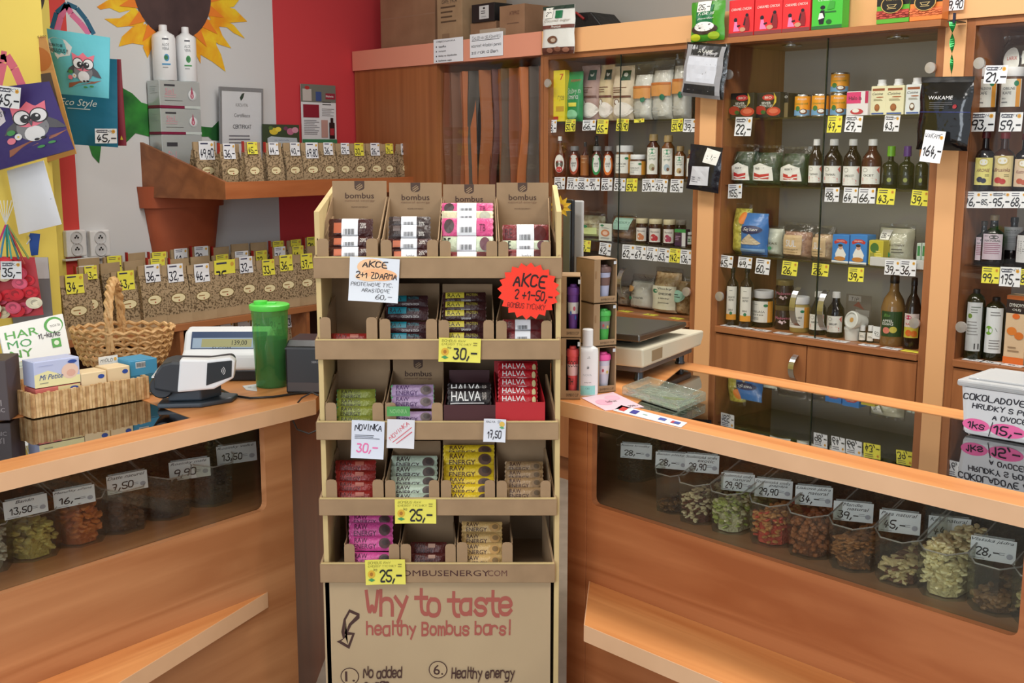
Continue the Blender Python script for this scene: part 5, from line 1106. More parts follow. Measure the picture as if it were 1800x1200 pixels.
# base shelf of the syrup cabinet
z = ZB
FLK = lambda a, b: speckle(a, b, 60, .38, .58, .7, name='flakes', bump=.4)
Bag('grey clear bag of dark grain behind the bow handle', 1085, 1111, 498, z, .12, FLK((90, 76, 62), (140, 122, 102)), [('l', .1, .5, .8, .6, 2, (60, 60, 60, .5))], film_=.15, seed=31, t=.08)
Bag('white twisted bag of spelt flour with a bun picture', 1111, 1152, 483, z, .1, M(216, 214, 204, .4, 0, .5, 16), [('o', .2, .6, .2, .09, (196, 150, 90, .5)), ('o', .22, .33, .1, .05, CG), ('b', 'ovesna', .58, .36, .4, .06, CK), ('b', 'Slo', .35, .47, .2, .05, CK)], film_=.22, seed=32, t=.1)
Bag('tall clear bag of fine oat flakes with printed name', 1152, 1197, 471, z, .08, FLK((186, 150, 104), (216, 190, 146)), [('r', .14, .03, .97, .62, (216, 214, 190, .5)), ('o', .3, .5, .1, .045, CG), ('b', 'Vlocky', .64, .56, .5, .055, CK), ('b', 'ovesne', .66, .45, .44, .05, CK), ('b', 's klicky', .64, .35, .4, .04, CK), ('b', 'Jemne', .62, .25, .4, .05, CK)], film_=.1, seed=33, t=.1)
Bag('bag of muesli with a pale green oval label at the pilaster', 1191, 1212, 486, z, .10, FLK((150, 120, 80), (196, 170, 128)), [('o', .5, .5, .45, .16, (150, 196, 176, .5)), ('l', .25, .44, .75, .56, 2, CK)], film_=.12, seed=34, t=.08)
Bag('dark crinkled bag behind the stacked cup boxes', 1004, 1046, 440, z, .16, M(40, 34, 34, .3, 0, .6, 20), [], seed=35, t=.08); Bag('small blue and white salt bag beside the cup boxes', 984, 1020, 455, z, .1, M(130, 150, 190, .4, 0, .3, 20), [('b', 'Samo', .6, .45, .6, .16, (40, 60, 120, .5))], seed=36)
for i, (x, y, l) in enumerate(((1102, 545, 'flour'), (1148, 551, 'oat flakes'), (1193, 557, 'muesli'))):
    u, d = CB.fl(x+13, y, ZB); o = T('price_tag', 'yellow tag lying flat before the bag of '+l, 'price tag', CB, u, .01, ZB+.001, rnd.uniform(-.2, .2))
    MB().box(-.032, .032, 0, .035, 0, .001).build('paper', YEL, o)
    art(o, .06, .03, [('H', '36,-', .5, .5, .5, .5, BK)], lambda x, zz, k: (x, zz+.002, .0014+.0002*k), 'handwriting')

# --- wide cabinet, top shelf
z = Z1
TOM = [('o', .5, .8, .26, .12, CR_), ('b', 'BIO', .5, .8, .3, .1, CW), ('b', 'SEVER', .42, .58, .4, .1, CW), ('b', 'TOMATOES', .42, .46, .56, .1, CW), ('o', .18, .3, .24, .18, (170, 40, 30, .5)), ('o', .3, .22, .1, .08, (50, 100, 40, .5)), ('o', .75, .24, .3, .18, (190, 60, 40, .5)), ('o', .75, .26, .2, .1, (216, 110, 80, .5)), ('p', [(.74, 1), (.86, .8), (.86, .6), (.7, .42), (.6, .3), (.74, .5), (.78, .7)], (206, 180, 60, .5))]
Box('tomato_carton', 'black and red sieved tomato carton nearest the knob', 1283, 1325, 164, z, .03, .05, (30, 28, 28), TOM, 'tomato cartons'); Box('tomato_carton', 'black and red sieved tomato carton, the second one', 1329, 1371, 163, z, .05, .05, (30, 28, 28), TOM, 'tomato cartons')
Box('tomato_carton', 'dark carton turned sideways showing its narrow side', 1372, 1385, 164, z, .08, .1, (34, 30, 32), [('r', 0, 0, 1, .6, (130, 112, 76, .5)), ('b', 'BIO', .5, .84, .8, .1, CW)], 'tomato cartons')
CAN = [('r', 0, 0, 1, .3, (110, 160, 200, .5)), ('i', 'Amaizin', .5, .86, .5, .12, CW), ('i', 'Coconut milk', .5, .62, .7, .1, (60, 130, 60, .5)), ('o', .3, .36, .12, .14, (60, 120, 60, .5)), ('o', .6, .2, .2, .14, (110, 66, 40, .5)), ('o', .58, .22, .13, .09, CW)]
for x0, x1, yt, l in ((1396, 1425, 167, 'orange coconut milk can, first of the row'), (1426, 1458, 166, 'orange coconut milk can standing behind the door edge'), (1459, 1490, 165, 'orange coconut milk can carrying another can')):
    u, r, h = rd(x0, x1, yt, z, .12); can('food_can', l, CB, u, .12, z+ON, r*.98, h-ON, CAN, 'coconut milk cans')
u2, r, h2 = rd(1461, 1495, 128, z, .12); can('food_can', 'orange coconut milk can stacked on top of the row', CB, u, .12, z+h+2*ON, r*.96, h2-h-2*ON, CAN, 'coconut milk cans')
Box('milk_carton', 'white and pink carton with a berry splash beside the cans', 1487, 1526, 161, z, .06, .04, (230, 226, 226), [('r', 0, .5, .66, .97, (222, 60, 120, .5)), ('b', 'Halo la', .4, .72, .6, .16, (40, 30, 50, .5)), ('r', .86, .5, 1, 1, (190, 40, 90, .5)), ('o', .5, .16, .3, .12, (190, 60, 70, .5)), ('o', .45, .2, .16, .08, CW)])
for i, (x0, x1, yt, c, l) in enumerate(((1530, 1557, 152, (232, 228, 190), 'cream almond cuisine carton with a white cap, first of three'), (1556, 1589, 151, (232, 228, 190), 'cream almond cuisine carton, second of three'), (1591, 1619, 149, (226, 232, 232), 'white coconut cuisine carton beside the black pouch'))):
    t = Box('cream_carton', l, x0, x1, yt, z, .08, .05, c, [('r', .1, .84, .9, .92, (150, 80, 50, .5)), ('i', 'Cuisine', .45, .74, .7, .09, CK), ('o', .6, .62, .26, .02, (170, 90, 50, .5)), ('l', .2, .48, .85, .56, 2, (110, 100, 60, .5)), ('o', .45, .26, .17, .13, (150, 90, 50, .5) if i < 2 else (110, 80, 60, .5)), ('o', .45, .28, .12, .07, (170, 104, 60, .5) if i < 2 else CW), ('r', .1, .03, .9, .08, (60, 90, 160, .5))], 'cuisine cartons')
    hh = CB.at(x0, yt, .08)[1]-z; MB().lathe([(0, hh), (.017, hh), (.017, hh+.006), (.0145, hh+.008), (.0145, hh+.022), (0, hh+.023)], 16).build('screw_cap', WHT, t, True, (0, .022, 0))
for x0, y0, x1, y1, c, p, l, hd in [(1294, 206, 1322, 239, 'w', '22,-', 'white tag 22,- under the tomato cartons', 'RAJCATA'), (1456, 204, 1480, 233, 'y', '47,-', 'yellow tag 47,- under the coconut milk cans', None), (1488, 204, 1516, 232, 'w', '27,-', 'white tag 27,- under the pink carton', 'HALOLA'), (1556, 203, 1582, 231, 'w', '43,-', 'white tag 43,- under the cuisine cartons', 'CUISINE')]: Tag(x0, y0, x1, y1, c, p, l, head=hd)
# second shelf
z = Z2
for i, (x0, x1, yt, l) in enumerate(((1283, 1322, 254, 'dark green seaweed bag at the knob side'), (1324, 1374, 256, 'dark green seaweed bag, middle of three'), (1376, 1423, 258, 'dark green seaweed bag beside the vinegar bottles'))):
    Bag(l, x0, x1, yt, z, (.03, .06, .08)[i], speckle((20, 44, 26), (44, 76, 44), 40, .35, .65, .35, name='green_leaves'), [('p', [(.1, .12), (.14, .46), (.5, .56), (.86, .46), (.92, .12)], CW), ('b', 'RISKY', .5, .42, .3, .05, CK), ('p', [(.3, .16), (.3, .32), (.5, .27), (.8, .3), (.8, .16)], CR_), ('p', [(.3, .22), (.5, .19), (.8, .24), (.8, .21), (.5, .17), (.3, .19)], CW)], film_=.18, group='seaweed bags', seed=41+i, t=.09)
PB = [(.95, 0), (1, .03), (1, .6), (.9, .72), (.5, .86), (.42, .9), (.4, 1)]
for i, (x0, x1, tx, l) in enumerate(((1422, 1448, 'TAMARI', 'dark vinegar bottle with a white cap, cut by the door edge'), (1449, 1482, 'TAMARI', 'tamari bottle with a white cap, second of four'), (1483, 1515, 'UMEOCET', 'vinegar bottle with a lower label, third of four'), (1516, 1551, 'OCET', 'brownish vinegar bottle beside the green capped oil'))):
    Bot(l, x0, x1, 245, z, .09, PB, M(34, 16, 18, .1) if i < 3 else M(74, 34, 28, .12), (232, 234, 234), COUNTRY(tx), capr=.46, caph=.12, lab=(.08 if i != 2 else .04, .44), lw=2.1, group='vinegar bottles')
for x0, x1, c, l in ((1552, 1580, (120, 190, 50), 'dark oil bottle with a bright green cap'), (1581, 1608, (90, 50, 130), 'dark oil bottle with a purple cap'), (1610, 1632, (190, 120, 60), 'dark oil bottle with an orange brown cap')):
    Bot(l, x0, x1, 257, z, .08, P_OIL, OLV, c, [('r', .1, .1, .9, .6, (26, 30, 20, .3)), ('o', .5, .35, .12, .12, (150, 160, 80, .4))], capr=.5, caph=.22, lab=(.05, .5), group='oil bottles in the wide cabinet')
for x0, y0, x1, y1, c, p, l in [(1281, 323, 1304, 349, 'w', '155,-', 'white tag 155,- under the first seaweed bag'), (1451, 329, 1475, 355, 'w', '98,-', 'white tag 98,- under the tamari'), (1484, 329, 1508, 357, 'w', '64,-', 'white tag 64,- under the third vinegar bottle'), (1511, 330, 1538, 358, 'w', '66,-', 'white tag 66,- under the brownish vinegar bottle'), (1544, 331, 1573, 360, 'y', '43,-', 'yellow tag 43,- under the green capped oil'), (1604, 334, 1633, 362, 'y', '39,-', 'yellow tag 39,- by the pilaster')]: Tag(x0, y0, x1, y1, c, p, l)
# third shelf
z = Z3
Bag('clear bag of yellow pasta with an orange sticker', 1272, 1300, 357, z, .045, FLK((170, 160, 50), (216, 206, 90)), [('o', .8, .72, .2, .12, (230, 130, 40, .5))], film_=.1, seed=51, t=.09)
Bag('blue crumpled bag with a dark blue oval emblem', 1303, 1349, 376, z, .03, M(60, 120, 190, .25, 0, .5, 18), [('o', .5, .62, .42, .1, (26, 40, 90, .4)), ('i', 'Sejtan', .5, .62, .56, .1, CW), ('p', [(.1, .3), (.5, .52), (.9, .3), (.8, .26), (.2, .26)], (206, 190, 160, .5)), ('r', .02, .08, .98, .16, (130, 170, 210, .4))], seed=52, t=.08, seam=M(80, 140, 200, .3))
Bag('grey white bag of chickpea flour with a green dot', 1347, 1377, 397, z, .08, M(200, 204, 186, .4, 0, .4, 18), [('o', .25, .34, .16, .07, (150, 100, 66, .5)), ('o', .55, .26, .12, .06, CG), ('b', 'KAS', .7, .42, .4, .07, CK)], film_=.1, seed=53, t=.07)
for i, (x0, x1, yt, l) in enumerate(((1377, 1427, 392, 'clear bag of rose brown nuts with a kraft SUL label'), (1430, 1467, 397, 'clear bag of pale salt with a beige SUL label past the door edge'))):
    Bag(l, x0, x1, yt, z, .07, FLK((150, 106, 90), (186, 146, 124)) if not i else FLK((190, 150, 120), (216, 186, 150)), [('r', .2, .1, .84, .66, (206, 178, 136, .5)), ('b', 'SUL', .5, .42, .36, .2, (216, 220, 228, .5)), ('t', 'HIMALAJSKA', .5, .24, .5, .05, CK), ('l', .26, .13, .78, .18, 1, (150, 120, 80, .5))], film_=.26, group='salt bags', seed=55+i, t=.08)
for i, (x0, x1) in enumerate(((1462, 1492), (1493, 1524))):
    Box('starch_box', 'blue carton with a cook in white and a red banner, '+('first' if not i else 'second')+' of the pair', x0, x1, 413, z, .05, .06, (50, 130, 206), [('r', 0, 0, 1, .06, CW), ('p', [(.1, .74), (.3, .84), (.7, .84), (.92, .76), (.86, .68), (.5, .74), (.16, .66)], CR_), ('b', 'SOLAMYL', .5, .78, .5, .05, CW), ('p', [(.2, .3), (.36, .52), (.66, .52), (.86, .3), (.8, .16), (.25, .16)], CW), ('o', .52, .56, .13, .09, (206, 160, 140, .5)), ('o', .5, .62, .14, .05, (60, 40, 40, .5)), ('o', .5, .14, .34, .08, (196, 130, 60, .5))], 'blue starch cartons')
Box('yeast_box', 'small yellow and green carton beside the blue starch cartons', 1526, 1552, 423, z, .05, .05, (200, 186, 60), [('o', .4, .7, .3, .2, (60, 110, 50, .5)), ('r', .1, .1, .4, .5, (150, 150, 60, .5)), ('l', .5, .1, .9, .6, 5, (230, 220, 120, .5))])
u, w, h = bx(1524, 1632, 455, z, .04)
Box('white_tray_box', 'long low white carton supporting small packs at the end of the shelf', 1526, 1626, 455, z, .03, .015, (206, 206, 202), [('l', .3, .3, .7, .6, 1, (150, 150, 150, .5))])
Bag('cream bag of seeds with a white 28,- sticker', 1544, 1606, 394, z, .09, M(206, 204, 180, .5, 0, .4, 20), [('o', .25, .4, .14, .09, (150, 110, 70, .5)), ('o', .46, .26, .08, .06, CG), ('b', 'LUSTENINY', .7, .5, .4, .05, CK), ('l', .56, .28, .92, .42, 2, (90, 90, 80, .5)), ('p', [(.18, .62), (.18, .86), (.48, .86), (.46, .62)], CW), ('H', '28,-', .33, .72, .22, .1, BK)], film_=.1, seed=58, t=.08)
for i, x in enumerate((1610, 1619)): Box('herb_tube_box', 'slim pale green and white carton at the end of the third shelf, '+('outer' if i else 'inner'), x, x+8, 428, z, .06, .04, (196, 214, 200), [('r', .2, .5, .8, .9, (60, 140, 80, .5))], 'slim cartons')
for x0, y0, x1, y1, c, p, l in [(1267, 448, 1289, 471, 'w', '45,-', 'white tag under the yellow pasta'), (1299, 451, 1322, 472, 'w', '49,-', 'white tag 49,- under the blue bag'), (1330, 454, 1354, 483, 'w', '60,-', 'white tag 60,- under the chickpea flour'), (1377, 458, 1402, 485, 'y', '26,-', 'yellow tag 26,- under the kraft labelled salt'), (1429, 462, 1457, 486, 'y', '26,-', 'yellow tag 26,- under the beige labelled salt'),
        (1492, 469, 1518, 496, 'y', '39,-', 'yellow tag 39,- under the blue starch cartons'), (1556, 456, 1582, 484, 'w', '39,-', 'white tag 39,- on the long carton, nearer the blue starch'), (1583, 456, 1610, 486, 'w', '36,-', 'white tag 36,- on the long carton, nearer the pilaster')]: Tag(x0, y0, x1, y1, c, p, l, d=.02 if x0 < 1530 else .024)
# base of the wide cabinet
z = ZB
AG = lambda a, b: [('r', 0, 0, 1, 1, CW), ('b', a, .5, .68, .6, .06, CK), ('b', b, .5, .6, .5, .06, CK), ('t', '500ml', .45, .3, .4, .05, CK), ('r', 0, 0, 1, .17, CO), ('o', .5, .2, .13, .05, CG), ('l', .3, .86, .7, .89, 1, (120, 120, 120, .5))]
for x0, x1, a, b, l in ((1275, 1297, 'AGAVE', 'SIRUP BIO', 'tall dark agave syrup bottle with a white label'), (1301, 1325, 'KOKOSOVY', 'SIRUP BIO', 'tall dark coconut syrup bottle beside the agave')):
    Bot(l, x0, x1, 470, z, .03, [(.95, 0), (1, .02), (1, .72), (.86, .8), (.36, .88), (.32, 1)], DKG, (30, 28, 28), AG(a, b), capr=.36, caph=.08, lab=(.1, .68), lw=1.7, group='tall syrup bottles')
Jar('molasses jar with a white lid and orange striped label', 1323, 1360, 510, z, .09, M(28, 18, 16, .15), WHT, C2('MELASA', 'bio'), group='large jars in the wide cabinet')
u, r, h = rd(1361, 1393, 536, z, .13); jar('jar', 'dark fruit jar with pink lettering, lower one of two', CB, u, .13, z+ON, r, h, M(40, 18, 26, .2), M(120, 104, 70, .35, .6), [('b', 'Medovina', .5, .6, .7, .2, (214, 120, 150, .5)), ('p', [(.3, .3), (.4, .45), (.5, .34), (.6, .45), (.7, .3), (.5, .14)], (226, 206, 214, .5))], 'fruit jars')
u_, r_, h_ = rd(1361, 1396, 492, z, .13); jar('jar', 'dark fruit jar with pink lettering, upper one of two', CB, u, .13, z+h+3*ON, r, h_-h-2*ON, M(40, 18, 26, .2), M(150, 134, 90, .35, .6), [('b', 'Medovina', .5, .6, .7, .2, (214, 120, 150, .5)), ('p', [(.3, .3), (.4, .45), (.5, .34), (.6, .45), (.7, .3), (.5, .14)], (226, 206, 214, .5))], 'fruit jars')
Jar('jar of yellow ghee with a white lid behind the first bow handle', 1389, 1423, 521, z, .08, M(176, 156, 90, .25), WHT, C2('GHI', 'maslo'), group='large jars in the wide cabinet')
for x0, x1, yt, l in ((1423, 1453, 512, 'dark syrup bottle with a red wave label behind the second bow handle'), (1454, 1485, 513, 'dark syrup bottle with a red wave label next to the white tubs')): Bot(l, x0, x1, yt, z, .08, PB, PLD, (232, 234, 234), COUNTRY('SIRUP'), capr=.46, caph=.12, lab=(.12, .48), lw=1.9, group='dark syrup bottles')
u, r, h = rd(1483, 1512, 575, z, .09)
t = T('plastic_tub', 'round white plastic tub standing under the tilted one', 'tub', CB, u, .09, z+ON, 0, 'white plastic tubs'); MT = M(222, 224, 218, .4)
MB().lathe([(0, 0), (r*.86, 0), (r*.96, h*.8), (r, h*.8), (r, h), (0, h)], 20).build('tub_body', MT, t, True)
t = T('plastic_tub', 'round white plastic tub tilted on its side with a small emblem', 'tub', CB, u+.012, .075, z+h+r*.95, -.25, 'white plastic tubs', math.pi/2*.86)
MB().lathe([(0, -.05), (r*.8, -.05), (r*.95, .0), (r*1.08, 0), (r*1.08, .014), (r*.9, .016), (r*.86, .011), (0, .011)], 20).build('tub_body', MT, t, True); MB().lathe([(0, .012), (r*.3, .012)], 12).build('emblem', M(210, 160, 90, .5), t)
for x0, x1, l in ((1509, 1522, 'nearer the tubs'), (1523, 1536, 'nearer the white tag')): Bot('tiny white labelled dropper bottle, '+l, x0, x1, 572, z, .06, [(1, 0), (1, .7), (.6, .78), (.6, 1)], PLD, (236, 238, 238), [('r', 0, 0, 1, 1, CW), ('l', .2, .3, .8, .6, 2, CK)], capr=.72, caph=.3, lab=(.1, .6), lw=1.9, group='dropper bottles')
card('price_tag', 'white tag leaning behind the dropper bottles', 'price tag', CB, 1534, 573, 1552, 597, .08, (230, 234, 234), [('h', '92,-', .5, .4, .7, .36, BK)], lean=-.1)
card('recipe_card', 'brown and white printed card standing behind the tubs', 'card', CB, 1488, 516, 1530, 560, .22, (150, 140, 130), [('p', [(.3, .5), (.5, .7), (.75, .35), (.5, .45)], (170, 100, 90, .5)), ('r', .1, .7, .6, .95, (206, 200, 196, .5)), ('h', 'TIP', .35, .8, .3, .16, BK), ('r', .4, .05, .95, .35, (200, 196, 190, .5))])
Bot('tall apple vinegar bottle with a green label', 1551, 1593, 484, z, .07, [(.95, 0), (1, .03), (.97, .4), (1, .6), (.8, .74), (.4, .86), (.34, 1)], M(136, 104, 60, .12), (40, 36, 30), [('r', 0, 0, 1, 1, (44, 74, 36, .4)), ('i', 'Bio', .3, .84, .3, .12, (110, 160, 80, .4)), ('b', 'APFEL', .34, .62, .5, .1, CW), ('b', 'ESSIG', .34, .5, .5, .1, CW), ('o', .3, .24, .16, .13, (220, 130, 110, .5)), ('o', .6, .28, .16, .13, (200, 190, 80, .5))], lab=(.14, .5), lw=1.9, group='tall vinegar bottles')
Bot('juice bottle with orange fruits on its label behind the knob', 1592, 1621, 488, z, .06, [(.95, 0), (1, .03), (1, .62), (.7, .78), (.36, .86), (.34, 1)], M(40, 30, 22, .12), (40, 36, 34), [('r', 0, .1, 1, 1, (206, 190, 70, .5)), ('r', 0, .5, 1, 1, (220, 206, 200, .5)), ('o', .3, .86, .2, .08, (190, 50, 90, .5)), ('b', 'RAJSKY', .5, .6, .7, .1, CR_), ('o', .35, .28, .2, .12, (220, 110, 40, .5)), ('o', .7, .26, .2, .12, (220, 120, 40, .5))], lab=(.12, .5), lw=1.9, group='tall vinegar bottles')
for i, (x, y) in enumerate(((1283, 573), (1310, 577), (1340, 581), (1372, 587), (1404, 595), (1434, 598), (1462, 603), (1516, 610), (1566, 613))):
    u, d = CB.fl(x, y, ZB); nm = ['agave bottle', 'coconut syrup', 'molasses', 'fruit jars', 'ghee jar', 'first red wave bottle', 'second red wave bottle', 'dropper bottles', 'apple vinegar'][i]
    o = T('price_tag', 'white price tag lying flat before the '+nm, 'price tag', CB, u, .008, ZB+.001, rnd.uniform(-.1, .1), 'tags lying on the base shelf')
    MB().box(-.034, .034, 0, .036, 0, .001).build('paper', PAP, o); art(o, .06, .03, [('H', ['89,-', '95,-', '62,-', '110,-', '125,-', '58,-', '61,-', '92,-', '69,-'][i], .5, .5, .6, .5, BK)], lambda x, zz, k: (x, zz+.002, .0014+.0002*k), 'handwriting')
o = T('price_tag', 'yellow price tag lying flat before the juice bottle', 'price tag', CB, CB.fl(1606, 617, ZB)[0], .008, ZB+.001); MB().box(-.034, .034, 0, .036, 0, .001).build('paper', YEL, o)

# --- oil cabinet
z = Y1
Bag('clear crinkled bag with a red lettered label lying over the coffee jars', 1716, 1812, 64, Y1+.115, .12, speckle((90, 74, 62), (130, 112, 96), 20, .3, .7, .4, name='dark_content'), [('o', .3, .4, .16, .3, CW), ('b', 'LARIX', .32, .45, .2, .08, CR_), ('p', [(.5, .3), (.5, .6), (.84, .7), (.84, .4)], CW), ('l', .54, .42, .8, .56, 3, (110, 110, 110, .5))], film_=.25, seed=61, t=.1)
for x0, x1, a, l in ((1717, 1757, 'SPALDOVE', 'brown grain coffee jar with white lid, first'), (1759, 1800, 'OBILNE', 'brown grain coffee jar with white lid, second')):
    Jar(l, x0, x1, 119, z, .07, M(90, 62, 44, .3), WHT, [('r', 0, 0, 1, 1, CW), ('b', a, .42, .66, .56, .1, CK), ('b', 'KAFE', .34, .5, .4, .1, CK), ('t', 'BIO', .2, .3, .2, .05, CK), ('r', .74, 0, .94, 1, CO), ('o', .74, .84, .11, .1, CG), ('l', .1, .1, .5, .2, 1, (120, 120, 120, .5))], group='grain coffee jars', lab=(.14, .74), lw=1.8)
Tag(1733, 116, 1771, 146, 'w', '21,-', 'white tag 21,- stuck on the glass above the coffee jars', d=-.004, head='CUKR')
Tag(1708, 198, 1748, 231, 'w', '93,-', 'white tag 93,- under the first coffee jar', head='OBILNA'); Tag(1759, 198, 1797, 231, 'w', '59,-', 'white tag 59,- under the second coffee jar', head='KAFE')
z = Y2
def LAB2(c, t, f): return [('r', 0, 0, 1, 1, c), ('o', .5, .84, .28, .16, (190, 170, 90, .5)), ('o', .5, .84, .2, .11, CW), ('i', t, .5, .54, .7, .12, (120, 40, 40, .5)), ('o', .35, .2, .16, .1, f), ('o', .55, .16, .14, .09, f), ('l', .6, .3, .9, .4, 2, (120, 110, 60, .5))]
Bot('dark aronia juice bottle with a lemon yellow label', 1704, 1738, 232, z, .02, P_HIP, PLD, (90, 30, 34), LAB2((232, 224, 130, .5), 'ARONIE', (40, 44, 70, .5)), lab=(.1, .56), lw=1.9, caph=.1, capr=.42, group='juice bottles')
Bot('second yellow labelled juice bottle, set behind the aronia', 1733, 1762, 236, z, .16, P_HIP, PLD, (60, 30, 30), LAB2((200, 210, 110, .5), 'BOROV', (40, 60, 40, .5)), lab=(.1, .56), lw=1.9, capr=.42, group='juice bottles')
Bot('cranberry bottle with a cream label and red cap', 1746, 1786, 233, z, .06, P_HIP, M(70, 40, 26, .12), (140, 34, 40), LAB2((226, 206, 150, .5), 'Brusinka', (190, 50, 40, .5)), lab=(.08, .6), lw=1.9, caph=.1, capr=.42, group='juice bottles')
Bot('bottle with a pale label at the frame edge, after the cranberry', 1785, 1822, 235, z, .07, P_HIP, PLD, (110, 34, 40), LAB2((220, 196, 170, .5), 'Kustovnice', (190, 90, 60, .5)), lab=(.08, .56), lw=1.9, capr=.42, group='juice bottles')
for x0, x1, p, l, hd in ((1695, 1724, '76,-', 'white tag 76,- at the stile under the aronia bottle', None), (1725, 1744, '85,-', 'white tag 85,- squeezed between two tags', None), (1745, 1775, '95,-', 'white tag 95,- under the cranberry bottle', 'BRUSINKA'), (1777, 1803, '68,-', 'white tag cut by the frame edge with a blossom print', None)): Tag(x0, 336, x1, 366, 'w', p, l, head=hd)
z = Y3
NL = lambda: [('r', 0, 0, 1, 1, (206, 190, 202, .5)), ('t', 'BIO', .2, .92, .2, .05, CK), ('o', .55, .88, .22, .08, (90, 84, 90, .5)), ('b', 'NATURAL', .5, .74, .76, .08, CK), ('l', .1, .2, .9, .66, 6, (150, 96, 120, .5))]
Bot('dark flask with a lilac label, partly hidden behind its neighbour', 1704, 1732, 388, z, .06, P_HIP, PLD, (70, 60, 50), NL(), lab=(.08, .62), lw=1.8, sq=.6, group='flasks with lilac labels')
Bot('dark flat flask with a lilac label and cork coloured cap', 1727, 1767, 378, z, .06, P_HIP, PLD, (150, 130, 100), NL(), lab=(.1, .62), lw=1.8, sq=.6, group='flasks with lilac labels')
Bot('dark bottle with a grey label reading natural linseed', 1764, 1800, 382, z, .14, P_OIL, PLD, (40, 36, 34), [('r', 0, 0, 1, 1, (150, 150, 152, .5)), ('b', 'NATURAL', .5, .84, .7, .07, CK), ('b', 'OLEJ LNENY', .5, .74, .7, .07, CK), ('l', .1, .3, .9, .6, 5, (110, 110, 112, .5))], lab=(.3, .8), lw=1.9, group='dark oil bottles')
Bot('dark bottle with a white label cut by the frame edge on the third shelf', 1788, 1826, 384, z, .06, P_OIL, PLD, (40, 36, 34), [('r', 0, 0, 1, 1, (206, 206, 208, .5)), ('l', .1, .3, .9, .8, 7, (120, 120, 122, .5))], lab=(.1, .66), lw=1.9, group='dark oil bottles')
Tag(1727, 468, 1756, 499, 'y', '99,-', 'yellow tag 99,- under the flat flask'); Tag(1759, 468, 1793, 505, 'w', '175,-', 'white tag 175,- under the grey labelled bottle', head='LNENY'); Tag(1794, 472, 1822, 502, 'y', '89,-', 'yellow tag at the frame edge on the third shelf')
z = ZB
OL = [('r', 0, 0, 1, 1, (206, 210, 212, .5)), ('o', .25, .72, .14, .05, (110, 140, 50, .5)), ('l', .3, .76, .9, .92, 3, (120, 130, 120, .5)), ('l', .1, .3, .85, .62, 5, (150, 150, 150, .5)), ('p', [(.6, .04), (.6, .16), (.9, .16), (.9, .04)], (60, 60, 60, .5))]
Bot('square dark olive oil bottle with a silver label', 1699, 1731, 508, z, .03, [(.95, 0), (1, .02), (1, .88), (.8, .95), (.4, 1), (.36, 1)], OLV, (30, 30, 28), OL, lab=(.12, .82), lw=1.7, group='olive oil bottles', caph=.06)
Bot('square dark olive oil bottle with a white label and green olive', 1732, 1768, 522, z, .06, [(.95, 0), (1, .02), (1, .86), (.8, .93), (.4, .99), (.36, 1)], OLV, (30, 30, 28), [('r', 0, 0, 1, 1, (226, 230, 232, .5)), ('o', .25, .5, .22, .1, (120, 170, 60, .5)), ('p', [(.3, .62), (.6, .56), (.98, .46), (.7, .48)], (50, 70, 40, .5)), ('l', .3, .8, .9, .92, 2, (130, 130, 130, .5)), ('l', .3, .06, .9, .3, 4, (140, 140, 140, .5))], lab=(.12, .84), lw=1.7, group='olive oil bottles', caph=.06)
Box('oil_carton', 'tall cream carton with pumpkins, a black panel and orange foot', 1768, 1806, 520, z, .05, .06, (226, 196, 160), [('r', 0, .74, 1, .94, (40, 30, 28, .5)), ('r', 0, .94, 1, 1, (206, 110, 50, .5)), ('b', 'DYNOVY', .5, .86, .7, .05, CW), ('t', 'OLEJ', .5, .79, .4, .04, CW), ('o', .5, .7, .18, .04, (230, 110, 40, .5)), ('o', .34, .48, .24, .06, (226, 130, 50, .5)), ('o', .7, .42, .22, .055, (220, 120, 44, .5)), ('r', 0, 0, 1, .1, (226, 110, 40, .5)), ('l', .2, .16, .8, .26, 2, (160, 130, 100, .5))])
Box('oil_carton', 'pale carton with a violet foot beside the pumpkin carton', 1808, 1840, 536, z, .05, .06, (214, 210, 206), [('r', 0, 0, 1, .12, (90, 60, 120, .5))])
for i, (x, y) in enumerate(((1712, 633), (1744, 637), (1780, 643))):
    o = T('price_tag', 'white tag lying flat in front of the '+['silver labelled olive oil', 'white labelled olive oil', 'pumpkin carton'][i], 'price tag', CB, CB.fl(x, y, ZB)[0], .008, ZB+.001); MB().box(-.034, .034, 0, .036, 0, .001).build('paper', PAP, o); art(o, .06, .03, [('H', ['129,-', '139,-', '159,-'][i], .5, .5, .6, .5, BK)], lambda x, zz, k: (x, zz+.002, .0014+.0002*k), 'handwriting')
# small black things on the inside ceiling: spot lamps
for x, y in ((1392, 84), (1578, 70)):
    u, d = CB.fl(x, y, ZH0-.024) if False else (CB.at(x, y, .16)[0], .16)
    o = T('recessed_spotlight', 'unlit recessed spotlight under the cabinet top, '+('nearer the seaweed pouch' if x > 1500 else 'nearer the knob'), 'spotlight', CB, u, d, ZH0-.0235, 0, 'cabinet spotlights')
    MB().lathe([(.022, 0), (.038, 0), (.038, -.004), (.024, -.004), (.022, 0)], 20).build('ring', STEEL, o, True); MB().lathe([(0, -.001), (.022, -.001)], 16).build('lens', M(150, 150, 146, .3), o)
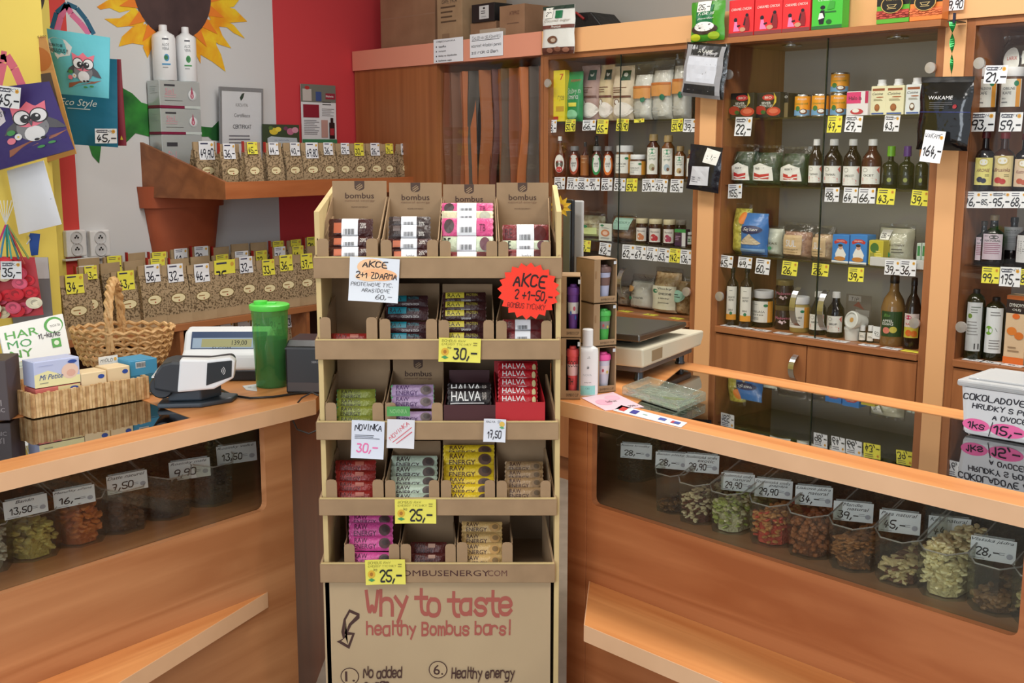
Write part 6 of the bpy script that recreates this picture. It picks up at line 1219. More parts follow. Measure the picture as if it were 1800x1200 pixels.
# ======================= ON TOP OF THE CABINETS AND HANGING FROM THE HEADER =======================
zt_ = ZH0+.021
def Top(label, x0, x1, yt, d, dp, col, items=(), name='cardboard_box', rz=0, z=None, cat='box', side=None):
    a, b = CB.at(x0, yt, d)[0], CB.at(x1, yt, d)[0]; h = CB.at(x0, yt, d)[1]-(z or zt_)
    return carton(name, label, cat, CB, (a+b)/2, d, (z or zt_)+.001, b-a, dp, h, col, items, rz=rz, side=side)
KB = speckle((140, 104, 76), (158, 120, 90), 8, .3, .7, .75, name='box_board')
Top('large brown cardboard box at the wall corner on top of the curtain cupboard', 668, 764, -14, .12, .28, KB, [('r', 0, .62, 1, .64, (150, 116, 90, .6))])
Top('cardboard box side with faint handwritten notes, beside the large brown box', 768, 812, -6, .1, .3, KRAFT, [('h', 'GREYKA', .5, .9, .6, .05, BK), ('l', .15, .55, .8, .84, 4, (90, 70, 50, .7)), ('r', .2, .2, .5, .42, (140, 112, 84, .7))])
Bag2 = pouch('paper_bag', 'brown paper bag of beans squeezed between the cardboard boxes', CB, CB.at(836, 40, .2)[0], .3, zt_, .09, CB.at(822, 8, .2)[1]-zt_, .1, speckle((120, 84, 56), (160, 122, 88), 12, .3, .7, .7, name='bean_bag'), [('o', .4, .4, .25, .14, (100, 66, 44, .6))], seed=71)
t = Top('flat low carton carrying the black gift box', 827, 872, 42, .14, .2, KB)
a, b = CB.at(829, 8, .13)[0], CB.at(869, 8, .13)[0]; z0 = CB.at(840, 41, .13)[1]
carton('gift_box', 'black box with a white square label, resting on a low carton', 'box', CB, (a+b)/2, .13, z0+.004, b-a, .12, CB.at(840, 9, .13)[1]-z0, (24, 22, 24), [('r', .34, .16, .76, .88, (206, 206, 206, .5)), ('o', .55, .74, .05, .06, CK), ('l', .42, .4, .7, .62, 2, (60, 60, 60, .5)), ('l', .44, .24, .68, .32, 2, (120, 120, 120, .5))])
Top('plain tan cardboard box printed with small dark letters, past the black box', 878, 922, 12, .1, .16, KB, [('b', 'ATIFRIZ', .6, .84, .4, .07, (90, 50, 40, .7)), ('l', .3, .6, .8, .66, 1, (110, 80, 60, .7))])
Top('folded grey carton sheet lying before the boxes', 843, 878, 53, .06, .05, (176, 160, 140), name='carton_sheet')
o = T('blue_package', 'flat blue printed package under the large cardboard box', 'package', CB, CB.at(712, 72, .02)[0], .03, zt_, 0)
MB().box(-.16, .15, 0, .1, 0, .022).build('package_body', M(40, 90, 160, .4), o, bev=.004); MB().box(.08, .149, -.001, 0, .002, .02).build('label', M(200, 204, 216, .5), o)
MB().box(-.19, .1, .0, .11, .0225, .028).build('bread_board', M(150, 126, 100, .6), o)
# black tool case lying open
o = T('tool_case', 'open black plastic tool case on top of the syrup cabinet', 'case', CB, CB.at(1005, 30, .16)[0], .16, zt_, 0)
MB().prism([(-.22, 0), (.2, 0), (.27, .02), (.24, .06), (.12, .17), (-.14, .18), (-.2, .1)], 0, .16, 'y').build('case_shell', M(26, 25, 26, .45, 0, .3, 40), o, bev=.006)
MB().box(-.16, .1, -.006, 0, .03, .09).build('case_tray', M(50, 48, 48, .5), o, bev=.003)
MB().tube([(-.1, -.012, .14), (-.06, -.02, .17), (.05, -.02, .17), (.09, -.012, .14)], .006, 6).build('handle', M(150, 40, 40, .4), o, True)
MB().tube([(-.2+.0*k, -.01, .03+.012*k) for k in range(4)], .01, 6).build('latch', M(70, 66, 64, .4), o)
o = T('wicker_bowl', 'brown wicker bowl beside the black tool case', 'bowl', CB, CB.at(938, 40, .16)[0], .2, zt_, 0)
MB().lathe([(.06, 0), (.1, .04), (.11, .075), (.1, .075), (.09, .04), (.05, .006), (0, .006)], 20).build('bowl_body', speckle((70, 46, 30), (116, 82, 54), 70, .4, .6, .7, name='wicker'), o, True)
# papers on the header
def onhead(name, label, x0, y0, x1, y1, items, col=(228, 230, 236), dd=-.018): return card(name, label, 'notice', CB, x0, y0, x1, y1, dd, col, items, lean=0)
onhead('paper_notice', 'typed white sheet with bullet points on the pink header', 762, 70, 814, 107, [('b', 'OBJEDNAVKA', .42, .88, .66, .09, CK)]+[('o', .1, .68-.2*k, .02, .03, CK) for k in range(4)]+[('b', s_, .18+w_/2, .68-.2*k, w_, .09, CK) for k, (s_, w_) in enumerate((('tofu', .25), ('tempeh', .25), ('klicky na objednavku', .62), ('bylinne caje', .45)))])
onhead('paper_notice', 'handwritten white sheet on the header beside the typed one', 826, 61, 884, 97, [('h', 'CHLEB NA OBJEDNAVKU', .5, .82, .86, .13, BK), ('r', .06, .7, .9, .72, BK), ('h', 'moznost vkladani penez', .5, .5, .9, .12, BK), ('h', 'za rok a Ben', .45, .22, .8, .13, BK)])
# red and green coffee boxes on the ledge
LADY = [('r', 0, 0, 1, .1, (130, 60, 60, .5)), ('i', 'CARAMEL CHICKA', .5, .74, .8, .07, CW), ('o', .28, .45, .07, .06, BK), ('p', [(.2, .14), (.24, .4), (.34, .4), (.38, .26), (.46, .14)], (240, 130, 180, .5)), ('p', [(.34, .3), (.46, .32), (.48, .28), (.36, .25)], (60, 20, 30, .5)), ('o', .74, .56, .06, .05, BK), ('p', [(.64, .14), (.66, .34), (.66, .52), (.82, .52), (.86, .3), (.84, .14)], (140, 30, 40, .5)), ('p', [(.6, .3), (.66, .5), (.7, .46), (.66, .28)], BK), ('o', .58, .18, .12, .06, (200, 150, 120, .5))]
zl = ZH0
for i, (x0, x1, yb, yt) in enumerate(((1281, 1325, 68, 2), (1326, 1375, 66, -3), (1375, 1424, 61, -6))):
    a, b = CB.at(x0, 30, -.07)[0], CB.at(x1, 30, -.07)[0]
    carton('coffee_box', 'bright red box with two drawn women, %s of three on the ledge' % ['first', 'second', 'third'][i], 'box', CB, (a+b)/2, -.07, zl+.0005, (b-a)*.98, .045, CB.at(x0, yt, -.07)[1]-zl, (226, 44, 52), LADY, 'red coffee boxes')
a, b = CB.at(1426, 30, -.07)[0], CB.at(1481, 30, -.07)[0]
carton('coffee_box', 'bright green box with a drawn woman at a table', 'box', CB, (a+b)/2, -.07, zl+.0005, (b-a)*.97, .045, CB.at(1430, -8, -.07)[1]-zl, (70, 190, 60), [('r', 0, 0, 1, .1, (40, 110, 50, .5)), ('i', 'CEREBRAL', .5, .84, .6, .07, CW), ('o', .36, .62, .08, .06, BK), ('p', [(.26, .14), (.22, .34), (.3, .54), (.42, .54), (.44, .36), (.4, .14)], BK), ('p', [(.22, .28), (.26, .46), (.36, .46), (.42, .32)], CW), ('r', .42, .46, .8, .5, (40, 110, 50, .5)), ('o', .58, .2, .09, .07, (30, 90, 40, .5)), ('p', [(.5, .54), (.6, .8), (.76, .76), (.74, .56)], (60, 160, 56, .5))])
for i, (x0, x1, yb, yt, c, l) in enumerate(((1540, 1598, 50, -8, (90, 170, 50), 'green coffee tin card with a gold cup emblem and red beans'), (1598, 1656, 43, -12, (230, 130, 60), 'orange coffee tin card with a gold cup emblem and beans'))):
    a, b = CB.at(x0, 30, -.07)[0], CB.at(x1, 30, -.07)[0]
    carton('coffee_box', l, 'box', CB, (a+b)/2, -.07, zl+.0005, (b-a)*.98, .045, CB.at(x0, yt, -.07)[1]-zl, c, [('r', 0, .6, 1, .84, (30, 28, 26, .4)), ('r', 0, .16, 1, .44, (176, 60, 50, .5) if i == 0 else (216, 110, 60, .5))]+[('o', .06+.1*(k % 10), .2+.075*(k//10)+.02*(k % 2), .055, .035, ((196, 80, 66, .5) if k % 3 else (140, 40, 36, .5)) if i == 0 else ((226, 120, 70, .5) if k % 3 else (190, 90, 46, .5))) for k in range(30)]+
      [('o', .5, .62, .34, .3, (196, 160, 90, .4)), ('o', .5, .62, .31, .275, (28, 26, 24, .4)), ('b', 'COFFEE', .5, .78, .36, .05, (200, 170, 100, .4)), ('p', [(.34, .62), (.4, .52), (.58, .52), (.66, .62)], (200, 176, 120, .4)), ('p', [(.37, .605), (.42, .54), (.56, .54), (.62, .605)], (28, 26, 24, .4)), ('r', .36, .47, .64, .49, (200, 176, 120, .4))], 'coffee cup boxes')
tag(CB, 1660, -8, 1695, 17, -.02, 'w', '89,90', 'white tag reading 89,90 on the header above the green ribbon')
# clear holder between
tagp(fplace(MB().box(CB.at(1484, 30, -.06)[0], CB.at(1536, 30, -.06)[0], -.03, -.0295, zl, zl+.13).build('clear_stand', GL), CB), 'clear acrylic stand between the green box and the coffee cup boxes', 'stand')
# hanging pouches
def Hang(label, x0, y0, x1, y1, d, mat, items, t=.03, film_=0, seed=1, seam=None, ry=0):
    xm = (y0+y1)/2; a, b = CB.at(x0, xm, d)[0], CB.at(x1, xm, d)[0]; z1_ = CB.at((x0+x1)/2, y0, d)[1]; z0_ = CB.at((x0+x1)/2, y1, d)[1]
    return pouch('hanging_pouch', label, CB, (a+b)/2, d, z1_, b-a, z1_-z0_, t, mat, items, seed=seed, filmtop=film_, seam=seam, hang=1, ry=ry)
Hang('white and brown cocoa pouch hanging from the header', 955, 10, 1011, 95, -.045, M(222, 222, 216, .35, 0, .2, 20), [('r', 0, 0, 1, .14, (90, 48, 36, .5)), ('o', .3, .08, .1, .05, (150, 100, 80, .5)), ('o', .55, .1, .1, .05, (140, 90, 70, .5)), ('o', .8, .08, .1, .05, (150, 100, 80, .5)), ('r', 0, .53, 1, .6, (110, 60, 50, .5)), ('i', 'Coconut sugar', .5, .69, .8, .07, (170, 160, 150, .5)), ('i', 'Premium', .5, .565, .3, .05, CW), ('r', .44, .74, .66, .9, (24, 110, 70, .4)), ('r', 0, .93, 1, 1, (40, 60, 50, .4)), ('r', .12, .75, .36, .97, CW), ('H', '29', .22, .84, .16, .08, BK), ('o', .4, .3, .16, .08, (110, 74, 54, .5)), ('o', .43, .29, .08, .04, (190, 170, 150, .5))], seed=81, ry=.02)
Hang('green coconut powder pouch with a 25,- sticker, highest by the pilaster', 1216, 2, 1274, 72, -.085, M(70, 150, 40, .3, 0, .3, 20), [('r', .2, .38, .7, .9, (20, 110, 66, .4)), ('i', 'Kokos', .5, .7, .5, .1, CW), ('i', 'powder', .5, .56, .5, .06, CW), ('o', .46, .3, .4, .14, (60, 44, 36, .4)), ('o', .46, .36, .3, .12, (236, 236, 232, .4)), ('o', .2, .1, .16, .09, (190, 200, 40, .4)), ('o', .75, .12, .16, .1, (150, 180, 40, .4)), ('r', .22, .74, .62, 1.0, CW), ('H', '25,-', .42, .86, .34, .13, BK)], seed=82, seam=CELL)
Hang('clear bag of black arame seaweed with a blank white label', 1208, 70, 1282, 172, -.07, M(30, 30, 34, .2, 0, .5, 16), [('r', .06, .0, .96, .9, (150, 150, 154, .3)), ('r', .18, .72, .86, .9, (20, 20, 22, .4)), ('b', 'ARAME', .52, .8, .36, .06, CW), ('r', .14, .26, .84, .7, (206, 210, 220, .4)), ('r', .1, .06, .86, .22, (30, 32, 40, .3))], film_=.06, seed=83, ry=.12)
Hang('small black bag with a white window and sticker, hanging low on the pilaster', 1213, 256, 1270, 336, -.05, M(26, 26, 34, .2, 0, .5, 20), [('p', [(.15, .1), (.2, .52), (.72, .56), (.74, .14)], (206, 208, 214, .4)), ('l', .2, .16, .6, .3, 3, (110, 110, 120, .5)), ('p', [(.5, .64), (.55, .96), (.98, .9), (.9, .6)], CW), ('h', '59,-', .74, .78, .26, .1, BK)], seed=84, ry=.1)
Hang('large glossy black wakame pouch on a green ribbon', 1617, 136, 1709, 264, -.085, M(14, 14, 16, .12, 0, .6, 12, .8), [('r', 0, .93, 1, 1, (18, 18, 20, .5)), ('b', 'WAKAME', .45, .72, .46, .05, (226, 226, 226, .5)), ('l', .25, .56, .7, .66, 4, (90, 90, 94, .5)), ('r', 0, .52, 1, .53, (50, 60, 130, .4)), ('o', .74, .6, .04, .03, (150, 30, 40, .5))], seed=85, t=.045, seam=M(22, 22, 24, .3), ry=.03)
tag(CB, 1627, 230, 1660, 286, -.125, 'w', '164,-', 'tall white tag reading 164,- stuck on the glossy black wakame pouch', small=0, head='WAKAME', ry=.1)
a = CB.at(1677, 38, -.07); b = CB.at(1671, 137, -.085)
mb = MB(); n = 26
for k in range(n):
    t0, t1 = k/n, (k+1)/n; w0, w1 = [.012*(1-.75*t)*math.cos(t*9) for t in (t0, t1)]; y0_, y1_ = [.006*math.sin(t*9) for t in (t0, t1)]
    X = lambda t: a[0]+(b[0]-a[0])*t; Z = lambda t: a[1]+(b[1]-a[1])*t
    mb.add([(X(t0)-w0, -.08-y0_, Z(t0)), (X(t0)+w0, -.08+y0_, Z(t0)), (X(t1)+w1, -.08+y1_, Z(t1)), (X(t1)-w1, -.08-y1_, Z(t1))], [(0, 1, 2, 3)])
o = T('green_ribbon', 'twisted shiny green ribbon holding the black wakame pouch', 'ribbon'); fplace(o, CB)
mb.build('ribbon', M(20, 130, 60, .25, .4), o)
MB().box(a[0]-.02, a[0]+.012, -.075, -.012, a[1]-.001, a[1]+.003).build('hook', M(60, 60, 50, .4), o); MB().box(a[0], a[0]+.008, -.08, -.074, a[1]-.006, a[1]+.026).build('knot', M(30, 34, 60, .4), o)

# ======================= ON THE RIGHT COUNTER =======================
def RB(label, x0, x1, yb, yt, z, col, name, cat, dd): pass
# cups in kraft sleeves: two stacks
def cupbox(label, xl, xm, xr, yb, yt, zb, cup, lid, cup2, pat, grp, yaw=-.05, dref=None, open_=1):
    """box whose front spans xm..xr at its base pixel row yb; xl..xm is the visible flank"""
    X, Y = on_z(xm, yb, zb) if dref is None else dref(xm)
    sc = (Y*math.cos(PIT)-(zb-H)*math.sin(PIT))/FPX
    w = (xr-xm)*sc/math.cos(yaw); h = (yb-yt)*sc*1.0
    o = T('cup_box', label, 'cup box', None, X, Y, zb+.001, yaw, grp)
    dp = .09; m = MB(); fr_ = .16*w; c0 = .27*w; c1 = .94*w; z0 = h*.14; z1 = h*.97
    # carcass with a real window cut in front
    m.box(0, .002, 0, dp, 0, h-.002); m.box(w-.002, w, 0, dp, 0, h-.002); m.box(0, w, dp-.002, dp, 0, h-.002); m.box(0, w, 0, dp, 0, .002); m.box(0, w, 0, dp, h-.004, h-.002)
    m.box(.002, c0, 0, .002, 0, h-.004); m.box(c1, w-.002, 0, .002, 0, h-.004); m.box(c0, c1, 0, .002, 0, z0); m.box(c0, c1, 0, .002, z1, h-.004)
    m.build('kraft_box', KRAFT, o)
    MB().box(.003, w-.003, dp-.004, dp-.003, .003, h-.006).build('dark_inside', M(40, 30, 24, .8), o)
    cx = (c0+c1)/2; r = (c1-c0)/2*.96; ch = h*.8
    c = MB().lathe([(0, z0*.8), (r*.66, z0*.8), (r*.9, z0+ch*.68)], 20, cx, r+.003).build('cup', M(*cup, .4), o, True)
    MB().lathe([(r*(.66+.24*.46)+.0006, z0*.8+.46*(z0*.2+ch*.68)), (r*(.66+.24*.78)+.0006, z0*.8+.78*(z0*.2+ch*.68))], 20, cx, r+.003).build('cup_sleeve', M(*cup2, .4), o, True)
    l0 = z0+ch*.68
    MB().lathe([(r*.9, l0-.002), (r, l0), (r, l0+ch*.1), (r*.9, l0+ch*.14), (r*.6, l0+ch*.15), (r*.5, l0+ch*.2), (0, l0+ch*.2)], 20, cx, r+.003).build('cup_lid', M(*lid, .35), o, True)
    if pat:
        f = cyl(r*.84, r+.003)
        art(o, 2*r*.9, h*.36, pat, lambda x, z, k: (f(x, z, k)[0]+cx, f(x, z, k)[1], z), 'cup_print', 0, z0+h*.14)
    art(o, w, h, [('t', 'BAMBOO CUP', .6, .07, .6, .05, (90, 70, 50, .7)), ('r', .84, .86, .96, .93, (200, 206, 214, .5)), ('l', .05, .3, .14, .8, 1, (150, 116, 80, .7))], lambda x, z, k: (x+w/2, -.0006-.0003*k, z))
    return o, h
X0, Y0 = on_z(1000, 706, ZT)
# front stack, partly behind the cardboard stand; real base on the counter
xs = on_z(1002, 702, ZT)
_, hh1 = cupbox('kraft box with a coral cup printed in black letters, lowest behind the display', 975, 985, 1020, 702, 592, ZT, (226, 84, 90), (232, 92, 96), (238, 200, 206), [('b', 'COOL', .5, .8, .9, .3, CK), ('b', 'TH', .3, .0, .5, .3, CK)], 'cup boxes at the display')
_, _h = cupbox('kraft box with a purple cup and floral band, upper one at the display', 975, 985, 1020, 590, 480, ZT+hh1, (104, 60, 150), (110, 64, 156), (220, 224, 232), [('o', .3, .3, .08, .1, (60, 110, 190, .5)), ('o', .6, .5, .1, .1, (200, 90, 110, .5)), ('o', .7, .1, .07, .1, (60, 110, 190, .5))], 'cup boxes at the display', dref=lambda x: on_z(985, 702, ZT))
zz = ZT; base = on_z(1042, 692, ZT)
for i, (yb, yt, cup, lid, c2, l) in enumerate(((692, 609, (206, 206, 222), (236, 84, 160), (226, 216, 222), 'kraft cup box with a pink lidded cup, lowest of the three'), (612, 536, (76, 180, 80), (80, 186, 84), (140, 140, 134), 'kraft cup box with a green cup, middle of the three'), (536, 458, (180, 186, 216), (110, 84, 80), (120, 92, 86), 'kraft cup box with a brown and lilac cup, topmost of the three'))):
    _, h_ = cupbox(l, 1015, 1042, 1084, yb, yt, zz, cup, lid, c2, [('o', .3, .5, .07, .1, (190, 80, 90, .5)), ('o', .6, .4, .08, .1, (200, 180, 90, .5))] if i < 2 else [], 'cup boxes stacked in three', yaw=.42+.03*i, dref=lambda x: base); zz += h_+.001
# hemp lotion bottle
X, Y = on_z(1032, 694, ZT); sc = Y*1.02/FPX
o = T('lotion_bottle', 'white lotion bottle with a hemp leaf and mint label foot on the counter corner', 'bottle', None, X, Y, ZT, 0)
WB = M(236, 238, 240, .3)
hB = 118*sc; rB = 19*sc
MB().lathe([(0, 0), (rB*.96, 0), (rB, .004), (rB, hB*.66), (rB*.94, hB*.71), (rB*.5, hB*.75), (rB*.46, hB*.76)], 28, sy=.6).build('bottle_body', WB, o, True)
MB().lathe([(0, hB*.75), (rB*.5, hB*.75), (rB*.5, hB*.99), (rB*.44, hB), (0, hB)], 20).build('cap', WB, o, True)
LEAF = [('p', [(.5+.012*math.cos(q+1.57), .58+.008), (.5+.1*math.cos(q), .58+.075*math.sin(q)), (.5+.012*math.cos(q-1.57), .58-.004)], (40, 44, 42, .5)) for q in (.35, .8, 1.2, 1.57, 1.94, 2.34, 2.8)]
fB = cyl(rB); art(o, 2*rB*.9, hB*.68, [('r', .08, .0, .92, .2, (150, 220, 214, .5)), ('t', 'CBD', .5, .14, .2, .04, (90, 150, 150, .5)), ('b', 'hemp care', .5, .27, .36, .03, CK), ('t', 'NOVA', .48, .44, .44, .05, (190, 196, 200, .5)), ('o', .56, .84, .02, .01, (120, 120, 120, .5)), ('l', .46, .8, .66, .82, 1, (150, 150, 150, .5))]+LEAF, lambda x, z, k: (fB(x, z, k)[0], fB(x, z, k)[1]*.6, z), z0=.004)
# leaflets on the counter
def flat(name, label, pts, z, col, items, cat='leaflet'):
    P_ = [on_z(x, y, z) for x, y in pts]; c = (sum(p[0] for p in P_)/4, sum(p[1] for p in P_)/4)
    o = T(name, label, cat, None, c[0], c[1], z+.0006, 0)
    MB().prism([(p[0]-c[0], p[1]-c[1]) for p in P_], 0, .0012).build('sheet', M(*col, .5), o)
    def mp(x, z_, k):
        a, b = x+.5, z_; p = [P_[0][i]*(1-a)*(1-b)+P_[1][i]*a*(1-b)+P_[2][i]*a*b+P_[3][i]*(1-a)*b for i in (0, 1)]
        return (p[0]-c[0], p[1]-c[1], .0016+.0002*k)
    art(o, 1, 1, items, mp); return o
flat('pink_leaflet', 'pink and white leaflet lying at the counter corner before the lotion bottle', [(1064, 722), (1132, 716), (1078, 690), (1022, 700)], ZT, (236, 206, 220), [('o', .3, .5, .2, .2, (240, 176, 200, .5)), ('o', .7, .7, .2, .15, (244, 190, 210, .5)), ('i', 'Saffron', .5, .5, .3, .12, CK), ('b', '350,-', .8, .1, .24, .1, CK)])
flat('card_strip_leaflet', 'narrow white strip with small card logos along the counter edge', [(1078, 722), (1197, 752), (1208, 744), (1092, 713)], ZT, (226, 230, 236), [('r', .05, .2, .14, .8, (200, 60, 60, .5)), ('r', .22, .2, .32, .8, (60, 60, 150, .5)), ('l', .4, .3, .5, .6, 1, (150, 180, 160, .5)), ('r', .64, .3, .74, .7, (70, 90, 170, .5)), ('r', .82, .3, .94, .7, (190, 70, 80, .5)), ('r', .86, .3, .94, .7, (60, 80, 160, .5))])
# glass change tray
P_ = [on_z(x, y, ZT) for x, y in ((1194, 727), (1241, 706), (1138, 677), (1093, 695))]
c = (sum(p[0] for p in P_)/4, sum(p[1] for p in P_)/4); o = T('change_tray', 'rectangular clear glass change tray with a green leaflet under it', 'tray', None, c[0], c[1], ZT+.0005)
loc = [(p[0]-c[0], p[1]-c[1]) for p in P_]
def ringp(s_, z): return [(p[0]*s_, p[1]*s_, z) for p in loc]
R_ = [ringp(1, .003), ringp(1.0, .022), ringp(.97, .026), ringp(.9, .024), ringp(.84, .012)]
MB().add([p for r_ in R_ for p in r_], [(i*4+k, i*4+(k+1) % 4, i*4+4+(k+1) % 4, i*4+4+k) for i in range(4) for k in range(4)]+[(16, 17, 18, 19), (3, 2, 1, 0)]).build('tray_glass', film((246, 252, 248), .16, .06, .3, 30, 1.5, 'thick_glass', .12, (190, 206, 196)), o, bev=.002)
MB().prism([(p[0]*.8, p[1]*.8) for p in loc], .0015, .0025).build('leaflet', M(196, 206, 190, .5), o)
MB().prism([(loc[1][0]*.75, loc[1][1]*.75), (loc[2][0]*.1, loc[2][1]*.1), (loc[0][0]*.2, loc[0][1]*.2)], .0027, .003).build('leaflet_print', M(190, 214, 90, .5), o)
# shop scale
F1 = on_z(1135, 670, ZT); F2 = on_z(1206, 640, ZT); 
dx, dy = F2[0]-F1[0], F2[1]-F1[1]; angS = math.atan2(dy, dx)
SF = Fr(F1, F2); sc = T('counter_scale', 'old cream shop scale with a wide steel pan behind the cup boxes', 'scale', None, F1[0], F1[1], ZT, SF.ang)
cr = M(214, 208, 186, .4); Lg = SF.L
# local x runs along the long near side towards the cabinets, y away to the left of it
def SU(x, y, z): p = SF.at(x, y, 0); return p
wS, dS = Lg+.075, .30
MB().box(-.03, wS-.03, -.0, dS, .028, .045).build('scale_base', M(96, 92, 90, .5), sc, bev=.004)
MB().prism([(-.045, .045), (wS+.01, .045), (wS+.03, .072), (wS+.03, .088), (-.05, .098)], -.012, dS+.01, 'y').build('scale_housing', cr, sc, bev=.005)
for x, y in ((0, .02), (Lg, .02), (0, dS-.02), (Lg, dS-.02)): MB().lathe([(0, 0), (.014, 0), (.015, .004), (.012, .01), (.012, .03), (0, .03)], 16).build('scale_foot', M(80, 84, 88, .25, .8), sc, True, (x, y, 0))
MB().prism([(-.05, .115), (Lg-.02, .112), (Lg-.005, .118), (Lg-.01, .128), (-.05, .135)], -.002, dS-.005, 'y').build('scale_pan', M(126, 126, 122, .28, 1), sc, bev=.004)
MB().box(.03, Lg-.06, .06, .2, .09, .113).build('pan_support', M(60, 60, 60, .5), sc)
MB().box(.01, .06+.02, -.0135, -.012, .055, .085).build('rating_plate', M(150, 130, 100, .5), sc)
# clear lidded tub
fr = RC
u0, d0 = fr.fl(1682, 762, ZT); sc_ = fr.dist(1690, 760, d0)/FPX
tb_ = T('snack_tub', 'white lidded plastic tub with handwritten black lettering and pink price marks', 'tub', fr, u0, d0, ZT, .05)
w, dp, h = .30, .17, 86*sc_
cl = M(226, 226, 228, .35); m = MB(); k = .94
m.add([(w*(1-k)/2, .006, 0), (w*(1+k)/2, .006, 0), (w*(1+k)/2, dp-.006, 0), (w*(1-k)/2, dp-.006, 0), (0, 0, h), (w, 0, h), (w, dp, h), (0, dp, h)], [(3, 2, 1, 0), (0, 1, 5, 4), (1, 2, 6, 5), (2, 3, 7, 6), (3, 0, 4, 7)])
m.build('tub_body', cl, tb_, bev=.012)
MB().box(-.006, w+.006, -.006, dp+.006, h+.001, h+.016).build('lid', film((250, 250, 250), .12, .15, .2, 20, 1.45, 'lid_plastic', .6, (214, 216, 218)), tb_, bev=.005); MB().box(.012, w-.012, .012, dp-.012, h+.016, h+.021).build('lid_panel', film((250, 250, 250), .12, .15, .2, 20, 1.45, 'lid_plastic', .6, (214, 216, 218)), tb_, bev=.004)
def tm(x, z, k): return (x+w/2, .006*(1-z/h)-.0008-.0003*k, z)
art(tb_, w, h, [('o', .13, .24, .1, .13, (246, 110, 170, .6)), ('o', .36, .22, .13, .14, (246, 110, 170, .6)), ('H', 'COKOLADOVE A JOGURTOVE', .5, .82, .94, .12, BK), ('H', 'HRUDKY S POHANKOU, SAMP', .52, .64, .84, .1, BK), ('H', 'A OVOCEM, BEZLEPKOVE', .6, .46, .7, .1, BK), ('r', .55, .38, .98, .4, (200, 60, 90, .6)), ('H', '1ks', .13, .24, .12, .14, BK), ('H', '/', .24, .23, .02, .24, BK), ('H', '15,-', .36, .22, .2, .18, BK)], tm, 'handwriting')
# black frames, white bag and sunflower clip beside the display
fr = DP
o = T('flower_clip', 'yellow fabric sunflower clipped behind the cardboard side board', 'ornament', DP, DP.at(985, 350, .33)[0], .33, DP.at(985, 350, .33)[1]-.02)
MB().add([(0, 0, .0)]+[((.030 if k % 2 else .018)*math.cos(k*math.pi/10), .002*(k % 2), (.030 if k % 2 else .018)*math.sin(k*math.pi/10)) for k in range(20)], [(0, 1+k, 1+(k+1) % 20) for k in range(20)]).build('petals', M(230, 186, 40, .6), o)
MB().lathe([(.009, 0), (.007, .006), (0, .007)], 12).build('flower_centre', M(120, 70, 30, .7), o, True, (0, -.002, 0), (math.pi/2, 0, 0))
Xf, Yf = DP.at(994, 450, .36)[0], 2.62+.36
for nm, lb, x0, x1, y0, y1, dd, c in (('black_tray', 'black framed tray standing on edge between the display and the cup boxes', 989, 1004, 350, 452, .40, (34, 36, 40)), ('white_paper_bag', 'folded white paper bag standing behind the black tray', 1000, 1016, 352, 430, .46, (196, 196, 196))):
    a0_, z1_ = DP.at(x0, y0, dd); b0_, z0_ = DP.at(x1, y1, dd)
    o = T(nm, lb, nm.split('_')[1], DP, a0_, dd, ZT+.001, -.9 if nm[0] == 'b' else -.5); Hh = z1_-ZT-.001
    MB().box(0, (b0_-a0_)*1.6, 0, .012, 0, Hh).build('body', M(*c, .35), o, bev=.004)
    if nm[0] == 'b': MB().box(.006, (b0_-a0_)*1.6-.006, -.002, 0, .008, Hh-.008).build('face', M(120, 130, 132, .25), o)

# ======================= ON THE LEFT COUNTER =======================
def at_(x, y): return on_z(x, y, ZT)
def px(X, Y): return (Y*math.cos(PIT)-(ZT-H)*math.sin(PIT))/FPX
# payment terminal
X, Y = at_(318, 712); s_ = px(X, Y)
t = T('card_terminal', 'white and dark grey card payment terminal on its stand at the counter edge', 'payment terminal', None, X, Y, ZT+.0008, .25)
def MBT(pts, a, b): return MB().prism(pts, a, b, 'x')
st_ = M(58, 68, 78, .4); gw = M(226, 228, 230, .35); gk = M(42, 46, 52, .4)
MB().prism([(-.055, -.03), (.05, -.045), (.125, .0), (.14, .05), (.1, .075), (-.045, .04)], 0, .012).build('stand_base', st_, t, bev=.004)
MB().prism([(-.03, -.01), (.05, -.02), (.1, .03), (.0, .04)], .012, .042).build('stand_neck', st_, t, bev=.004)
body = T('x', None, None); body.name = 'terminal_head'; body.parent = t; body.location = (0, .0, .04); body.rotation_euler = (0, -.10, -.1)
bpy.data.objects.remove(body)
m = MB(); prof = [(-.055, .028), (-.052, .066), (-.035, .09), (-.01, .096), (.075, .092), (.125, .098), (.135, .09), (.13, .05), (.085, .028), (.0, .016)]
hd = m.prism(prof, -.055, .045, 'y').build('terminal_body', gk, t, False, (0, .005, .022), (0, .0, -.1), .006)
MB().prism([(.0, .02), (.01, .102), (.075, .099), (.13, .104), (.142, .094), (.136, .052), (.088, .026)], -.058, -.02, 'y').build('white_side_shell', gw, t, False, (0, .005, .022), (0, 0, -.1), .005)
MB().prism([(.07, .036), (.075, .092), (.134, .097), (.131, .056)], -.0605, -.0575, 'y').build('contactless_reader', M(30, 34, 38, .3), t, False, (0, .005, .022), (0, 0, -.1), .002)
g_ = MB()
for q in (.004, .008, .012): g_.tube([(.105+q*math.cos(a_), -.0612, .072+q*math.sin(a_)) for a_ in (-.9, -.45, 0, .45, .9)], .0008, 4)
g_.build('contactless_symbol', M(220, 222, 224, .5), t, False, (0, .005, .022), (0, 0, -.1))
MB().lathe([(0, -.052), (.026, -.052), (.03, -.046), (.03, .034), (.026, .04), (0, .04)], 24).build('paper_roll_cover', gk, t, True, (-.038, .004, .055), (math.pi/2, 0, -.1))
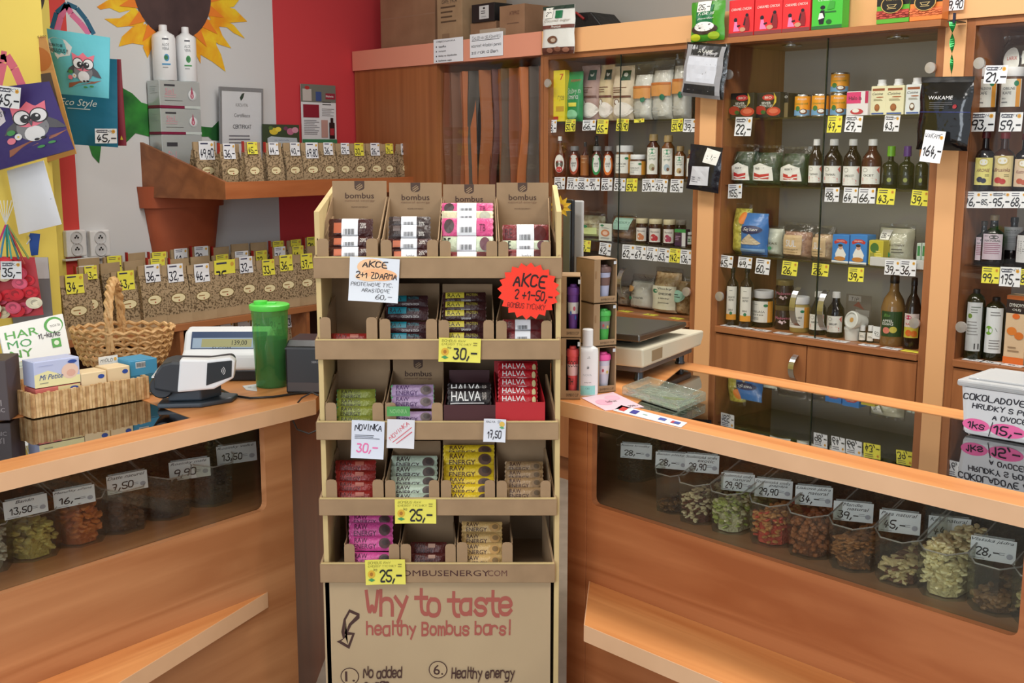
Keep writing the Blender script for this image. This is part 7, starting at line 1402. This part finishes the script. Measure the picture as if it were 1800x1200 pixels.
MB().box(-.052, -.006, -.05, .034, .0, .004).build('paper_slot', M(200, 204, 206, .3, .3), t, False, (.002, .003, .098), (0, -.15, -.1))
MB().box(-.056, -.05, -.05, .034, .0, .003).build('slot_line', M(230, 232, 234, .3), t, False, (-.003, .003, .085), (0, -.1, -.1))
# green shaker
X, Y = at_(473, 683); s_ = px(X, Y); r = 32*s_; h = 152*s_
t = T('green_shaker', 'tall translucent green shaker with a bright green flip lid, half full', 'shaker', None, X, Y+r*.8, ZT+.001, 0)
GR = film((176, 232, 170), .06, .08, .0, 20, 1.4, 'green_plastic', .3, (110, 190, 110))
MB().lathe([(0, 0), (r*.84, 0), (r*.87, .004), (r*1.0, h*.9), (r*1.0, h*.92)], 28).build('shaker_body', GR, t, True)
MB().lathe([(0, .004), (r*.82, .004), (r*.9, h*.56), (0, h*.56)], 24).build('dark_powder', speckle((24, 60, 30), (36, 84, 44), 40, .3, .7, .8, name='powder'), t, True)
LG = M(96, 220, 84, .35); MB().lathe([(0, h*.9), (r*1.06, h*.9), (r*1.1, h*.92), (r*1.1, h*.955), (r*1.02, h*.965), (0, h*.965)], 28).build('shaker_lid', LG, t, True)
MB().lathe([(0, h*.96), (r*.36, h*.96), (r*.38, h*1.0), (0, h*1.01)], 18, -r*.45, -r*.1).build('flip_spout', LG, t, True); MB().box(-r*.3, r*.4, -r*.22, r*.1, h*.96, h*.985).build('lid_hinge', LG, t, bev=.003)
flat('paper_slip', 'small white slip under the green shaker', [(433, 686), (452, 688), (450, 676), (426, 679)], ZT, (226, 230, 234), [('l', .3, .3, .7, .7, 1, (180, 184, 190, .5))], 'paper')
# black device beside the display
X, Y = at_(503, 692); s_ = px(X, Y)
t = T('receipt_printer', 'black receipt printer beside the green shaker, partly behind the cardboard stand', 'printer', None, X, Y, ZT+.001, -.08)
w = 64*s_; h = 92*s_
MB().prism([(0, 0), (.14, 0), (.14, h), (.03, h), (0, h*.9)], 0, w, 'x').build('printer_body', M(24, 25, 28, .35), t, bev=.005)
art(t, w, h, [('r', .0, .86, 1, .88, (60, 62, 66, .4)), ('t', 'SEIKO', .84, .62, .2, .04, (170, 172, 176, .5)), ('r', .05, .05, .96, .22, (70, 62, 60, .5))], lambda x, z, k: (x+w/2, -.0006-.0003*k, z))
# power cable
cb = [at_(*p) for p in ((386, 686), (410, 698), (440, 702), (480, 700), (520, 694), (548, 692))]
tagp(MB().tube([(p[0], p[1], ZT+.004) for p in cb], .003, 6).build('power_cable', BLK, None, True), 'black cable running from the card terminal towards the display', 'cable')
e_ = LC.W(LC.L, 0); lc = [(560, 695), (548, 690), (530, 700), (516, 716), (512, 740), (520, 758), (540, 766), (556, 760)]
cp = [DP.at(x, y, .16) for x, y in lc]
tagp(MB().tube([(p[0], DP.O[1]+.16+.004*i, p[1]) for i, p in enumerate(cp)], .0022, 6).build('loop_cable', M(40, 36, 34, .5), None, True), 'thin dark cable looping over the counter end beside the display', 'cable')
# cash register / customer display
X, Y = at_(384, 672); s_ = px(X, Y)
t = T('cash_register', 'small white cash register with a dark blue display housing behind the terminal', 'cash register', None, X-.0, Y+.02, ZT+.001, .02)
w = 134*s_; h = 88*s_
MB().prism([(-.005, 0), (.17, 0), (.17, .03), (-.005, .03)], -w*.42, w*.55, 'x').build('register_foot', M(34, 36, 40, .5), t, bev=.004)
MB().prism([(-.01, .03), (.0, h*.52), (.02, h*.6), (.05, h*.94), (.1, h), (.18, h*.6), (.18, .03)], -w*.5, w*.62, 'x').build('register_body', M(228, 230, 232, .35), t, bev=.008)
SL = lambda x, z, k: (x, .022+z*(.05-.022)/(h*.34)-.0022-.0003*k, h*.6+z)
art(t, w, h*.34, [('r', .1, .05, 1.1, 1.0, (50, 70, 104, .3)), ('r', .12, .1, 1.08, .66, (150, 170, 190, .3)), ('r', .24, .16, .9, .6, (160, 158, 110, .3)), ('b', '139,00', .74, .38, .2, .3, (40, 44, 36, .5))], SL, 'display_window')
art(t, w, h*.5, [('b', 'ELCOM', .54, .9, .24, .09, (60, 64, 72, .5)), ('r', 0.02, .0, 1.1, .02, (150, 150, 156, .4))], lambda x, z, k: (x, -.0125+.01*z/(h*.5)-.0003*k, z+.03), 'front_print')
# big wicker basket
def wick(c1=(186, 140, 84), c2=(216, 176, 122)): return speckle(c1, c2, 60, .35, .65, .6, name='wicker', bump=.3)
X, Y = at_(215, 690); s_ = px(X, Y); Yb = Y+.26; XB = (215-900)/FPX*(Yb*math.cos(PIT)+.1)*1.0
xb = on_z(215, 640, ZT)
sB = px(*xb)
a = T('wicker_basket', 'oval wicker basket with a tall twisted handle behind the soap tray', 'basket', None, xb[0], xb[1]+.02, ZT, .15)
WK = wick(); rx, ry = 86*sB, 60*sB; hb = 62*sB
for k in range(7):
    z = .008+hb*k/6.5; f = .78+.22*(k/6)**.7; n = 44
    MB().tube([(rx*f*math.cos(2*math.pi*i/n), ry*f*math.sin(2*math.pi*i/n)+(.0035 if (i+k) % 2 else -.0035)*0, z+(.004 if (i+k) % 2 else -.004)) for i in range(n)], .0062, 6, True).build('willow_strand', WK, a, True)
for i in range(22):
    q = 2*math.pi*i/22
    MB().tube([(rx*.77*math.cos(q), ry*.77*math.sin(q), 0), (rx*.93*math.cos(q), ry*.93*math.sin(q), hb*.5), (rx*1.0*math.cos(q), ry*1.0*math.sin(q), hb*.95), (rx*1.03*math.cos(q+.12), ry*1.03*math.sin(q+.12), hb*1.04)], .004, 5).build('willow_stake', WK, a, True)
MB().lathe([(0, .004), (rx*.78, .004)], 24, sy=ry/rx).build('basket_bottom', WK, a)
Hh = 128*sB
for tw in (0, 1, 2):
    pts = []
    for i in range(31):
        t_ = i/30; ph = math.pi*t_; x_ = -.0; R0 = .0075
        yy = -math.cos(ph)*ry*.98; z_ = hb*.5+(Hh-hb*.5+.03)*math.sin(ph)**.62
        q = t_*26+tw*2.09
        pts.append((x_-.02+R0*math.cos(q), yy, z_+R0*math.sin(q)))
    MB().tube(pts, .0075, 6).build('handle_strand', WK, a, True)
# rectangular soap tray
FT = Fr(at_(58, 736), at_(262, 700))
L_ = FT.L; dT = .20; hT = .058
t = T('soap_tray', 'rectangular tray of upright wood strips holding soap boxes', 'tray', FT, 0, 0, ZT+.001)
WS = wick((196, 154, 100), (228, 192, 142))
for (sx, sy, ln, ax) in ((0, 0, L_, 0), (0, dT, L_, 0), (0, 0, dT, 1), (L_, 0, dT, 1)):
    n = int(ln/.0072)
    for i in range(n):
        p = i*ln/n; j = rnd.uniform(-.0012, .0012)
        if ax == 0: c = MB().box(sx+p+.0004, sx+p+ln/n-.0004, sy-.003+j, sy+.003+j, 0, hT+rnd.uniform(-.002, .002))
        else: c = MB().box(sx-.003+j, sx+.003+j, sy+p+.0004, sy+p+ln/n-.0004, 0, hT+rnd.uniform(-.002, .002))
        c.build('wood_strip', WS if i % 3 else wick((170, 124, 78), (206, 164, 112)), t)
MB().box(.004, L_-.004, .004, dT-.004, 0, .006).build('tray_bottom', WS, t)
def soap(label, x0, x1, yt, yb, d, col, items, dp=.05, z=ZT+.008, name='soap_box', grp=None):
    a = FT.at(x0, yt, d)[0]; b = FT.at(x1, yt, d)[0]; zt2 = FT.at((x0+x1)/2, yt, d)[1]
    return carton(name, label, 'box', FT, (a+b)/2, d, z, b-a, dp, zt2-z, col, items, grp)
zm = FT.at(100, 678, .012)[1]
soap('red and cream soap box, lower one at the tray corner', 62, 141, 679, 700, .012, (206, 110, 100), [('r', .5, 0, 1, 1, (222, 206, 150, .5)), ('o', .4, .5, .26, .3, (226, 228, 236, .5)), ('i', 'Mietta', .42, .5, .34, .3, (60, 60, 140, .5)), ('o', .86, .84, .1, .1, (60, 80, 160, .5))], .06, grp='soap boxes')
soap('pastel blue and cream baby soap box with a baby picture, on top', 58, 139, 632, 679, .014, (196, 204, 236), [('p', [(0, 0), (0, .5), (.3, .62), (.6, .4), (1, .3), (1, 0)], (240, 232, 176, .5)), ('o', .78, .5, .19, .3, (240, 206, 186, .5)), ('o', .8, .42, .1, .14, (230, 180, 160, .5)), ('i', 'Mi Petite', .36, .38, .52, .2, (50, 80, 160, .5)), ('o', .84, .86, .1, .07, (50, 80, 160, .5)), ('l', .1, .8, .5, .84, 1, (160, 170, 210, .5)), ('l', .1, .12, .36, .18, 1, (120, 120, 120, .5))], .06, z=zm+.001, grp='soap boxes')
SD = [('i', 'Sanddorn', .5, .52, .66, .12, (90, 60, 40, .5)), ('o', .78, .84, .13, .07, (50, 80, 160, .5)), ('l', .3, .36, .7, .4, 1, (150, 110, 70, .5)), ('o', .45, .14, .28, .08, (206, 150, 120, .5)), ('o', .6, .1, .2, .06, (160, 170, 190, .5))]
soap('cream soap box in front of the small note', 142, 187, 654, 700, .014, (236, 212, 170), SD, .06, grp='soap boxes'); soap('cream soap box beside the blue boxes', 188, 228, 645, 690, .02, (236, 210, 168), SD, .06, grp='soap boxes')
zc = FT.at(250, 660, .03)[1]
soap('teal blue soap box, lower one of the blue pair', 229, 276, 659, 684, .03, (50, 120, 150), [('r', 0, 0, 1, .3, (70, 140, 160, .5))], .08, grp='blue soap boxes'); soap('light blue soap box with a bar code, upper one of the blue pair', 228, 276, 632, 659, .03, (70, 150, 190), [('r', .2, .5, .56, .9, (220, 226, 230, .5))]+[('r', .22+.03*q, .56, .235+.03*q, .86, CK) for q in range(11)], .08, z=zc+.001, grp='blue soap boxes')
card('price_tag', 'small handwritten white note behind the cream soap boxes', 'price tag', FT, 173, 628, 209, 662, .09, (226, 228, 226), [('h', 'MYDLO', .4, .82, .6, .14, BK), ('h', '-male', .55, .62, .5, .12, BK), ('o', .86, .84, .07, .08, (220, 170, 80, .5))])
# HARMONY display box
HF = Fr(at_(38, 728), at_(132, 706))
t = T('tea_display_box', 'open white display box with large green lettering on its raised lid', 'display box', HF, 0, .09, ZT+.07)
u0, z0 = HF.at(28, 640, .12); u1, z1 = HF.at(124, 640, .12)
m = MB(); wB = .17
t.location = HF.W(0, .12, ZT+.001)
MB().box(-.02, -.02+wB, 0, .12, 0, .085).build('box_body', M(200, 206, 198, .5), t)
a = T('lid', None, None, None); bpy.data.objects.remove(a)
ul, zl_ = HF.at(10, 640, .24); ur, zr_ = HF.at(124, 622, .24); u2, z2 = HF.at(110, 552, .30); u3, z3 = HF.at(-4, 576, .30)
V = [(ul, .12, zl_-ZT), (ur, .12, zr_-ZT), (u2, .18, z2-ZT), (u3, .18, z3-ZT)]
def hm(x, z, k):
    a_, b_ = x+.5, z; p = [V[0][i]*(1-a_)*(1-b_)+V[1][i]*a_*(1-b_)+V[2][i]*a_*b_+V[3][i]*(1-a_)*b_ for i in range(3)]
    return (p[0], p[1]-.0009-.0003*k, p[2])
m = MB(); m.grid(lambda i, j: hm(i-.5, j, -2), 8, 8); m.grid(lambda i, j: tuple(v+(.004 if q == 1 else 0) for q, v in enumerate(hm(.5-i, j, -2))), 8, 8); m.build('raised_lid', M(232, 234, 232, .5), t)
GG = (80, 160, 70, .5); art(t, 1, 1, [('b', 'HAR', .32, .72, .5, .2, GG), ('b', 'MO', .26, .46, .36, .2, (60, 150, 80, .5)), ('b', 'NY', .26, .2, .34, .2, (80, 150, 60, .5)), ('o', .82, .78, .15, .2, GG), ('o', .83, .76, .12, .165, (236, 238, 234, .5)), ('t', 'MUCHA TEA', .84, .76, .16, .06, CK), ('r', .74, .22, .88, .44, GG), ('o', .81, .33, .04, .06, (220, 230, 210, .5)), ('H', '11,-ks/kc', .72, .56, .34, .12, BK)], hm, 'lid_print')
MB().box(.0, .14, .01, .1, .085, .088).build('box_rim', M(180, 190, 180, .5), t)
# dark organic box at the frame edge
X, Y = at_(2, 742)
a_ = T('organic_tea_box', 'dark grey box with a pale animal drawing and organic lettering at the counter end', 'box', None, X, Y+.01, ZT+.001, .12)
s_ = px(X, Y); w = 100*s_; h = 108*s_; x0_ = -88*s_
MB().box(x0_, x0_+w, 0, .1, 0, h).build('box', M(74, 62, 62, .5), a_, bev=.002)
art(a_, w, h, [('p', [(.5, .74), (.56, .66), (.62, .72), (.7, .7), (.78, .66), (.74, .56), (.64, .52), (.56, .54)], (50, 40, 44, .5)), ('p', [(.56, .68), (.6, .6), (.66, .62), (.7, .58), (.62, .5), (.58, .44), (.54, .58)], (190, 170, 150, .5)), ('b', 'ARI', .76, .3, .24, .1, (150, 140, 140, .5)), ('b', 'ORGANIC', .68, .18, .5, .07, (160, 150, 150, .5)), ('p', [(.8, .9), (.84, .94), (.88, .9), (.84, .86)], (220, 224, 236, .5))], lambda x, z, k: (x+x0_+w/2, -.0006-.0003*k, z))

# ======================= HANGING ON THE NEAR LEFT =======================
# the yellow post in front of the wall carries bags and a calendar
HGD = -.75
def WP(x, y, d): return LW.at(x, y, d)
LF = LW
post_u = WP(100, 400, -.55)[0]
tagp(fplace(MB().box(post_u-1.0, post_u, -.545, -.5, 0, 3.09).build('yellow_panel', M(232, 208, 96, .6)), LW), 'yellow painted panel behind the hanging bags and wall clock', 'panel')
# hanging things face the room squarely
def hangf(x, y, depth): return Fr((0, depth), (1, depth))
def quadthing(name, label, cat, Yd, pts, mat, items, th=.004, parts=None, bulge=0, group=None):
    """a sheet or bag hanging in a plane facing the room at distance Yd; pts = lower left, lower right, upper right, upper left"""
    F = Fr((0, Yd), (1, Yd)); q = [F.at(x, y, 0) for x, y in pts]; cx = (q[2][0]+q[3][0])/2; cz = (q[2][1]+q[3][1])/2
    o = T(name, label, cat, None, cx, Yd, cz, 0, group)
    def g(a, b): return ((q[0][0]*(1-a)+q[1][0]*a)*(1-b)+(q[3][0]*(1-a)+q[2][0]*a)*b-cx, (q[0][1]*(1-a)+q[1][1]*a)*(1-b)+(q[3][1]*(1-a)+q[2][1]*a)*b-cz)
    bz = lambda a, b: -bulge*(max(0, math.sin(math.pi*a))**.5)*(.25+.75*max(0, math.sin(math.pi*min(1, (1-b)*.9))))
    m = MB(); N_ = 10
    m.grid(lambda i, j: (g(i, j)[0], bz(i, j), g(i, j)[1]), N_, N_); m.grid(lambda i, j: (g(1-i, j)[0], th-bz(1-i, j)*.6, g(1-i, j)[1]), N_, N_)
    e = [((0, 0), (1, 0)), ((1, 0), (1, 1)), ((1, 1), (0, 1)), ((0, 1), (0, 0))]
    for (a0, b0), (a1, b1) in e: m.grid(lambda i, j: (g(a0+(a1-a0)*i, b0+(b1-b0)*i)[0], bz(a0+(a1-a0)*i, b0+(b1-b0)*i)*(1-j)+(th-bz(a0+(a1-a0)*i, b0+(b1-b0)*i)*.6)*j, g(a0+(a1-a0)*i, b0+(b1-b0)*i)[1]), N_, 1)
    m.build('bag_body' if bulge else 'sheet', mat, o, bool(bulge))
    if items: art(o, 1, 1, items, lambda x, z, k: (g(x+.5, z)[0], bz(min(1, max(0, x+.5)), min(1, max(0, z)))-.0008-.0004*k, g(x+.5, z)[1]))
    return o, F, (cx, cz)
def strap(o, F, c, px_, col, w=.022, name='handle'):
    P = [F.at(x, y, 0) for x, y in px_]; m = MB(); n = len(P)
    for i in range(n-1):
        a, b = P[i], P[i+1]; dx, dz = b[0]-a[0], b[1]-a[1]; L = math.hypot(dx, dz) or 1e-6; nx, nz = -dz/L*w/2, dx/L*w/2
        m.add([(a[0]-nx-c[0], .006, a[1]-nz-c[1]), (a[0]+nx-c[0], .006, a[1]+nz-c[1]), (b[0]+nx-c[0], .006, b[1]+nz-c[1]), (b[0]-nx-c[0], .006, b[1]-nz-c[1])], [(0, 1, 2, 3)])
    m.build(name, col, o)
def OWL(cx, cy, s, base): # a pink owl perched on a branch
    G1, G2 = (84, 82, 88, .5), (130, 130, 134, .5); K = (30, 26, 30, .5); P_ = (236, 120, 140, .5); W_ = (232, 232, 234, .5)
    o = lambda x, y, rx, ry, c: ('o', cx+x*s, cy+y*s, rx*s, ry*s, c)
    p = lambda pts, c: ('p', [(cx+x*s, cy+y*s) for x, y in pts], c)
    return [p([(-.9, -.9), (-.2, -.75), (.6, -.7), (1.0, -.6), (.6, -.8), (-.2, -.95), (-.95, -1.15)], (160, 100, 76, .5)), p([(-.5, .1), (-.8, -.1), (-.95, -.35), (-.6, -.35), (-.35, -.3)], G1), p([(.5, .1), (.8, -.15), (1.0, -.5), (.7, -.45), (.4, -.35)], G1),
            o(0, -.25, .52, .5, G2), o(.02, -.5, .32, .3, W_), o(0, .2, .58, .42, P_), p([(-.56, .3), (-.62, .72), (-.25, .55)], P_), p([(.56, .3), (.62, .72), (.25, .55)], P_), p([(-.3, .5), (0, .78), (.3, .5)], P_),
            o(-.27, .18, .3, .3, K), o(-.27, .18, .26, .26, W_), o(.3, .18, .3, .3, K), o(.3, .18, .26, .26, W_), o(-.16, .12, .16, .16, K), o(.2, .12, .16, .16, K), o(-.12, .17, .05, .05, W_), o(.25, .17, .05, .05, W_), p([(-.08, .02), (.08, .02), (0, -.22)], G1),
            o(-.75, -.6, .14, .12, (236, 130, 150, .5)), o(-.5, -.5, .12, .12, W_), o(-.5, -.5, .04, .04, (230, 200, 90, .5)), o(-.7, -.3, .14, .1, (70, 150, 80, .5)), o(.1, -1.05, .12, .05, (70, 150, 80, .5)), o(.45, -.98, .12, .05, (70, 150, 80, .5)), o(.05, -.74, .08, .05, K), o(.25, -.72, .08, .05, K)]
Yt = 4.55
o, F, c = quadthing('carrier_bag', 'dark teal fabric carrier bag with white script lettering', 'bag', 4.75, [(103, 252), (207, 259), (205, 104), (96, 96)], M(14, 108, 138, .6, 0, .3, 12), [('i', 'Eco Style', .38, .47, .62, .1, (220, 232, 232, .6)), ('l', .2, .39, .6, .42, 1, (190, 210, 214, .6))], bulge=.02)
o, F, c = quadthing('bag_gusset', 'narrow dark red bag hanging behind the teal carrier bag', 'bag', 4.79, [(206, 256), (222, 256), (212, 104), (196, 104)], M(124, 30, 46, .6), [('p', [(.45, .07), (.75, .07), (.6, .12)], (226, 200, 60, .6))], bulge=.01)
o.name = 'red_bag'
tag(Fr((0, 4.70), (1, 4.70)), 167, 226, 207, 252, 0, 'w', '45,-', 'white tag 45,- on the dark teal carrier bag', head='eco bag')
o, F, c = quadthing('owl_gift_bag', 'turquoise gift bag with a pink owl and a white speech bubble', 'gift bag', Yt, [(96, 164), (191, 173), (193, 66), (82, 50)], M(104, 198, 212, .55, 0, .3, 12), [('p', [(0, .66), (.0, .84), (.1, .88), (.3, .86), (.42, .76), (.38, .62), (.2, .58), (.16, .54), (.14, .58)], (226, 232, 236, .6)), ('b', 'BORN TO BE', .14, .76, .24, .045, CK), ('b', 'FABULOUS !!', .18, .68, .34, .06, CK)]+OWL(.6, .46, .3, 0), bulge=.03)
strap(o, F, c, [(90, 50), (98, 22), (116, 6), (134, 14), (150, 34), (164, 60)], M(30, 90, 120, .6), .018); strap(o, F, c, [(100, 52), (106, 30), (116, 8), (124, 24), (140, 40), (156, 60)], M(214, 110, 150, .6), .022)
o, F, c = quadthing('wall_calendar', 'spiral calendar with orange abstract cover and a photo of brown bottles', 'calendar', 4.35, [(30, 300), (134, 270), (80, 64), (-24, 72)], M(214, 160, 90, .6), [('r', 0, .72, 1, 1, (206, 150, 84, .6)), ('o', .3, .86, .3, .1, (226, 190, 130, .6)), ('o', .8, .82, .2, .1, (190, 110, 40, .6)), ('r', .1, .2, .93, .7, (90, 74, 62, .6)), ('r', .5, .22, .6, .56, (50, 34, 30, .5)), ('r', .49, .24, .61, .4, (220, 200, 206, .5)), ('r', .52, .56, .58, .62, (232, 232, 232, .5)), ('r', .3, .24, .44, .5, (190, 110, 130, .5)), ('o', .8, .28, .12, .1, (220, 190, 196, .5)), ('l', .4, .76, .76, .8, 1, (240, 220, 190, .5))], th=.006)
pp = [F.at(-24+104*k/26, 72-8*k/26, 0) for k in range(27)]
for i, p in enumerate(pp[8::1]): MB().tube([(p[0]-c[0]+.0, .004*math.cos(q)*1.6, p[1]-c[1]+.004*math.sin(q)) for q in [j*math.pi/4 for j in range(8)]], .0008, 4, True).build('spiral_ring', M(90, 80, 70, .4, .6), o)
o, F, c = quadthing('owl_gift_bag', 'dark violet gift bag with a pink owl, tilted over the calendar', 'gift bag', 4.1, [(-34, 308), (130, 262), (86, 143), (-50, 160)], M(52, 34, 110, .5, 0, .3, 12), [('p', [(.1, .5), (.1, .8), (.3, .82), (.38, .7), (.4, .56), (.3, .5)], (220, 214, 226, .6)), ('b', 'FABULOUS !!', .26, .66, .3, .07, CK)]+OWL(.68, .5, .34, 0), bulge=.03)
strap(o, F, c, [(-6, 156), (4, 110), (0, 96), (10, 98), (24, 120), (38, 152)], M(226, 110, 130, .6), .03)
tag(Fr((0, 4.03), (1, 4.03)), -4, 152, 40, 190, 0, 'w', '45,-', 'white tag 45,- on the dark violet owl bag', head='TASKY', ry=.12)
o, F, c = quadthing('paper_bag', 'plain white paper bag hanging upside down under the violet owl bag', 'bag', 4.2, [(33, 412), (108, 394), (76, 282), (12, 300)], M(226, 230, 238, .7, 0, .3, 8), [('p', [(.0, .38), (.95, .42), (.95, .405), (.0, .365)], (190, 196, 208, .7))], bulge=.012)
o, F, c = quadthing('blue_card', 'small dark blue card behind the white paper bag and yarn', 'card', 4.25, [(12, 388), (38, 375), (20, 352), (-2, 366)], M(36, 66, 140, .6), [])
o, F, c = quadthing('blue_bag', 'royal blue paper bag with a white cord handle', 'bag', 4.28, [(0, 452), (66, 448), (70, 411), (0, 406)], M(28, 76, 160, .6), [], bulge=.006)
MB().tube([(F.at(x, y, 0)[0]-c[0], -.012, F.at(x, y, 0)[1]-c[1]) for x, y in ((38, 414), (42, 424), (50, 428), (55, 420), (53, 412))], .003, 6).build('cord_handle', M(226, 230, 236, .7), o, True)
o, F, c = quadthing('grey_gift_bag', 'grey and white gift bag behind the rose printed bag', 'gift bag', 4.2, [(30, 600), (96, 600), (84, 452), (0, 452)], M(124, 124, 130, .6), [('r', .6, .75, 1, 1, (206, 208, 216, .6))], bulge=.01)
RS = []; rr_ = random.Random(5)
for k in range(34):
    x, y = rr_.random()*.9+.05, rr_.random()*.9+.05; cc = rr_.choice([(190, 26, 44), (214, 40, 56), (236, 228, 200), (226, 214, 180), (150, 20, 36), (220, 90, 120), (206, 30, 48)])
    RS.append(('o', x, y, .13, .1, (*cc, .6)))
    for q in range(3): RS.append(('o', x+rr_.uniform(-.03, .03), y+rr_.uniform(-.02, .02), .09-.025*q, .07-.02*q, (*[max(0, min(255, int(v*(.82 if q % 2 else 1.08)))) for v in cc], .6)))
o, F, c = quadthing('rose_gift_bag', 'gift bag printed all over with red and cream roses', 'gift bag', 4.02, [(-30, 562), (76, 553), (60, 452), (-40, 450)], M(190, 60, 70, .6), RS, bulge=.015)
tag(Fr((0, 3.96), (1, 3.96)), 1, 459, 40, 490, 0, 'w', '35,-', 'white tag 35,- on the rose printed gift bag', head='TASKA')
Fp = Fr((0, 3.92), (1, 3.92)); o = T('pen_bundle', 'bundle of coloured straws and cords hanging from a white knot', 'straws', None, Fp.at(10, 395, 0)[0], 3.92, Fp.at(10, 395, 0)[1]); c = (Fp.at(10, 395, 0)[0], Fp.at(10, 395, 0)[1])
for i, (x, y, cc) in enumerate(((-8, 448, (200, 60, 120)), (3, 452, (60, 140, 170)), (14, 452, (30, 120, 90)), (20, 455, (70, 160, 150)), (32, 455, (40, 110, 110)), (42, 464, (170, 50, 50)), (48, 455, (120, 140, 70)), (-2, 440, (230, 190, 210)))):
    p = Fp.at(x, y, 0); MB().tube([(0, .002*i, 0), (p[0]-c[0], -.012+.004*i, p[1]-c[1])], .0035, 6).build('straw', M(*cc, .4), o, True)
for i in range(6):
    p = [Fp.at(10+(i-2.5)*k*2.2, 394-14*k, 0) for k in (0, 1, 2, 3)]
    MB().tube([(q[0]-c[0], .0, q[1]-c[1]) for q in p], .0016, 5).build('cord', M(220, 220, 214, .7), o, True)
# wall clock
Fc = Fr((0, 4.5), (1, 4.5)); u, z = Fc.at(-2, -20, 0); rr = Fc.at(72, -20, 0)[0]-u
t = T('wall_clock', 'round black wall clock with short white hour marks on the yellow panel', 'clock', Fc, u, 0, z)
MB().lathe([(rr, 0), (rr, .03), (rr*.94, .04), (rr*.87, .03), (rr*.87, .012)], 48).build('clock_rim', M(20, 22, 22, .25), t, True, (0, .04, 0), (math.pi/2, 0, 0))
MB().lathe([(0, .012), (rr*.88, .012)], 40).build('clock_face', M(46, 62, 56, .3), t, False, (0, .04, 0), (math.pi/2, 0, 0))
for k in range(12):
    a = math.pi*k/6; MB().prism([(rr*q*math.cos(a)+w_*-math.sin(a), rr*q*math.sin(a)+w_*math.cos(a)) for q, w_ in ((.62, -.004), (.8, -.004), (.8, .004), (.62, .004))], .0265, .028, 'y').build('hour_mark', WHT, t)
for a, l in ((.9, .5), (2.4, .7)): MB().prism([(-.004*math.sin(a), .004*math.cos(a)), (.004*math.sin(a), -.004*math.cos(a)), (rr*l*math.cos(a), rr*l*math.sin(a))], .024, .0255, 'y').build('clock_hand', WHT, t)
